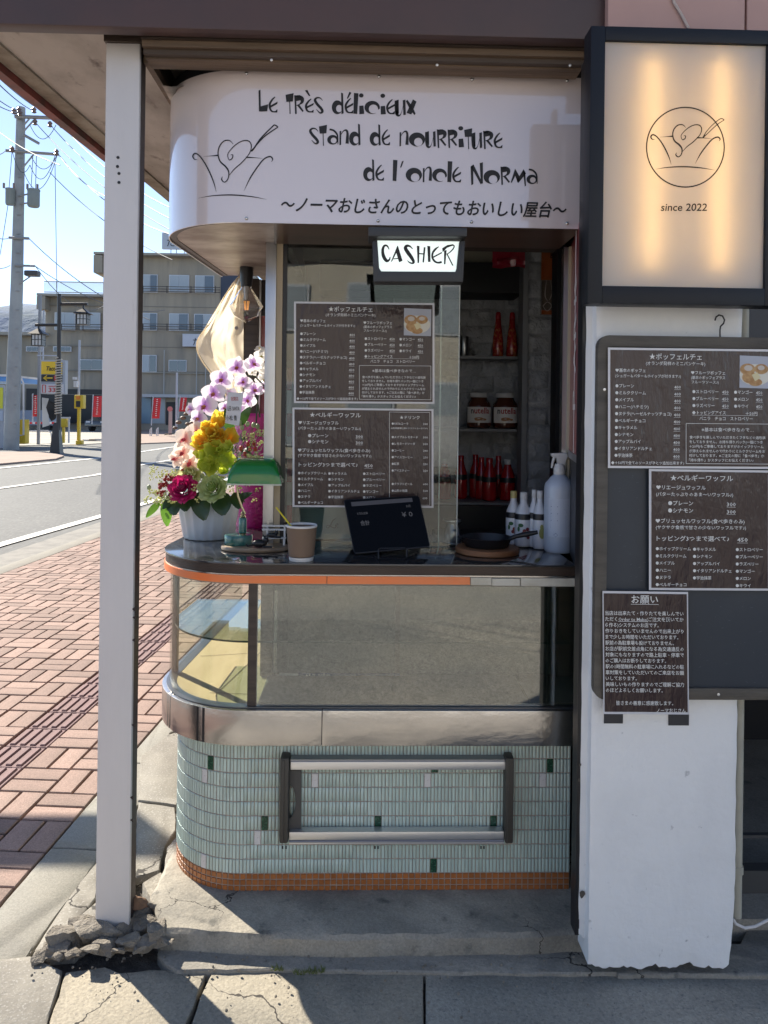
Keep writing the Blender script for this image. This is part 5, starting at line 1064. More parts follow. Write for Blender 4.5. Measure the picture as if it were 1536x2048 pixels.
# ---------------------------------------------------------------- things on the counter
def onc(px, Y): p = at(px, 1000, Y); p.z = ZC; return p
wp = M('bottle white', (.62, .63, .67), .3, coat=.4); bpw = [(.86, 0), (.97, .015), (1, .05), (1, .56), (.88, .64), (.42, .80), (.40, .87)]
yell = M('yellow cap', (.50, .42, .16), .4)
ds = [('white cherry syrup bottle with a beige cap beside the frying pan', 1011, 1042, 1074, 968, 2.47, yell, 'cherry'), ('white cherry syrup bottle with a white cap, right of the beige capped one', 1029, 1064, 1079, 971, 2.43, capw, 'cherry'),
      ('white pear syrup bottle behind, left of the spray bottle', 1055, 1080, 1092, 978, 2.42, capw, 'pear'), ('white pear syrup bottle in front, touching the spray bottle', 1065, 1092, 1096, 980, 2.385, capw, 'pear')]
for lb_, x0, x1, yb, yt, Y, cap, kind in ds:
    c0 = onc((x0 + x1) / 2, Y); t, c, R_, H = bottle_px('fruit_syrup_bottle', lb_, 'bottle', 'white fruit syrup bottles on the counter', x0, x1, yb, yt, Y,
        [('body', wp, bpw), ('cap', cap, [(.40, .865), (.43, .87), (.43, .99), (.38, 1)]), ('label_band', blk, [(1.012, .50), (1.012, .56), (.95, .605)])], None, ZC + .001)
    fr = MB()
    def dot(cx, cz_, rx, rz, mi):
        fr.add([(lambda th: Vector((c.x + math.cos(th) * (R_ + .0015), c.y + math.sin(th) * (R_ + .0015), c.z + H * (cz_ + rz * math.sin(k * .63)))))(-math.pi / 2 + cx + rx * math.cos(k * .63)) for k in range(10)], [list(range(10))], mi)
    if kind == 'cherry':
        for a_, z_ in ((-.1, .30), (.25, .33), (.45, .27), (.1, .22), (.35, .18), (-.25, .25)): dot(a_, z_, .2, .035, 0)
        dot(-.5, .40, .3, .035, 1); dot(-.75, .33, .15, .05, 1)
    else: dot(.15, .28, .45, .10, 2); dot(.1, .38, .25, .05, 2)
    fr.build('fruit_print', [M('cherry', (.16, .015, .02), .4), M('leaf print', (.02, .10, .03), .5), M('pear', (.30, .30, .10), .5)], t)
# spray bottle
c = onc(1118, 2.34); R_ = 29.5 * 2.34 / F; t = thing('spray_bottle', c, 'translucent sanitiser spray bottle with white trigger at the right end of the counter', 'spray bottle')
sb = M('cloudy plastic', (.50, .55, .64), .3, trans=.0, coat=.3, col2=(.46, .51, .61), vs=3)
MB().lathe([(.88 * R_, 0), (.97 * R_, .004), (R_, .012), (R_, .195), (.94 * R_, .208), (.62 * R_, .226), (.36 * R_, .236), (.34 * R_, .243)], c, 32).build('body', sb, t)
MB().lathe([(R_ * 1.004, .071), (R_ * 1.004, .0715)], c, 32).build('liquid_line', sb, t)
MB().lathe([(.38 * R_, .236), (.40 * R_, .24), (.40 * R_, .254), (.30 * R_, .268)], c, 20).build('collar', capw, t)
m = MB(); vs = [(-.026, .292), (-.026, .300), (.018, .302), (.024, .292), (.012, .262), (-.006, .262), (-.010, .286), (-.020, .288)]; m.add([c + Vector((x, -.009, z)) for x, z in vs] + [c + Vector((x, .009, z)) for x, z in vs], [list(range(8))[::-1], list(range(8, 16))] + [[i, (i + 1) % 8, 8 + (i + 1) % 8, 8 + i] for i in range(8)]); m.build('head', capw, t, bevel=.0015)
MB().tube([c + Vector((-.016, 0, .288)), c + Vector((-.021, 0, .272)), c + Vector((-.024, 0, .255))], [.0045, .004, .003], 8).build('trigger', capw, t)
lbm = MB()
def cyl(x, z): th = -math.pi / 2 + x / R_; return Vector((c.x + math.cos(th) * (R_ + .0008), c.y + math.sin(th) * (R_ + .0008), c.z + z))
for k_ in range(12): lbm.add([Vector((c.x + math.cos(th) * (R_ + .0004), c.y + math.sin(th) * (R_ + .0004), c.z + z_)) for th, z_ in ((-math.pi / 2 - 1.0 + k_ / 6, .05), (-math.pi / 2 - 1.0 + (k_ + 1) / 6, .05), (-math.pi / 2 - 1.0 + (k_ + 1) / 6, .165), (-math.pi / 2 - 1.0 + k_ / 6, .165))], [(0, 1, 2, 3)], 0, True)
lbm.build('label', M('clear label', (.55, .60, .70), .35), t); m = MB()
for k in range(20):
    z = .158 - k * .0042; x1 = .036 if k % 5 else .030
    m.add([cyl(-.036, z), cyl(-.036 + (.072 if k in (0, 1) else random.uniform(.03, .068)), z), cyl(-.036 + (.072 if k in (0, 1) else .03), z + .0012), cyl(-.036, z + .0012)][:4], [(0, 1, 2, 3)], 0) if k in (0,) else stroke(m, [(-.036 * 1000, z * 1000, 1.9 if k in (0, 4, 9, 14) else 1.1), ((.036 if k == 0 else (-.014 if k in (4, 9, 14) else random.uniform(.005, .034))) * 1000, z * 1000, 1.9 if k in (0, 4, 9, 14) else 1.1)], lambda x, y: cyl(x / 1000, y / 1000))
for q in ([(-20, 62), (-14, 56), (-20, 50), (-26, 56), (-20, 62)],): stroke(m, q, lambda x, y: cyl(x / 1000, y / 1000), .9, False)
m.build('label_print', M('blue print', (.05, .09, .25), .5), t)
# trivet and pan
c = onc(976, 2.31); c.z = ZC + .001; R_ = 64 * 2.31 / F
tag(MB().lathe([(R_ * .97, 0), (R_, .003), (R_, .014), (R_ * .97, .017), (.001, .017)], c, 48).build('trivet', M('trivet wood', (.26, .12, .055), .55, col2=(.18, .075, .03), vs=9, st=(1, 1, 4), bump=.2, bs=60)), 'round wooden trivet under the black frying pan', 'trivet')
c = c + Vector((-.002, .006, .0175)); t = thing('frying_pan', c, 'small black cast iron pan on the wooden trivet', 'frying pan'); iron = M('cast iron', (.010, .011, .014), .38, bump=.1, bs=80)
r_ = 50 * 2.31 / F; MB().lathe([(r_ * .82, 0), (r_ * .88, .003), (r_, .026), (r_ * 1.03, .029), (r_ * .98, .029), (r_ * .85, .007), (.001, .006)], c, 40).build('pan_body', iron, t)
MB().tube([c + Vector(v) for v in ((r_ * .9, -.01, .024), (r_ * 1.15, -.012, .032), (r_ * 1.6, -.018, .040), (r_ * 2.0, -.024, .047))], [.007, .0065, .008, .006], 10).build('handle', iron, t)
MB().tube([c + Vector(v) for v in ((-r_ * .95, .012, .026), (-r_ * 1.12, 0, .028), (-r_ * .97, -.016, .026))], .004, 8).build('helper_handle', iron, t)
# milk can, planter
c = onc(905, 2.455); c.z = ZC + .001
t = thing('glass_jar', c, 'little tin lidded glass jar behind the window glass', 'jar'); MB().lathe([(.026, 0), (.028, .003), (.027, .03), (.022, .05), (.017, .062), (.017, .068)], c, 24).build('jar_body', M('grey glassy', (.20, .22, .25), .08, coat=.8, metal=.3), t)
MB().lathe([(.026, .070), (.029, .073), (.029, .078), (.02, .08)], c, 24).build('lid', brushed, t); MB().lathe([(.029, .002), (.031, .004), (.029, .007)], c, 24).build('base_ring', brushed, t)
c = onc(650, 2.60); c.z = ZC + .001; R_ = .125; t = thing('pale_blue_tub', c, 'pale blue oval tub with script lettering behind the window', 'tub')
MB().lathe([(R_ * .78, 0), (R_ * .80, .003), (R_ * .98, .115), (R_, .118), (R_ * .97, .118), (R_ * .8, .02), (.001, .018)], c, 40, sy=.75).build('tub_body', M('duck egg blue', (.30, .42, .46), .35, coat=.3), t)
q = MB(); pjt = planeP(2.60 - .125 * .72, .004)
for s_ in ([(672, 1037, .6), (666, 1041, 1.4), (661, 1050, 2), (656, 1056, 1.4), (652, 1053, .8), (658, 1051, 1.2), (668, 1056, 1.4), (673, 1053, .6)], [(672, 1052, .8), (676, 1049, 1.3), (674, 1047, 1), (671, 1052, 1.4), (677, 1055, .7)]): stroke(q, s_, pjt)
q.build('script_lettering', ink, t)
# tablet on a wire stand
tb = thing('tablet', at(785, 1105, 2.27), 'black tablet till leaning on a wire stand, showing a yen amount', 'tablet')
cor = [at(687, 999, 2.33), at(838, 991, 2.33), at(861, 1094, 2.25), at(708, 1108, 2.25)]
ux = (cor[1] - cor[0]).normalized(); uy = (cor[0] - cor[3]).normalized(); nz_ = ux.cross(uy).normalized(); nz_ = nz_ if nz_.y < 0 else -nz_
def tpt(u, v, o=0): return (cor[0] * (1 - u) + cor[1] * u) * (1 - v) + (cor[3] * (1 - u) + cor[2] * u) * v + nz_ * o
def slabq(us, o0, o1, m, nm, bev=0):
    a_ = [tpt(u, v, o0) for u, v in us]; b_ = [tpt(u, v, o1) for u, v in us]; n = len(us); return MB().add(a_ + b_, [list(range(n)), [n + i for i in range(n)][::-1]] + [[i, n + i, n + (i + 1) % n, (i + 1) % n] for i in range(n)]).build(nm, m, tb, bevel=bev)
slabq([(0, .04), (.02, 0), (.98, 0), (1, .04), (1, .96), (.98, 1), (.02, 1), (0, .96)], -.008, 0, M('tablet body', (.02, .02, .022), .3, metal=.5), 'body', .001)
slabq([(.012, .02), (.988, .02), (.988, .98), (.012, .98)], .0003, .0008, M('tablet glass', (.003, .003, .004), .12, spec=.15), 'screen')
q = MB(); pjq = lambda x, y: tpt(x, y, .0013)
poly(q, [(.09, .06), (.90, .04), (.90, .12), (.09, .14)], pjq, 1)
text(q, '合計', .16, .50, .10, pjq, w=.12, bold=.01); text(q, 'お支払金額', .14, .30, .05, pjq, w=.14); text(q, '¥ 0', .72, .40, .13, pjq, w=.14, mi=0); text(q, '0点', .80, .22, .06, pjq, w=.06)
q.build('screen_content', [M('dim screen text', (.04, .04, .045), .5, em=.03, emc=(.6, .6, .65)), M('screen bar', (.03, .03, .035), .5, em=.015, emc=(.5, .5, .6))], tb)
wr = MB(); p = lambda x, y, Y: at(x, y, Y)
wr.tube([p(757, 1118, 2.18), p(757, 1099, 2.19), p(760, 1097, 2.20), p(810, 1096, 2.20), p(814, 1098, 2.19), p(814, 1114, 2.18)], .0022, 6)
wr.tube([p(757, 1116, 2.185), p(735, 1110, 2.32)], .0022, 6); wr.tube([p(814, 1113, 2.185), p(840, 1104, 2.34)], .0022, 6); wr.build('wire_stand', black, tb)
# cup
c = onc(604, 2.165); c.z = ZC + .0008; t = thing('coffee_cup', c, 'brown ripple paper cup with a yellow straw at the counter edge', 'cup')
k = 2.165 / F; MB().lathe([(23.5 * k, 0), (24 * k, .002), (25 * k, .011)], c, 36).build('cup_base', capw, t)
pr = []
for i in range(45): h = 9 + 56 * i / 44; pr.append(((25.2 + 5.0 * i / 44) * k + (.0005 if i % 2 else 0), h * k * 1.03))
MB().lathe(pr, c, 40).build('sleeve', M('kraft ripple', (.17, .115, .078), .8), t)
MB().lathe([(29.6 * k, 66 * k), (31 * k, 67 * k), (31.5 * k, 69.5 * k), (30.5 * k, 71 * k), (29 * k, 70 * k), (28 * k, 60 * k)], c, 40).build('rim', capw, t)
MB().lathe([(28.5 * k, 64 * k), (.001, 64 * k)], c, 30).build('drink', M('cola', (.05, .022, .018), .1), t)
MB().tube([c + Vector((-20 * k, 0, 66 * k)), c + Vector((-52 * k, .01, 104 * k))], .0022, 8).build('straw', M('yellow straw', (.65, .55, .02), .4), t)
# wooden disc, toy bench, cats
c = onc(512, 2.33); c.z = ZC + .001; rd = 68 * 2.33 / F
tag(MB().lathe([(rd * .97, 0), (rd, .003), (rd, .010), (rd * .98, .0125), (.001, .0125)], c, 48, sy=.62).build('wooden_disc', M('disc wood', (.34, .25, .17), .5, col2=(.2, .14, .09), vs=10, coat=.3)), 'oval wooden board under the green lamp and the toy bench', 'board')
ZD = ZC + .014
bn = thing('toy_bench', Vector((at(550, 1000, 2.345).x, 2.345, ZD)), 'miniature white slatted bench behind the paper cup', 'toy bench')
for y in (1052, 1059.5): MB().pbox(524, y - 2, 572, y + 1.5, 2.35, .002).build('back_slat', capw, bn)
for Y in (2.325, 2.337): 
    z_ = at(550, 1077, 2.33).z; MB().box((at(524, 1077, 2.33).x, Y, z_), (at(572, 1077, 2.33).x, Y + .009, z_ + .002)).build('seat_slat', capw, bn)
for x in (531, 566):
    MB().box((at(x, 1077, 2.33).x, 2.328, ZD), (at(x + 3.5, 1077, 2.33).x, 2.331, z_)).build('leg', capw, bn); MB().box((at(x, 1077, 2.33).x, 2.347, ZD), (at(x + 3.5, 1077, 2.33).x, 2.35, at(x, 1050, 2.35).z)).build('leg', capw, bn)
def cat(p, s, lie, label):
    m = MB()
    if lie:
        m.ball(p + Vector((0, 0, .010 * s)), .012 * s, 12, 8, sc=(1.7, .9, .85)); m.ball(p + Vector((.017 * s, -.003, .019 * s)), .0075 * s, 10, 7)
        for dx in (-.004, .004): m.lathe([(.003 * s, 0), (.0001, .006 * s)], p + Vector((.017 * s + dx * s, -.003, .0245 * s)), 6)
        m.tube([p + Vector((-.016 * s, 0, .006)), p + Vector((-.030 * s, -.004, .004)), p + Vector((-.034 * s, -.004, .010))], .0022, 6); m.tube([p + Vector((.01 * s, -.006, .003)), p + Vector((.034 * s, -.010, .003))], .003, 6)
    tag(m.build('cat_figurine', M('cat black', (.010, .010, .013), .45)), label, 'figurine', 'black cat figurines')
cat(Vector((at(520, 1000, 2.29).x, 2.29, ZD)), 1.15, True, 'black cat figurine lying on the board below the toy bench'); cat(Vector((at(545, 1000, 2.33).x, 2.332, at(550, 1077, 2.33).z + .002)), .8, True, 'smaller black cat figurine lounging on the toy bench')
# banker's lamp
lp_ = thing('desk_lamp', Vector((at(478, 1000, 2.35).x, 2.35, ZD)), 'green shaded banker lamp with teal marble foot and brass arm', 'lamp')
b0 = Vector((at(478, 1000, 2.35).x, 2.35, ZD)); brass = M('aged brass', (.42, .36, .22), .3, metal=.9); teal = M('teal marble', (.012, .11, .10), .25, col2=(.10, .22, .20), vs=40, coat=.4)
kk = 2.35 / F
MB().lathe([(27 * kk, 0), (28 * kk, .002), (28 * kk, .026), (26.5 * kk, .029), (.001, .029)], b0, 36).build('foot', teal, lp_)
q0 = b0 + Vector((8 * kk, 0, .029)); MB().lathe([(.010, 0), (.0105, .003), (.008, .005)], q0, 16).build('collar', brass, lp_); MB().lathe([(.0115, .005), (.012, .008), (.012, .046), (.010, .05)], q0, 16).build('column', teal, lp_)
MB().lathe([(.008, .05), (.010, .053), (.006, .058), (.007, .064), (.003, .07)], q0, 16).build('finial', brass, lp_)
MB().tube([at(x, y, 2.35) for x, y in ((490, 1028), (483, 1012), (476, 992), (474, 975), (478, 960))], .0035, 8).build('arm', brass, lp_)
MB().tube([at(436, 950, 2.34), at(448, 951, 2.34), at(462, 948, 2.34)], [.003, .0045, .006], 8).build('knob', M('nickel', (.6, .58, .52), .25, metal=1), lp_)
sh = MB(); ns_ = 18; Lx0, Lx1 = at(461, 950, 2.34), at(567, 948, 2.34)
for j in range(13):
    u = (1 - math.cos(math.pi * j / 12)) / 2; e = min(u, 1 - u); sc = 1 if e > .22 else ((.62 if u < .5 else .35) + (.38 if u < .5 else .65) * math.sqrt(max(0, 1 - ((.22 - e) / .22) ** 2)))
    for i in range(ns_ + 1):
        th = math.pi * i / ns_; x = Lx0.x + (Lx1.x - Lx0.x) * u; inn = (math.sin(th) * .12) * (1 if u > .5 else -1) * (1 - sc)
        dxx = (Lx1.x - Lx0.x) * (-.06 if u < .01 else 0); sh.v.append(Vector((x + (-(1 - math.sin(th)) * 0) + (.010 * math.sin(th) * (1 if u < .5 else -1) * max(0, 1 - e / .2)), 2.34 - .062 * math.cos(th) * (.9 + .1 * sc), at(510, 964, 2.34).z + .074 * math.sin(th) ** .6 * sc * (1 if True else 1)))); sh.t.append(0)
for j in range(12):
    for i in range(ns_): sh.f.append([j * 19 + i, (j + 1) * 19 + i, (j + 1) * 19 + i + 1, j * 19 + i + 1]); sh.mi.append(0); sh.sm.append(True)
for j in (0, 12): sh.f.append([j * 19 + i for i in range(19)]); sh.mi.append(0); sh.sm.append(False)
sh.build('lamp_shade', M('green glass shade', (.015, .24, .04), .12, coat=1, trl=.3), lp_)
rimz = at(510, 965, 2.34).z; MB().box((Lx0.x - .001, 2.277, rimz - .003), (Lx1.x + .001, 2.28, rimz + .001)).build('shade_rim', M('pale rim', (.5, .55, .45), .3), lp_)
# pendant bulb
pb_ = at(493, 545, 2.78); pl_ = thing('pendant_bulb', pb_, 'diamond shaped clear filament bulb hanging under the sign', 'bulb'); kb_ = 2.78 / F; zU = zS0 + .006
MB().lathe([(11 * kb_, at(493, 573, 2.78).z - pb_.z), (12.5 * kb_, at(493, 560, 2.78).z - pb_.z), (13.5 * kb_, at(493, 545, 2.78).z - pb_.z), (13.5 * kb_, zU - pb_.z)], pb_, 16).build('socket', black, pl_)
zf = lambda y: at(493, y, 2.78).z
gb = MB().lathe([(9 * kb_, zf(570)), (11 * kb_, zf(577)), (34 * kb_, zf(612)), (25 * kb_, zf(632)), (.001, zf(646))], Vector((pb_.x, pb_.y, 0)), 8, sm=False); gb.build('glass_bulb', glassM('bulb glass', .10, (.93, .92, .90), rough=.02, fr=1.6), pl_)
MB().lathe([(3 * kb_, zf(600)), (5 * kb_, zf(572))], Vector((pb_.x, pb_.y, 0)), 8).build('stem', M('glass stem', (.6, .58, .55), .2), pl_)
for dx in (-5, -2, 2, 5): MB().tube([at(493 + dx * .6, 620, 2.78), at(493 + dx, 602, 2.78)], .0016, 5).build('filament', M('amber filament', (.75, .30, .06), .5, em=.25, emc=(1, .45, .1)), pl_)
# dark side post, red strip and cream cloth behind the flowers
sp_ = thing('side_post', at(500, 1063, 2.97), 'dark brown end post of the side wall behind the orchids', 'post')
MB().box((at(484, 829, 2.97).x, 2.97, ZC), (at(515, 829, 2.97).x, 3.02, zS0)).build('post_body', darkwood, sp_, bevel=.003)
MB().box((at(516, 829, 2.985).x, 2.985, ZC), (at(519, 829, 2.985).x, 3.0, zS0)).build('alu_edge', alu, sp_)
MB().box((at(519.5, 829, 3.0).x, 3.0, ZC), (at(560, 829, 3.0).x, 3.01, at(525, 632, 3.0).z)).build('red_strip', M('banner red', (.28, .022, .03)), sp_)
MB().box((at(519.5, 829, 3.0).x, 3.0, at(525, 631, 3.0).z), (at(560, 829, 3.0).x, 3.02, zS0)).build('dark_header', M('header dark', (.03, .022, .022), .6), sp_)
edge = [(486, 545), (470, 560), (450, 590), (430, 623), (411, 655), (396, 678), (396, 700), (407, 722), (422, 742), (440, 765), (455, 795), (470, 840)]
cm = MB(); nu = 32; ne = (len(edge) - 1) * 5 + 1; ed = smooth([(x, y, 0) for x, y in edge])
for (x, y, _) in ed:
    for i in range(nu + 1):
        u = i / nu; px = 487 + (x - 487) * u; Yc = 2.965 + .022 * math.sin(u * 9 + (y - 600) * .045) * u + .05 * noise.noise(Vector((u * 2.0 - y * .008, y * .006 + u * 2, 0))) - .030 * abs(noise.noise(Vector((u * 5 + y * .012, y * .012 - u * 1.5, 9)))) * min(1, u * 3) + .006 * noise.noise(Vector((u * 9, y * .04, 5)))
        cm.v.append(at(px, y + 3 * noise.noise(Vector((u * 4, y * .03, 4))) * u, Yc)); cm.t.append(0)
for j in range(len(ed) - 1):
    for i in range(nu): cm.f.append([j * 33 + i, j * 33 + i + 1, (j + 1) * 33 + i + 1, (j + 1) * 33 + i]); cm.mi.append(0); cm.sm.append(True)
cloth = thing('cream_cloth', at(487, 700, 2.97), 'cream cloth billowing from the dark post behind the bulb', 'cloth')
clm = bpy.data.materials.new('cream cloth'); clm.use_nodes = True; n_ = clm.node_tree; b_ = n_.nodes['Principled BSDF']; b_.inputs['Base Color'].default_value = (.80, .73, .60, 1); b_.inputs['Roughness'].default_value = .85
t2 = n_.nodes.new('ShaderNodeBsdfTranslucent'); t2.inputs[0].default_value = (.85, .76, .6, 1); m2 = n_.nodes.new('ShaderNodeMixShader'); m2.inputs[0].default_value = .6; n_.links.new(b_.outputs[0], m2.inputs[1]); n_.links.new(t2.outputs[0], m2.inputs[2]); n_.links.new(m2.outputs[0], n_.nodes['Material Output'].inputs[0])
cm.build('fabric', clm, cloth)
for x, y in ((473, 656),): MB().lathe([(.007, 0), (.007, .002), (.004, .003)], at(x, y, 2.93), 12, rot=Matrix.Rotation(rad(90), 3, 'X')).build('grommet', M('grommet', (.3, .28, .26), .4), cloth)
MB().tube([at(x - 1, y + 3, 2.95 + .0) for x, y, _ in ed], .003, 5).build('hem', clm, cloth)
# ---------------------------------------------------------------- pink wrapped orchid behind, and the bouquet
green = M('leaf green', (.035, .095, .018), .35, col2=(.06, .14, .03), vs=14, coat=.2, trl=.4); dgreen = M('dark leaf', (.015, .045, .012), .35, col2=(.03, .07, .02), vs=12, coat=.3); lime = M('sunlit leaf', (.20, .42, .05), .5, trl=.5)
def petal(mb, c, ax, nm, L, W, cup=.25, tip=0.0, nu=5, nv=4, mi=0, ruf=0):
    ax = ax.normalized(); nm = (nm - ax * nm.dot(ax)).normalized(); sd = ax.cross(nm); vs = []; ts = []
    for i in range(nu + 1):
        u = i / nu; w_ = W * (math.sin(math.pi * min(1, (u * .93 + .04)) ** .8) ** .7) * .5; bend = cup * u * u * L - tip * u ** 3 * L
        for j in range(nv + 1):
            v = j / nv * 2 - 1; vs.append(c + ax * (u * L) + sd * (v * w_) + nm * (bend + cup * .35 * W * v * v * u + ruf * W * math.sin(v * 9 + u * 5) * u)); ts.append(u * (.85 + .15 * abs(v)) if tip >= 0 else u)
    mb.add(vs, [(i * (nv + 1) + j, i * (nv + 1) + j + 1, (i + 1) * (nv + 1) + j + 1, (i + 1) * (nv + 1) + j) for i in range(nu) for j in range(nv)], mi, True, ts)
orc = M('orchid', (.7, .6, .7), .55, attr=[(0, (.50, .20, .58)), (.22, (.66, .48, .74)), (.5, (.82, .76, .84)), (1, (.86, .85, .87))], trl=.55)
orl = M('orchid lip', (.55, .16, .10), .5, attr=[(0, (.6, .25, .06)), (1, (.55, .15, .25))])
def orchid(px, py, Y, rpx, roll, face=(0, -1, .1), mats=None, par=None, nm='orchid_flower'):
    c = at(px, py, Y); r = rpx * Y / F; fn = Vector(face).normalized(); up = Vector((0, 0, 1)); rx = up.cross(fn).normalized(); uy = fn.cross(rx)
    def D(a): a = rad(a + roll); return rx * math.sin(a) + uy * math.cos(a)
    m = MB()
    for a in (0, 128, -128): petal(m, c, D(a), fn, r * .98, r * .72, .08, .05)
    for a in (72, -72): petal(m, c + fn * .003, D(a), fn, r * 1.02, r * 1.15, .05, .05, nv=6)
    for a, k in ((180, .5), (150, .32), (-150, .32)): petal(m, c + fn * .006, D(a) + fn * .5, fn, r * k, r * .3, .6, 0, mi=1)
    m.ball(c + fn * .01, r * .09, 6, 4, mi=1)
    m.build(nm, mats or [orc, orl], par)
bq = thing('flower_arrangement', onc(418, 2.55), 'large bouquet of orchids, rose and green flowers in a fluted white pot', 'flowers')
c = onc(418, 2.555); c.z = ZC + .001; kp = 2.555 / F
MB().lathe([(46 * kp, 0), (48 * kp, .003), (61 * kp, .125), (62 * kp, .13), (59 * kp, .13), (56 * kp, .10)], c, 72, sm=False, flute=lambda k, n, z: 1 + .03 * (1 - abs(((k % 4) - 2) / 2.0) * 2)).build('pot', M('white pot', (.58, .66, .76), .35, coat=.2), bq)
MB().lathe([(.05, .085), (.001, .095)], c, 20).build('moss', dgreen, bq)
random.seed(31)
for x, y, r_, rl, f, Y in ((474, 735, 24, 10, (.1, -1, .1), 2.56), (506, 728, 20, -15, (.5, -1, .1), 2.58), (444, 759, 25, 5, (-.05, -1, .05), 2.53), (428, 787, 26, -5, (-.1, -1, .05), 2.50), (410, 812, 27, 8, (-.1, -1, 0), 2.48), (398, 836, 19, 25, (-.2, -1, -.1), 2.46), (382, 818, 15, -30, (-.8, -1, 0), 2.5),
                          (486, 765, 19, 12, (.2, -1, .3), 2.56), (508, 780, 20, -20, (.4, -1, .1), 2.57), (494, 800, 20, 30, (.5, -1, -.1), 2.56), (462, 790, 16, 90, (0, -1, .6), 2.57), (478, 818, 18, 40, (.3, -1, -.2), 2.55), (524, 775, 15, 0, (.9, -1, 0), 2.6), (450, 815, 14, 10, (0, -1, 0), 2.54)):
    orchid(x, y, Y, r_, rl, f, par=bq)
stm = M('stem', (.03, .045, .015), .5)
MB().tube([at(x, y, 2.59) for x, y in ((540, 800), (527, 770), (510, 753), (490, 750), (470, 756), (448, 775), (430, 800), (412, 825), (392, 842), (370, 856), (350, 866), (328, 870))], [.003] * 8 + [.0025, .002, .0015, .001], 6).build('orchid_stem', stm, bq)
MB().tube([at(x, y, 2.60) for x, y in ((520, 835), (516, 810), (505, 790), (490, 760))], .003, 6).build('orchid_stem', stm, bq)
for x, y, r_ in ((366, 836, 5), (357, 845, 5), (375, 848, 4), (350, 856, 4), (386, 846, 6), (392, 848, 5), (372, 828, 4)): MB().ball(at(x, y, 2.56), r_ * 2.5 / F, 8, 6, sc=(1.3, 1, .8)).build('bud', M('brown bud', (.17, .11, .08), .5), bq)
pkm = M('pale pink petal', (.8, .6, .55), .55, attr=[(0, (.75, .30, .28)), (.3, (.84, .70, .62)), (1, (.87, .82, .76))], trl=.55); pkl = M('pink lip', (.65, .10, .14), .5)
for x, y, r_, rl in ((372, 878, 27, 10), (395, 862, 24, -10), (366, 905, 22, 30), (380, 925, 25, 0), (352, 918, 18, 60), (398, 900, 22, 50), (372, 940, 18, 100)):
    orchid(x, y, 2.44 + random.uniform(-.02, .02), r_, rl, (random.uniform(-.5, .2), -1, random.uniform(-.1, .4)), [pkm, pkl], bq, 'pink_orchid')
yel = M('yellow petal', (.8, .5, .05), .5, attr=[(0, (.82, .42, .02)), (1, (.86, .72, .10))], trl=.55); lim = M('lime petal', (.5, .65, .08), .5, attr=[(0, (.45, .55, .04)), (1, (.78, .80, .14))], trl=.55)
def tulip(px, py, Y, rpx, mat, n=6, op=.5, ax=(0, -.5, 1), nm='yellow_flower'):
    c = at(px, py, Y); r = rpx * Y / F; A = Vector(ax).normalized(); s1 = A.cross(Vector((0, 1, .2))).normalized(); s2 = A.cross(s1); m = MB()
    for k in range(n):
        t_ = 2 * math.pi * k / n + (.3 if k % 2 else 0); d = s1 * math.cos(t_) + s2 * math.sin(t_); petal(m, c, A * (1 - op) + d * op, A * 1.0 - d, r * (1.0 + .1 * (k % 2)), r * .85, .25, .0, ruf=.03)
    m.build(nm, mat, bq)
for a_ in ((436, 855, 2.42, 32, yel, 6, .38, (.1, -.5, 1)), (418, 882, 2.41, 28, yel, 6, .55, (-.2, -.9, .6)), (457, 880, 2.41, 27, yel, 7, .6, (.3, -.9, .4)), (442, 872, 2.39, 20, yel, 5, .5, (0, -1, .4))): tulip(*a_)
for k in range(6): tulip(random.uniform(405, 470), random.uniform(858, 900), 2.39, random.uniform(20, 28), yel, random.choice([5, 6, 7]), random.uniform(.4, .7), (random.uniform(-.5, .5), -1, random.uniform(.1, .9)))
for k in range(7): tulip(random.uniform(402, 462), random.uniform(885, 945), 2.365 + random.uniform(-.01, .02), random.uniform(15, 22), lim, random.choice([5, 6, 7]), random.uniform(.45, .8), (random.uniform(-.6, .6), -1, random.uniform(-.3, .7)), 'green_flower')
for a_ in ((432, 905, 2.38, 30, lim, 8, .6, (0, -1, .3)), (410, 905, 2.39, 22, lim, 6, .6, (-.4, -1, .1)), (448, 920, 2.38, 22, lim, 7, .7, (.3, -1, .1)), (425, 930, 2.37, 26, lim, 8, .65, (-.1, -1, 0)), (440, 900, 2.36, 14, lim, 6, .4, (0, -1, .2))): tulip(*a_, nm='green_flower')
def rose(px, py, Y, rpx, mat, nm):
    c = at(px, py, Y); r = rpx * Y / F; A = Vector((-.1, -1, .45)).normalized(); s1 = A.cross(Vector((0, 0, 1))).normalized(); s2 = A.cross(s1); m = MB(); k = 0
    for ring_, (n, rr, op) in enumerate(((3, .10, -.12), (4, .26, -.05), (5, .44, .05), (6, .62, .22), (7, .78, .5), (7, .86, .85))):
        for i in range(n):
            t_ = 2 * math.pi * i / n + ring_ * .7; d = s1 * math.cos(t_) + s2 * math.sin(t_); petal(m, c - A * r * (.55 + rr * .3) + d * rr * r * .55, A + d * op, d * -1 + A * .1, r * (1.0 - .25 * rr), r * (.45 + .75 * rr), -.22 - .2 * max(0, op), 0, 6, 6, ruf=.015)
    m.ball(c - A * r * .1, r * .42, 8, 6); m.build(nm, mat, bq)
rose(362, 973, 2.40, 25, M('magenta rose', (.5, .01, .12), .5, attr=[(0, (.25, .0, .06)), (1, (.62, .02, .17))], trl=.35), 'rose')
rose(421, 972, 2.38, 25, M('green ranunculus', (.5, .6, .3), .5, attr=[(0, (.30, .42, .10)), (1, (.58, .66, .34))], trl=.5), 'ranunculus')
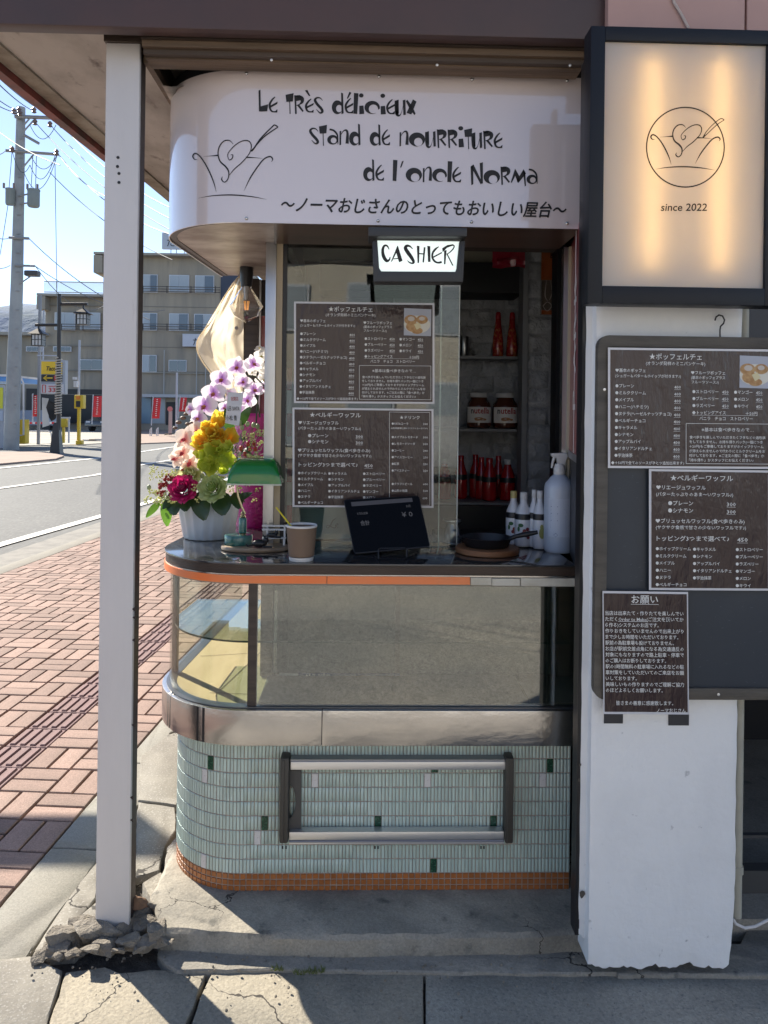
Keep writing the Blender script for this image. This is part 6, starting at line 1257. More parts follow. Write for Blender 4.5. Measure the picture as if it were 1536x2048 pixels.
rose(375, 945, 2.44, 22, M('cream green', (.5, .55, .2), .5, attr=[(0, (.45, .5, .1)), (1, (.70, .72, .42))], trl=.5), 'carnation')
fil = M('filler flower', (.72, .76, .34), .7, col2=(.72, .72, .42), vs=50, trl=.3)
def cluster(px, py, Y, rpx, n=16, mat=fil, nm='filler_flower', br=.2):
    c = at(px, py, Y); r = rpx * Y / F; m = MB()
    for k in range(n):
        d = Vector((random.gauss(0, 1), random.gauss(0, 1), random.gauss(0, 1))).normalized() * r * random.uniform(.5, 1); m.ball(c + d, r * br * random.uniform(.8, 1.3), 6, 4)
    m.build(nm, mat, bq)
for x, y, r_ in ((294, 1000, 9), (312, 1003, 7), (322, 1000, 12), (335, 990, 10), (304, 985, 8), (345, 1000, 9), (375, 1000, 12), (384, 990, 9), (388, 975, 8), (385, 960, 7), (398, 950, 8), (330, 945, 9), (345, 948, 7), (445, 960, 10), (452, 945, 9), (447, 978, 8), (465, 925, 9), (478, 920, 9), (500, 915, 9), (512, 910, 8), (485, 930, 7), (490, 868, 8), (503, 872, 8), (520, 866, 9), (530, 864, 8), (470, 870, 7), (506, 880, 7), (475, 940, 7), (407, 940, 6), (316, 985, 8), (398, 1000, 8)):
    cluster(x, y, 2.42 + random.uniform(-.03, .05), r_)
for k in range(46):
    cluster(random.choice([random.uniform(300, 400), random.uniform(395, 520)]), random.uniform(935, 1006), 2.43 + random.uniform(-.02, .06), random.uniform(5, 9), 9)
for k in range(18): cluster(random.uniform(440, 535), random.uniform(845, 930), 2.46 + random.uniform(-.02, .04), random.uniform(4, 8), 8)
for x, y, r_ in ((328, 968, 11), (336, 955, 8), (322, 985, 8), (346, 955, 7), (390, 968, 6)): cluster(x, y, 2.44, r_, 9, M('dark red flower', (.28, .02, .02), .5), 'red_flower', .35)
bry = M('red berry', (.40, .03, .02), .3, coat=.4); bgr = M('green berry', (.30, .36, .20), .4)
for x, y, m_ in ((482, 897, bry), (496, 888, bry), (508, 887, bry), (511, 898, bry), (500, 898, bry), (490, 908, bry), (484, 855, bgr), (495, 848, bgr), (507, 850, bgr), (515, 853, bgr), (480, 846, bgr), (405, 952, bgr), (385, 942, bgr), (372, 965, bgr), (325, 992, bgr), (298, 975, bgr)): MB().ball(at(x, y, 2.45), 5 * 2.45 / F, 8, 6, sc=(.9, .9, 1.15)).build('berry', m_, bq)
fg = MB()
for k in range(170):
    b = at(random.uniform(350, 500), random.uniform(880, 1005), random.uniform(2.46, 2.60)); d = Vector((random.gauss(0, .6), random.uniform(-1, .2), random.gauss(0, .5))); petal(fg, b, d, Vector((0, 0, 1)), random.uniform(.02, .045), random.uniform(.006, .018), .1, .2, 3, 2)
fg.build('filler_leaves', dgreen, bq)
tw = MB()
for k in range(60):
    b = at(random.uniform(455, 505), random.uniform(900, 930), 2.5); e = b + Vector((random.uniform(.0, .06), random.uniform(-.06, 0), random.uniform(.02, .09))); tw.tube([b, b.lerp(e, .5) + Vector((0, 0, .004)), e], .0007, 4)
tw.build('fine_stems', M('fern', (.06, .10, .03), .6), bq)
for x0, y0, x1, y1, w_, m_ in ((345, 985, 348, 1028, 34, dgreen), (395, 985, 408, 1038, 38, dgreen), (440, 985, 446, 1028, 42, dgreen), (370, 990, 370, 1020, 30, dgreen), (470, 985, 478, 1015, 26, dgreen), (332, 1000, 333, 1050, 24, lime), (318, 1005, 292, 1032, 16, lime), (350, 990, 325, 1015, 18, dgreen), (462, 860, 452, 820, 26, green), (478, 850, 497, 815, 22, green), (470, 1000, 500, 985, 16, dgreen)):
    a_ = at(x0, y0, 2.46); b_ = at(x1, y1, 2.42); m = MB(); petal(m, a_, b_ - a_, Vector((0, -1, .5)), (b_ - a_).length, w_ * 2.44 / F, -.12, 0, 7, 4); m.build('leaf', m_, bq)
cd = thing('gift_card', at(472, 850, 2.40), 'white congratulation card with red and black writing stuck in the bouquet', 'card')
cq = [(456, 784), (487, 786), (478, 852), (450, 846)]; vs = [at(x, y, 2.40) for x, y in cq]; MB().add(vs + [v + Vector((0, .001, 0)) for v in vs], [(0, 1, 2, 3), (7, 6, 5, 4), (0, 4, 5, 1), (1, 5, 6, 2), (2, 6, 7, 3), (3, 7, 4, 0)][:]).build('card', M('card white', (.62, .62, .66), .6), cd)
q = MB(); pc = planeP(2.40, .001); text(q, '祝開店', 462, 801, 9, pc, w=15, slant=-.1); q.build('red_lettering', M('label red', (.42, .02, .02)), cd)
q = MB(); text(q, '山形 SANTA', 455, 821, 11, pc, w=24, slant=-.1, bold=.006); text(q, '小松 豊', 453, 840, 11, pc, w=21, slant=-.1, bold=.006); q.build('black_lettering', ink, cd)
pk = thing('pink_wrapped_orchid', onc(503, 2.83), 'white orchid in a magenta foil wrapped pot behind the lamp', 'potted orchid'); c = onc(512, 2.84); c.z = ZC
mg = M('magenta wrap', (.52, .008, .22), .35, col2=(.36, .005, .15), vs=16, coat=.6, bump=.6, bs=18, bd=.02)
kq = 2.84 / F; MB().lathe([(38 * kq, 0), (40 * kq, .01), (44 * kq, .30), (47 * kq, .40), (43 * kq, .41)], c, 40, flute=lambda k, n, z: 1 + .02 * math.sin(k * 2.1 + z * 30)).build('wrapped_pot', mg, pk)
for x, y, r_, rl, f in ((521, 712, 15, 0, (.5, -1, 0)), (519, 735, 18, 20, (.4, -1, .1)), (525, 760, 16, -20, (.3, -1, 0)), (520, 700, 12, 40, (0, -1, 1)), (505, 745, 10, 0, (0, -1, 0))): orchid(x, y, 2.70, r_, rl, f, [M('white petal', (.80, .79, .76), .5, trl=.55), M('yellow heart', (.6, .5, .1), .5)], pk, 'white_orchid')
MB().tube([at(x, y, 2.72) for x, y in ((512, 850), (515, 800), (522, 760), (524, 710), (522, 695))], .003, 6).build('stem', stm, pk)
# ================================================================ the street beyond
def zz2(x, y): return (x / 2.743, 450 + y / 2.743)
bwall = M('apartment concrete', (.37, .32, .25), .85, col2=(.27, .245, .205), vs=.9, st=(1, 1, .12), bump=.1, bs=3, col3=(.22, .20, .17), vs3=2.2, lo3=.58, hi3=.75)
bslab = M('slab band', (.34, .315, .27), .85); winf = M('window frame white', (.60, .62, .66), .5); wing = M('far glass', (.10, .13, .16), .12, coat=.5); curt = M('curtained glass', (.38, .43, .47), .4)
dkw = M('dark shopfront', (.02, .02, .022), .5); bluetile = M('blue tile strip', (.035, .045, .075), .5)
def building(name, label, loc): return thing(name, loc, label, 'building')
BF = 58.0
ap = building('apartment_building', 'grey beige four storey apartment building with stepped roof across the street', at(260, 865, BF))
def bb_(x0, y0, x1, y1, Y, d, nm, m): return MB().pbox(x0, y0, x1, y1, Y, d).build(nm, m, ap)
bb_(205, 510, 482, 868, BF, 9, 'wall', bwall); bb_(90, 592, 206, 868, BF + .2, 9, 'wall', bwall); bb_(-260, 668, 91, 868, BF + .4, 9, 'wall', bwall)
bb_(187, 506, 482, 510.5, BF - .9, 10, 'roof_slab', bslab); bb_(187, 510, 204, 545, BF - .9, 6, 'balcony_block', bwall); bb_(73, 587, 206, 592, BF - .8, 10, 'roof_slab', bslab); bb_(73, 592, 90, 618, BF - .8, 6, 'balcony_block', bwall); bb_(-260, 662, 91, 668, BF - .5, 9.5, 'roof_slab', bslab)
bb_(441, 542, 482, 690, BF - .1, .2, 'tile_strip', bluetile)
for y in (612, 693, 742, 790): bb_(94, y, 440, y + 1, BF - .04, .1, 'joint_band', M('joint band', (.22, .205, .18), .85))
def win(x0, y0, x1, y1, split=True, c0=curt, c1=wing, nmul=1):
    f = MB().pbox(x0, y0, x1, y1, BF - .10, .12).build('window', winf, ap); n = 2 if split else 3; w_ = (x1 - x0 - 2) / n
    for k in range(n):
        MB().pbox(x0 + 1 + k * w_ + .5, y0 + 1.2, x0 + 1 + (k + 1) * w_ - .5, y1 - 1.2, BF - .13, .02).build('pane', (c0, c1, c1)[k], f)
for x0, y0, x1, y1, a_, b_ in ((285, 549, 315, 585, curt, wing), (338, 550, 378, 585, curt, curt), (390, 551, 428, 586, curt, wing), (285, 626, 314, 661, curt, wing), (338, 627, 377, 662, curt, wing), (388, 628, 425, 662, wing, curt), (109, 625, 150, 660, curt, curt), (160, 625, 200, 660, curt, curt),
    (284, 710, 313, 744, curt, wing), (337, 720, 373, 743, wing, wing), (159, 719, 205, 740, wing, wing), (425, 840, 440, 862, wing, wing)): win(x0, y0, x1, y1, True, a_, b_)
for x0, x1 in ((52, 84), (106, 142)): win(x0, 693, x1, 703, False, wing, wing)
for y0, x0, x1 in ((573, 285, 440), (578, 285, 440), (583, 285, 440), (648, 122, 208), (653, 122, 208), (658, 122, 208), (648, 285, 430), (653, 285, 430), (658, 285, 430)): bb_(x0, y0, x1, y0 + 1.2, BF - .7, .06, 'rail', M('dark rail', (.06, .05, .045), .5))
for x in (285, 333, 381, 430): bb_(x, 572, x + 1.5, 586, BF - .7, .06, 'rail_post', M('dark rail', (.06,) * 3)); bb_(x, 647, x + 1.5, 661, BF - .7, .06, 'rail_post', M('dark rail', (.06,) * 3))
for x in (122, 165, 207): bb_(x, 647, x + 1.5, 661, BF - .7, .06, 'rail_post', M('dark rail', (.06,) * 3))
bb_(88, 563, 206, 565, BF, .08, 'roof_rail', M('roof rail', (.5, .5, .48), .5)); bb_(88, 584, 206, 586, BF, .08, 'roof_rail', M('roof rail', (.5,) * 3))
rr_ = MB()
for k in range(60): rr_.pbox(88 + k * 2, 565, 88.7 + k * 2, 584, BF + .02, .03)
stuff(rr_.build('roof_rail_bars', M('roof rail', (.5,) * 3), ap))
for x0, y0, x1, y1 in ((52, 778, 205, 846), (0, 782, 30, 846)): bb_(x0, y0, x1, y1, BF - .03, .2, 'shop_opening', dkw)
for x0, y0, x1, y1, m_ in ((283, 795, 302, 847, M('blue shutter', (.18, .26, .32), .4)), (304, 795, 330, 847, M('pale door', (.35, .38, .40), .4)), (332, 804, 350, 850, dkw), (352, 795, 365, 820, wing), (213, 795, 270, 847, dkw)): bb_(x0, y0, x1, y1, BF - .06, .2, 'shop_opening', m_)
bb_(284, 789, 440, 795, BF - .9, 1, 'shop_canopy', M('canopy white', (.42, .43, .45), .6)); bb_(284, 745, 440, 747, BF - .2, .2, 'cornice', bslab)
s1 = MB().pbox(365, 668, 412, 693, BF - .6, .3).build('wall_sign', M('sign white', (.52, .54, .60), .6), ap); q = MB(); text(q, 'た', 386, 690, 17, planeP(BF - .6, .03)); q.build('lettering', ink, s1)
rs = thing('roof_sign', at(350, 508, BF + 1), 'white sign board with black kana on legs on the apartment roof', 'sign')
MB().pbox(324, 466, 372, 498, BF + 1, .3).build('board', M('roof sign board', (.42, .47, .54), .6), rs); q = MB(); text(q, 'たん', 334, 492, 20, planeP(BF + 1, .03), w=34); q.build('lettering', ink, rs)
for x in (341, 352, 368): MB().pbox(x, 498, x + 1.2, 509, BF + 1.1, .1).build('leg', M('leg steel', (.3, .32, .35), .5), rs)
for x, y0 in ((327, 700), (392, 705), (410, 720)): bb_(x, y0, x + 1.6, 790, BF - .3, .1, 'drain_pipe', M('drain', (.38, .38, .37), .6))
# hill
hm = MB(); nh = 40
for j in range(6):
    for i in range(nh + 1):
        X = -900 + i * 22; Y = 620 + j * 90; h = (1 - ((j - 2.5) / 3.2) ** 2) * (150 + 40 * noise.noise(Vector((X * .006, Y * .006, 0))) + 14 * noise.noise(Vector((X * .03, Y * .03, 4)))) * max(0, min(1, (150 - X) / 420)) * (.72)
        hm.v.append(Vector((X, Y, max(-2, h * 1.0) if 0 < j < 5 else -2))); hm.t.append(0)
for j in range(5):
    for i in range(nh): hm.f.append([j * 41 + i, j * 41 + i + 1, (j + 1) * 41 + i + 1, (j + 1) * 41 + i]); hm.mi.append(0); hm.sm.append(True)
setting(hm.build('hill', M('hazed forest', (.09, .14, .24), .95, col2=(.09, .13, .15), vs=.02, bump=1, bs=.1, bd=2)))  # distance haze is put into the bluish forest colour
# utility pole, transformers, wires
PY = 28.0; conc = M('pole concrete', (.37, .38, .37), .8, col2=(.28, .29, .29), vs=1.2, bump=.2, bs=8)
up = thing('utility_pole', at(22, 903, PY), 'concrete utility pole with two transformers and crossarms at the left', 'utility pole')
MB().tube([at(22, 906, PY), at(34, 560, PY), at(42, 215, PY)], [.27, .21, .15], 14).build('shaft', conc, up)
gst = M('galvanised', (.33, .32, .31), .45, metal=.5); porc = M('insulator', (.22, .15, .13), .3)
def arm(x0, y0, x1, y1, r=.055, nm='crossarm', m=gst): return MB().tube([at(x0, y0, PY - .25), at(x1, y1, PY - .25)], r, 8).build(nm, m, up)
arm(30, 233, 108, 236, .07); arm(12, 301, 117, 309); arm(18, 475, 58, 477, .05); arm(30, 531, 70, 532, .04); arm(48, 270, 78, 287, .05); arm(48, 262, 68, 240, .03, 'brace'); arm(46, 335, 68, 308, .03, 'brace'); arm(48, 250, 60, 236, .03, 'brace')
for x, y in ((38, 222), (40, 228), (68, 222), (91, 224), (113, 306), (24, 300), (70, 246), (100, 250), (124, 252), (28, 224)): MB().lathe([(.05, 0), (.09, .03), (.05, .08), (.09, .13), (.04, .2)], at(x, y + 4, PY - .3), 8).build('insulator', porc, up)
for x0, x1, y0, y1 in ((11, 29, 378, 410), (55, 79, 380, 414)):
    c = at((x0 + x1) / 2, y1, PY - .3); R_ = (x1 - x0) / 2 * PY / F; H = (y1 - y0) * PY / F; tr = MB().lathe([(R_ * .8, 0), (R_ * .95, .05), (R_ * .95, H * .9), (R_, H * .92), (R_, H), (R_ * .3, H * 1.05)], c, 16).build('transformer', M('transformer grey', (.22, .25, .24), .5), up)
    for dx in (-.2, .15): MB().tube([c + Vector((dx, -.05, H)), c + Vector((dx, -.05, H + .18))], .04, 6).build('bushing', porc, tr)
arm(40, 392, 56, 388, .03, 'bracket'); arm(40, 408, 56, 406, .03, 'bracket')
for y in range(240, 880, 38): MB().tube([at(22 + (903 - y) * .03 - 2, y, PY - .2), at(22 + (903 - y) * .03 + 8, y, PY - .2)], .012, 5).build('step_bolt', gst, up)
sl_ = MB().pbox(47, 540, 74, 551, PY - .6, .35).build('pole_lamp', M('lamp dark', (.06, .06, .06), .5), up, bevel=.05); arm(39, 568, 62, 552, .025, 'lamp_bracket')
wirem = M('wire', (.10, .11, .13), .6)
USED = {}
def wire(a_, b_, Ya, Yb, sag, lbl, r=.014):
    def place(p):
        x, y = p; h = 'upper crossarm' if y < 258 else 'middle crossarm' if y < 345 else 'lower crossarm' if y < 500 else 'lamp level'
        return h
    def end(p):
        x, y = p; return 'the left edge' if x < 5 else 'the white pillar' if 200 < x < 260 else 'the rounded sign' if x > 330 else 'the apartment roof' if x > 260 else 'the utility pole'
    lbl = lbl % dict(a=place(a_), b=end(b_)); USED[lbl] = USED.get(lbl, 0) + 1
    if USED[lbl] > 1: lbl = lbl + ', ' + ('', 'second', 'third', 'fourth', 'fifth', 'sixth')[USED[lbl] - 1] + ' from the left'
    A, B = at(*a_, Ya), at(*b_, Yb); n = 14; m = MB().tube([A.lerp(B, k / n) - Vector((0, 0, sag * 4 * (k / n) * (1 - k / n))) for k in range(n + 1)], r, 5)
    tag(m.build('overhead_wire', wirem), lbl, 'wire', 'overhead wires along the street')
wl = 'wire from the %(a)s of the pole towards %(b)s'
for a_, b_, Yb, sg_ in (((70, 244), (340, 460), 20, .3), ((101, 250), (345, 440), 20, .3), ((124, 250), (350, 420), 20, .3), ((115, 306), (230, 400), 22, .25), ((117, 309), (345, 470), 20, .4), ((58, 477), (300, 640), 24, .3), ((70, 532), (330, 620), 40, .6), ((72, 534), (210, 610), 45, .8), ((38, 222), (-60, 150), 14, .1), ((40, 226), (-60, 175), 14, .1), ((68, 222), (-40, 130), 13, .1), ((91, 224), (-40, 120), 12, .1), ((12, 301), (-60, 290), 16, .2), ((18, 476), (-60, 430), 16, .2), ((20, 531), (-60, 510), 18, .2), ((-40, 230), (120, 330), 22, .2), ((285, 345), (350, 410), 18, .1), ((100, 345), (345, 520), 22, .3)):
    wire(a_, b_, PY - .3, Yb, sg_, wl)
for a_, b_ in (((110, 320), (114, 590)), ((66, 310), (62, 380)), ((73, 312), (71, 380)), ((24, 305), (18, 378)), ((16, 410), (0, 510))): wire(a_, b_, PY - .3, PY - .3, .02, 'thin vertical drop wire below the %(a)s of the pole', .012)
for a_, b_, s_ in (((24, 300), (60, 330), .5), ((60, 330), (112, 306), .7), ((48, 345), (115, 308), .9), ((62, 312), (115, 308), .5), ((60, 250), (112, 250), .5)): wire(a_, b_, PY - .28, PY - .28, s_, 'slack wire loop hanging at the %(a)s of the pole', .012)
# street lamp with two lanterns
LYp = 26.0; blk2 = M('lamp black', (.03, .026, .024), .45)
sl2 = thing('street_lamp', at(113, 912, LYp), 'black street lamp post with two square lanterns and rope wound round it', 'street lamp')
def tp_(x, y, Y=LYp): return at(x, y, Y)
MB().tube([tp_(117, 860), tp_(118.5, 588)], [.075, .06], 10).build('shaft', blk2, sl2)
MB().lathe([(.26, 0), (.30, .0), (.24, .12), (.23, .15), (.13, 1.05), (.10, 1.12)], tp_(113, 912), 4, sm=False, rot=Matrix.Rotation(rad(45), 3, 'Z')).build('base', blk2, sl2)
rp = MB()
for k in range(120):
    t_ = k / 119; p0 = tp_(117.2 + t_ * .6, 830 - t_ * 115); rp.v.append(p0)
rp2 = MB().tube([tp_(116.6 + .9 * (830 - y) / 115, y) + Vector((.10 * math.cos(a_), .10 * math.sin(a_), 0)) for a_, y in [(k * .9, 830 - k * .72) for k in range(160)]], .022, 5); rp2.build('rope', M('rope', (.45, .42, .36), .8), sl2)
for (ax0, ax1, ay, lx, ly0, ly1) in ((119, 175, 608, 166.5, 618, 650), (118, 71, 650, 77, 658, 692)):
    MB().tube([tp_(ax0, ay), tp_(ax1, ay)], .05, 8).build('arm', blk2, sl2)
    s_ = LYp / F; lc = tp_(lx, ly1); W_ = 9.5 * s_; H_ = (ly1 - ly0) * s_
    ln = MB().lathe([(W_ * 2.3, H_ * .68), (W_ * .5, H_ * .98), (W_ * .25, H_ * 1.02), (W_ * .12, H_ * 1.35)], lc, 4, sm=False, rot=Matrix.Rotation(rad(45), 3, 'Z')).build('lantern_roof', blk2, sl2)
    MB().box((lc.x - W_, lc.y - W_, lc.z + .02), (lc.x + W_, lc.y + W_, lc.z + H_ * .67)).build('lantern_glass', M('lantern glass', (.50, .50, .48), .3), ln)
    lf = MB()
    for dx in (-1, -.33, .33, 1):
        lf.box((lc.x + dx * W_ - .012, lc.y - W_ - .012, lc.z), (lc.x + dx * W_ + .012, lc.y - W_ + .005, lc.z + H_ * .68)); lf.box((lc.x - W_ - .012, lc.y + dx * W_ - .012, lc.z), (lc.x - W_ + .005, lc.y + dx * W_ + .012, lc.z + H_ * .68)); lf.box((lc.x + W_ - .005, lc.y + dx * W_ - .012, lc.z), (lc.x + W_ + .012, lc.y + dx * W_ + .012, lc.z + H_ * .68))
    for dz in (0, .33, .62): lf.box((lc.x - W_ - .013, lc.y - W_ - .013, lc.z + dz * H_), (lc.x + W_ + .013, lc.y + W_ + .013, lc.z + dz * H_ + .02))
    lf.build('lantern_frame', blk2, ln)
# parking sign
SY = 31.5; pks = thing('parking_sign', at(78, 892, SY), 'yellow and black parking sign board with a left arrow on a grey pole', 'sign'); grey = M('sign grey', (.38, .40, .45), .5)
MB().pbox(75, 590, 79.5, 892, SY + .3, .12).build('pole', M('pole grey', (.22, .23, .25), .5), pks); MB().pbox(85, 620, 87, 725, SY + .35, .08).build('antenna', grey, pks); MB().pbox(74, 710, 118, 712, SY + .1, .05).build('bracket', grey, pks)
MB().pbox(82, 720, 130, 788, SY, .3).build('housing', grey, pks)
MB().pbox(82.5, 723, 124, 748.5, SY - .04, .05).build('yellow_panel', M('sign yellow', (.75, .48, .02), .5), pks); MB().pbox(82.5, 749.5, 124, 763, SY - .04, .05).build('arrow_panel', M('sign black', (.02, .02, .02), .5), pks); MB().pbox(82.5, 768.5, 127, 787, SY - .04, .05).build('price_panel', M('sign white2', (.62, .60, .62), .5), pks)
q = MB(); pq = planeP(SY - .04, .02); text(q, 'Tacomi', 91, 741, 12, pq, w=30, slant=.25, bold=.02); q.build('lettering', ink, pks)
q = MB(); stroke(q, [(105, 756), (88, 756)], pq, 2.2, False); stroke(q, [(94, 751), (87, 756), (94, 761)], pq, 2, False); q.build('arrow', M('sign yellow', (.75, .48, .02)), pks)
q = MB(); text(q, '330', 97, 784, 12, pq, w=22, bold=.02); stroke(q, [(85, 770), (91, 770), (91, 785), (85, 785), (85, 770)], pq, 1.6, False); stroke(q, [(97, 772.5), (114, 772.5)], pq, 1.5, False); poly(q, [(108, 751), (121, 751), (121, 761), (108, 761)], pq); q.build('price_print', M('sign red', (.50, .03, .03), .5), pks)
# banners
bn_red = M('flag red', (.55, .03, .035), .7, col2=(.45, .02, .03), vs=3); flg = 'nobori banners'
for x0, y0, x1, y1, Y, lean, lb_ in ((66, 790, 75, 833, 34, 0, 'bright red vertical banner beside the parking sign pole'), (187, 792, 204, 834, 45, -2, 'red vertical banner with white writing just left of the white pillar'), (307, 796, 322, 837, 45, -3, 'red vertical banner seen just right of the white pillar'), (361, 795, 374, 823, 48, -3, 'small red vertical banner left of the orchids')):
    t = thing('vertical_banner', at((x0 + x1) / 2, y1 + 15, Y), lb_, 'banner', flg); pjf = lambda x, y, Y=Y: at(x, y, Y)
    vs = []
    for j in range(7):
        for i in range(4): u, v = i / 3, j / 6; p_ = at(x0 + (x1 - x0) * u + lean * v, y0 + (y1 - y0) * v, Y + .08 * math.sin(u * 4 + v * 5)); vs.append(p_)
    MB().add(vs, [(j * 4 + i, (j + 1) * 4 + i, (j + 1) * 4 + i + 1, j * 4 + i + 1) for j in range(6) for i in range(3)], 0, True).build('cloth', bn_red, t)
    MB().tube([at(x0 - .5, y0 - 3, Y), at(x0 - .5 + lean * 1.3, y1 + 14, Y)], .03, 6).build('pole', grey, t)
    q = MB()
    for k in range(9): yy = y0 + 3 + k * (y1 - y0 - 5) / 9; xm = (x0 + x1) / 2 + lean * k / 9; stroke(q, [(xm - random.uniform(1, 2.5), yy), (xm + random.uniform(1, 2.5), yy + random.uniform(-.4, .4))], planeP(Y - .12), .9, False); stroke(q, [(xm, yy - 1), (xm, yy + 1.5)], planeP(Y - .12), .8, False)
    q.build('lettering', paintw, t)
wf = thing('flapping_flag', at(95, 860, 31), 'white and black cloth flag flapping below the parking sign', 'flag')
fl = MB(); fl.add([at(x, y, 31.0 + .1 * i) for i, (x, y) in enumerate(((84, 795), (98, 797), (92, 815), (97, 830), (100, 850), (85, 855), (84, 830)))], [(0, 1, 2, 6), (2, 3, 6), (3, 4, 5, 6)], 0); fl.build('white_cloth', M('flag white', (.6, .6, .62), .8), wf)
fl = MB(); fl.add([at(x, y, 31.1 + .1 * i) for i, (x, y) in enumerate(((97, 800), (110, 806), (114, 825), (111, 838), (103, 843), (95, 830), (92, 815)))], [(0, 1, 2, 6), (2, 3, 5, 6), (3, 4, 5)], 0); fl.build('black_cloth', M('flag black', (.03, .03, .035), .8), wf)
# ticket machine, small signs, shelter, rails
YL = M('machine yellow', (.66, .46, .03), .5)
tm_ = thing('ticket_machine', at(157, 887, 32), 'yellow post with an orange lamp box head at the lot entrance', 'ticket machine')
MB().pbox(148, 790, 166, 817, 32, .35).build('head', YL, tm_, bevel=.03); MB().pbox(152, 792, 160, 799, 31.97, .05).build('lamp', M('amber lens', (.75, .22, .02), .4), tm_); MB().pbox(152, 802, 160, 814, 31.97, .05).build('screen', dkw, tm_)
MB().pbox(154, 817, 159, 888, 32.1, .15).build('post', YL, tm_); MB().pbox(151, 881, 163, 889, 32, .3).build('foot', YL, tm_, bevel=.03); MB().pbox(156, 680, 159, 790, 32.15, .1).build('upper_pole', grey, tm_); cmr = MB().pbox(145, 754, 151, 759, 31.9, .2).build('camera', paintw, tm_); MB().pbox(147, 762, 153, 774, 31.9, .2).build('control_box', paintw, tm_)
ys = thing('yellow_sign', at(126, 886, 31), 'small yellow box on a post right of the black lamp base', 'sign'); MB().pbox(119, 836, 133, 854, 31, .25).build('box', YL, ys, bevel=.03); MB().pbox(124, 854, 128, 886, 31.05, .12).build('post', YL, ys); MB().pbox(136, 836, 138.5, 886, 31.05, .06).build('white_post', paintw, ys)
MB().pbox(120, 834, 140, 837, 31.0, .06).build('white_bar', paintw, ys)
bsx = thing('lot_shelter', at(20, 893, 30.5), 'blue edged white shelter with a bent white pipe behind the utility pole', 'shelter')
MB().pbox(-120, 748, 16, 752, 30, 3).build('roof', paintw, bsx); MB().pbox(-120, 752, 16, 762, 30.05, 2.9).build('blue_edge', M('sky blue', (.10, .27, .60), .5), bsx)
MB().tube([at(34, 890, 30), at(34, 755, 30), at(37, 753, 30), at(43, 757, 30), at(47, 767, 30), at(47, 870, 30), at(36, 871, 30)], .035, 8).build('bent_pipe', paintw, bsx)
MB().pbox(36, 839, 50, 888, 30.3, .4).build('yellow_cabinet', YL, bsx, bevel=.03); MB().pbox(9, 820, 13, 900, 29.8, .3).build('yellow_cabinet', YL, bsx)
nb_ = thing('notice_board', at(2, 900, 29.2), 'yellow poster board at the left picture edge', 'board'); MB().pbox(-14, 770, 7, 900, 29.2, .1).build('board', grey, nb_); MB().pbox(-12, 775, 5, 817, 29.15, .04).build('poster', M('poster yellow', (.60, .58, .05), .6), nb_)
MB().pbox(-12, 821, 5, 842, 29.15, .04).build('poster', M('poster blue', (.40, .45, .55), .6), nb_)
gr_ = thing('low_rail', at(85, 880, 33), 'low white bent pipe rail at the lot edge behind the lamp base', 'rail'); MB().tube([at(x, y, 33) for x, y in ((52, 876), (52, 862), (96, 861), (102, 866), (104, 882))], .03, 6).build('pipe', paintw, gr_)
for i, x in enumerate((300, 313)): 
    t = tag(MB().tube([at(x, 872, 44), at(x, 859, 44), at(x + 3, 855, 44), at(x + 3 + .01, 872, 44)], .03, 6).build('hoop_rail', paintw), 'white hoop rail on the far pavement, %s of two right of the pillar' % ('left' if i == 0 else 'right'), 'rail', 'hoop rails')
for i, x in enumerate((165, 178, 190, 330, 345)):
    tag(MB().pbox(x, 879 - i * .8 if x < 300 else 866, x + 11, 883 - i * .8 if x < 300 else 869, 36 if x < 300 else 44, .3).build('parking_block', M('block', (.32, .26, .2), .8) if i % 2 else M('block pale', (.5, .48, .44), .8)), ('%s low kerb block at the lot edge' % (('pale leftmost', 'brown second', 'pale third', 'brown fourth', 'pale rightmost')[i])), 'kerb block', 'kerb blocks along the lot')
rwb = thing('striped_barrier', at(60, 848, 50), 'low red and white striped barrier at the back of the lot', 'barrier')
for k in range(12): MB().pbox(54 + k * 5.5, 844, 59 + k * 5.5, 848, 50, .1).build('stripe', bn_red if k % 2 else paintw, rwb)
pst = thing('pink_post', at(340, 868, 42), 'weathered pinkish post with a round head on the far pavement', 'post'); MB().pbox(337, 822, 343, 870, 42, .15).build('post', M('pinkish', (.42, .30, .28), .8), pst); MB().lathe([(.14, -.02), (.14, .02)], at(340, 818, 42), 14, rot=Matrix.Rotation(rad(90), 3, 'X')).build('disc', M('disc red', (.5, .15, .15), .6), pst)
tp2 = thing('thin_pole', at(352, 868, 47), 'thin grey pole rising in front of the apartment ground floor', 'pole'); MB().pbox(351, 745, 354.5, 868, 47, .12).build('shaft', grey, tp2)
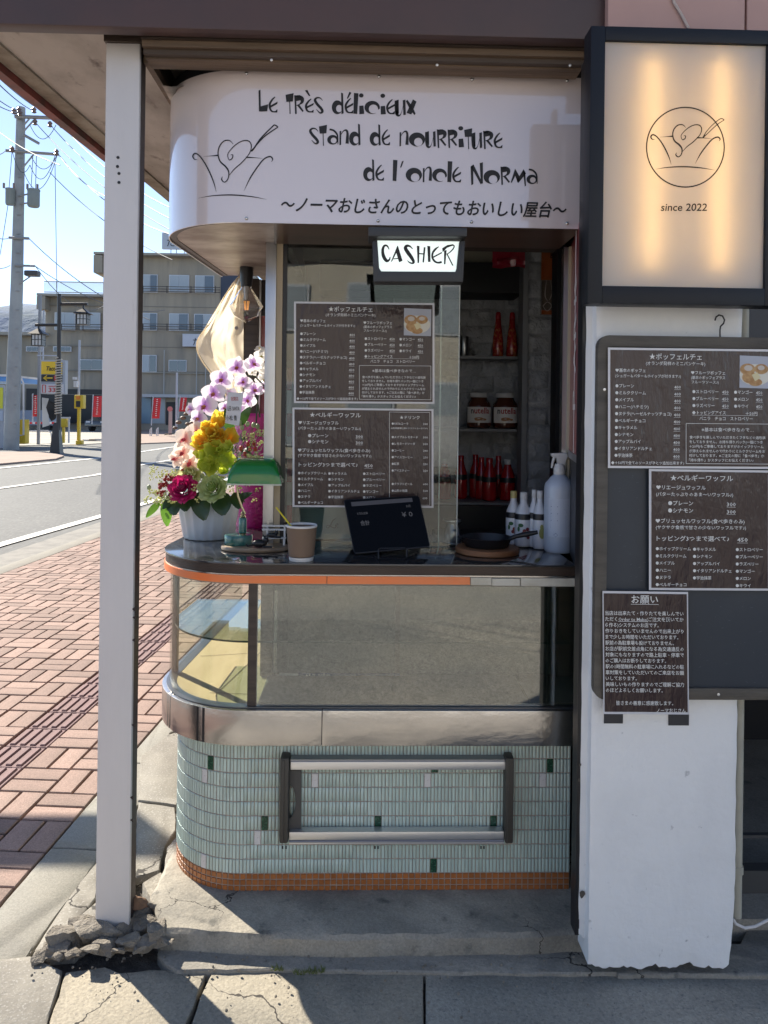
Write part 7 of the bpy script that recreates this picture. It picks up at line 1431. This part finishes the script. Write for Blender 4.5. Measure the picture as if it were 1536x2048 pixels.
def car(name, label, c, rz, col, L=4.2):
    t = thing(name, c, label, 'car', None, rz); W_ = 1.7; H = 1.45
    prof = [(-L / 2, .35), (-L / 2 + .05, .75), (-L / 2 + .9, .92), (-L / 2 + 1.5, H - .05), (L / 2 - 1.1, H), (L / 2 - .25, .95), (L / 2, .8), (L / 2, .35)]
    def side(y, k): return [Vector((x, y * (1 if z < 1 else .82), z)) for x, z in prof]
    m = MB(); a_, b_ = side(-W_ / 2, 0), side(W_ / 2, 0); n = len(a_); R_ = t.matrix_basis
    m.add([R_ @ v for v in a_ + b_], [list(range(n)), [n + i for i in range(n)][::-1]] + [[i, n + i, n + (i + 1) % n, (i + 1) % n] for i in range(n)]); m.build('body', M('car paint ' + name, col, .25, coat=1), t, bevel=.06)
    for sx_ in (-1, 1):
        m = MB(); m.add([R_ @ Vector(v) for v in ((-L / 2 + 1.15, sx_ * W_ * .475, .95), (L / 2 - .5, sx_ * W_ * .475, .97), (L / 2 - 1.15, sx_ * W_ * .425, H - .1), (-L / 2 + 1.55, sx_ * W_ * .425, H - .13))], [(0, 1, 2, 3)]); m.build('side_window', wing, t)
        for x in (-L / 2 + .8, L / 2 - .8):
            m = MB().lathe([(.1, -.1), (.30, -.1), (.31, 0), (.30, .1), (.1, .1)], (0, 0, 0), 18, rot=Matrix.Rotation(rad(90), 3, 'X')); m.xf(R_ @ Matrix.Translation((x, sx_ * W_ * .46, .31))); m.build('wheel', dkw, t)
    for sy in (-1, 1): m = MB(); m.box((-L / 2 - .02, sy * .55 - .15, .62), (-L / 2 + .05, sy * .55 + .15, .74)); m.xf(R_); m.build('headlight', winf, t)
p_ = gp(226, 862, 0); p_.z = 0; car('parked_car', 'dark car parked in the lot, mostly hidden by the white pillar', Vector((p_.x, p_.y, -.03)), rad(75), (.02, .025, .035))
p_ = gp(58, 853.5, 0); car('parked_van', 'grey vehicle parked in the dark ground floor bay', Vector((at(58, 850, 55).x, 55, -.03)), rad(5), (.22, .24, .28), 4.4)
# ---------------------------------------------------------------- across the junction, behind the camera: what the glass and steel reflect
def blockb(name, label, x0, x1, y0, h, col, storeys, roofc):
    t = building(name, label, ((x0 + x1) / 2, y0, 0)); MB().box((x0, y0 - 9, -.03), (x1, y0, h)).build('wall', M('wall ' + name, col, .8, col2=tuple(c * .85 for c in col), vs=.4), t)
    MB().box((x0 - .3, y0 - 9.3, h), (x1 + .3, y0 + .4, h + .35)).build('roof', M('roof ' + name, roofc, .7), t); n = int((x1 - x0) / 2.6)
    for s_ in range(storeys):
        for k in range(n):
            xx = x0 + .7 + k * (x1 - x0 - .6) / n; z0_ = .9 + s_ * 3.0 if s_ else .4; f = MB().box((xx, y0 - .05, z0_), (xx + 1.5, y0 + .06, z0_ + (1.5 if s_ else 2.0))).build('window', winf, t); MB().box((xx + .08, y0 + .05, z0_ + .08), (xx + 1.42, y0 + .075, z0_ + (1.42 if s_ else 1.92))).build('pane', curt, f)
blockb('office_building', 'cream two storey building across the junction, seen only as a reflection', -9, 4.5, -19, 6.4, (.66, .60, .50), 2, (.2, .12, .1))
blockb('corner_house', 'white three storey building across the junction, seen only as a reflection', 6.5, 17, -17, 9.2, (.74, .72, .70), 3, (.15, .16, .18))
blockb('low_shop', 'tan shop across the side street, seen only as a reflection', -26, -13, -21, 4.0, (.50, .40, .32), 1, (.3, .08, .05))

# unseen sign added by the kerb, left: its plate shades a band of pavers
rs_ = thing('added_shade_sign', ls(3.62, 4.75), 'grey backed plate sign on a post by the kerb, added out of view to shade the pavers', 'sign')
c0 = ls(3.62, 4.75); c1 = c0 + Vector((-.72, 0, 0)); MB().tube([c1, c1 + Vector((0, 0, 2.75))], .03, 10).build('post', grey, rs_)
MB().box((-.75, -.015, 2.42), (.22, .015, 2.72), mat=Matrix.Translation(c0 + Vector((0, -.04, 0)))).build('plate', grey, rs_)

car('added_van', 'silver van added out of view across the junction to vary the reflections', Vector((2.2, -11.5, -.03)), rad(4), (.5, .5, .5), 4.4)  # unseen van, added to give the reflections more contrast
car('added_car', 'dark blue car added out of view across the junction to vary the reflections', Vector((-4.2, -12.5, -.03)), rad(-6), (.03, .06, .14), 4.2)  # unseen dark car, likewise added for the reflections
bpy.data.objects.remove(_fo)
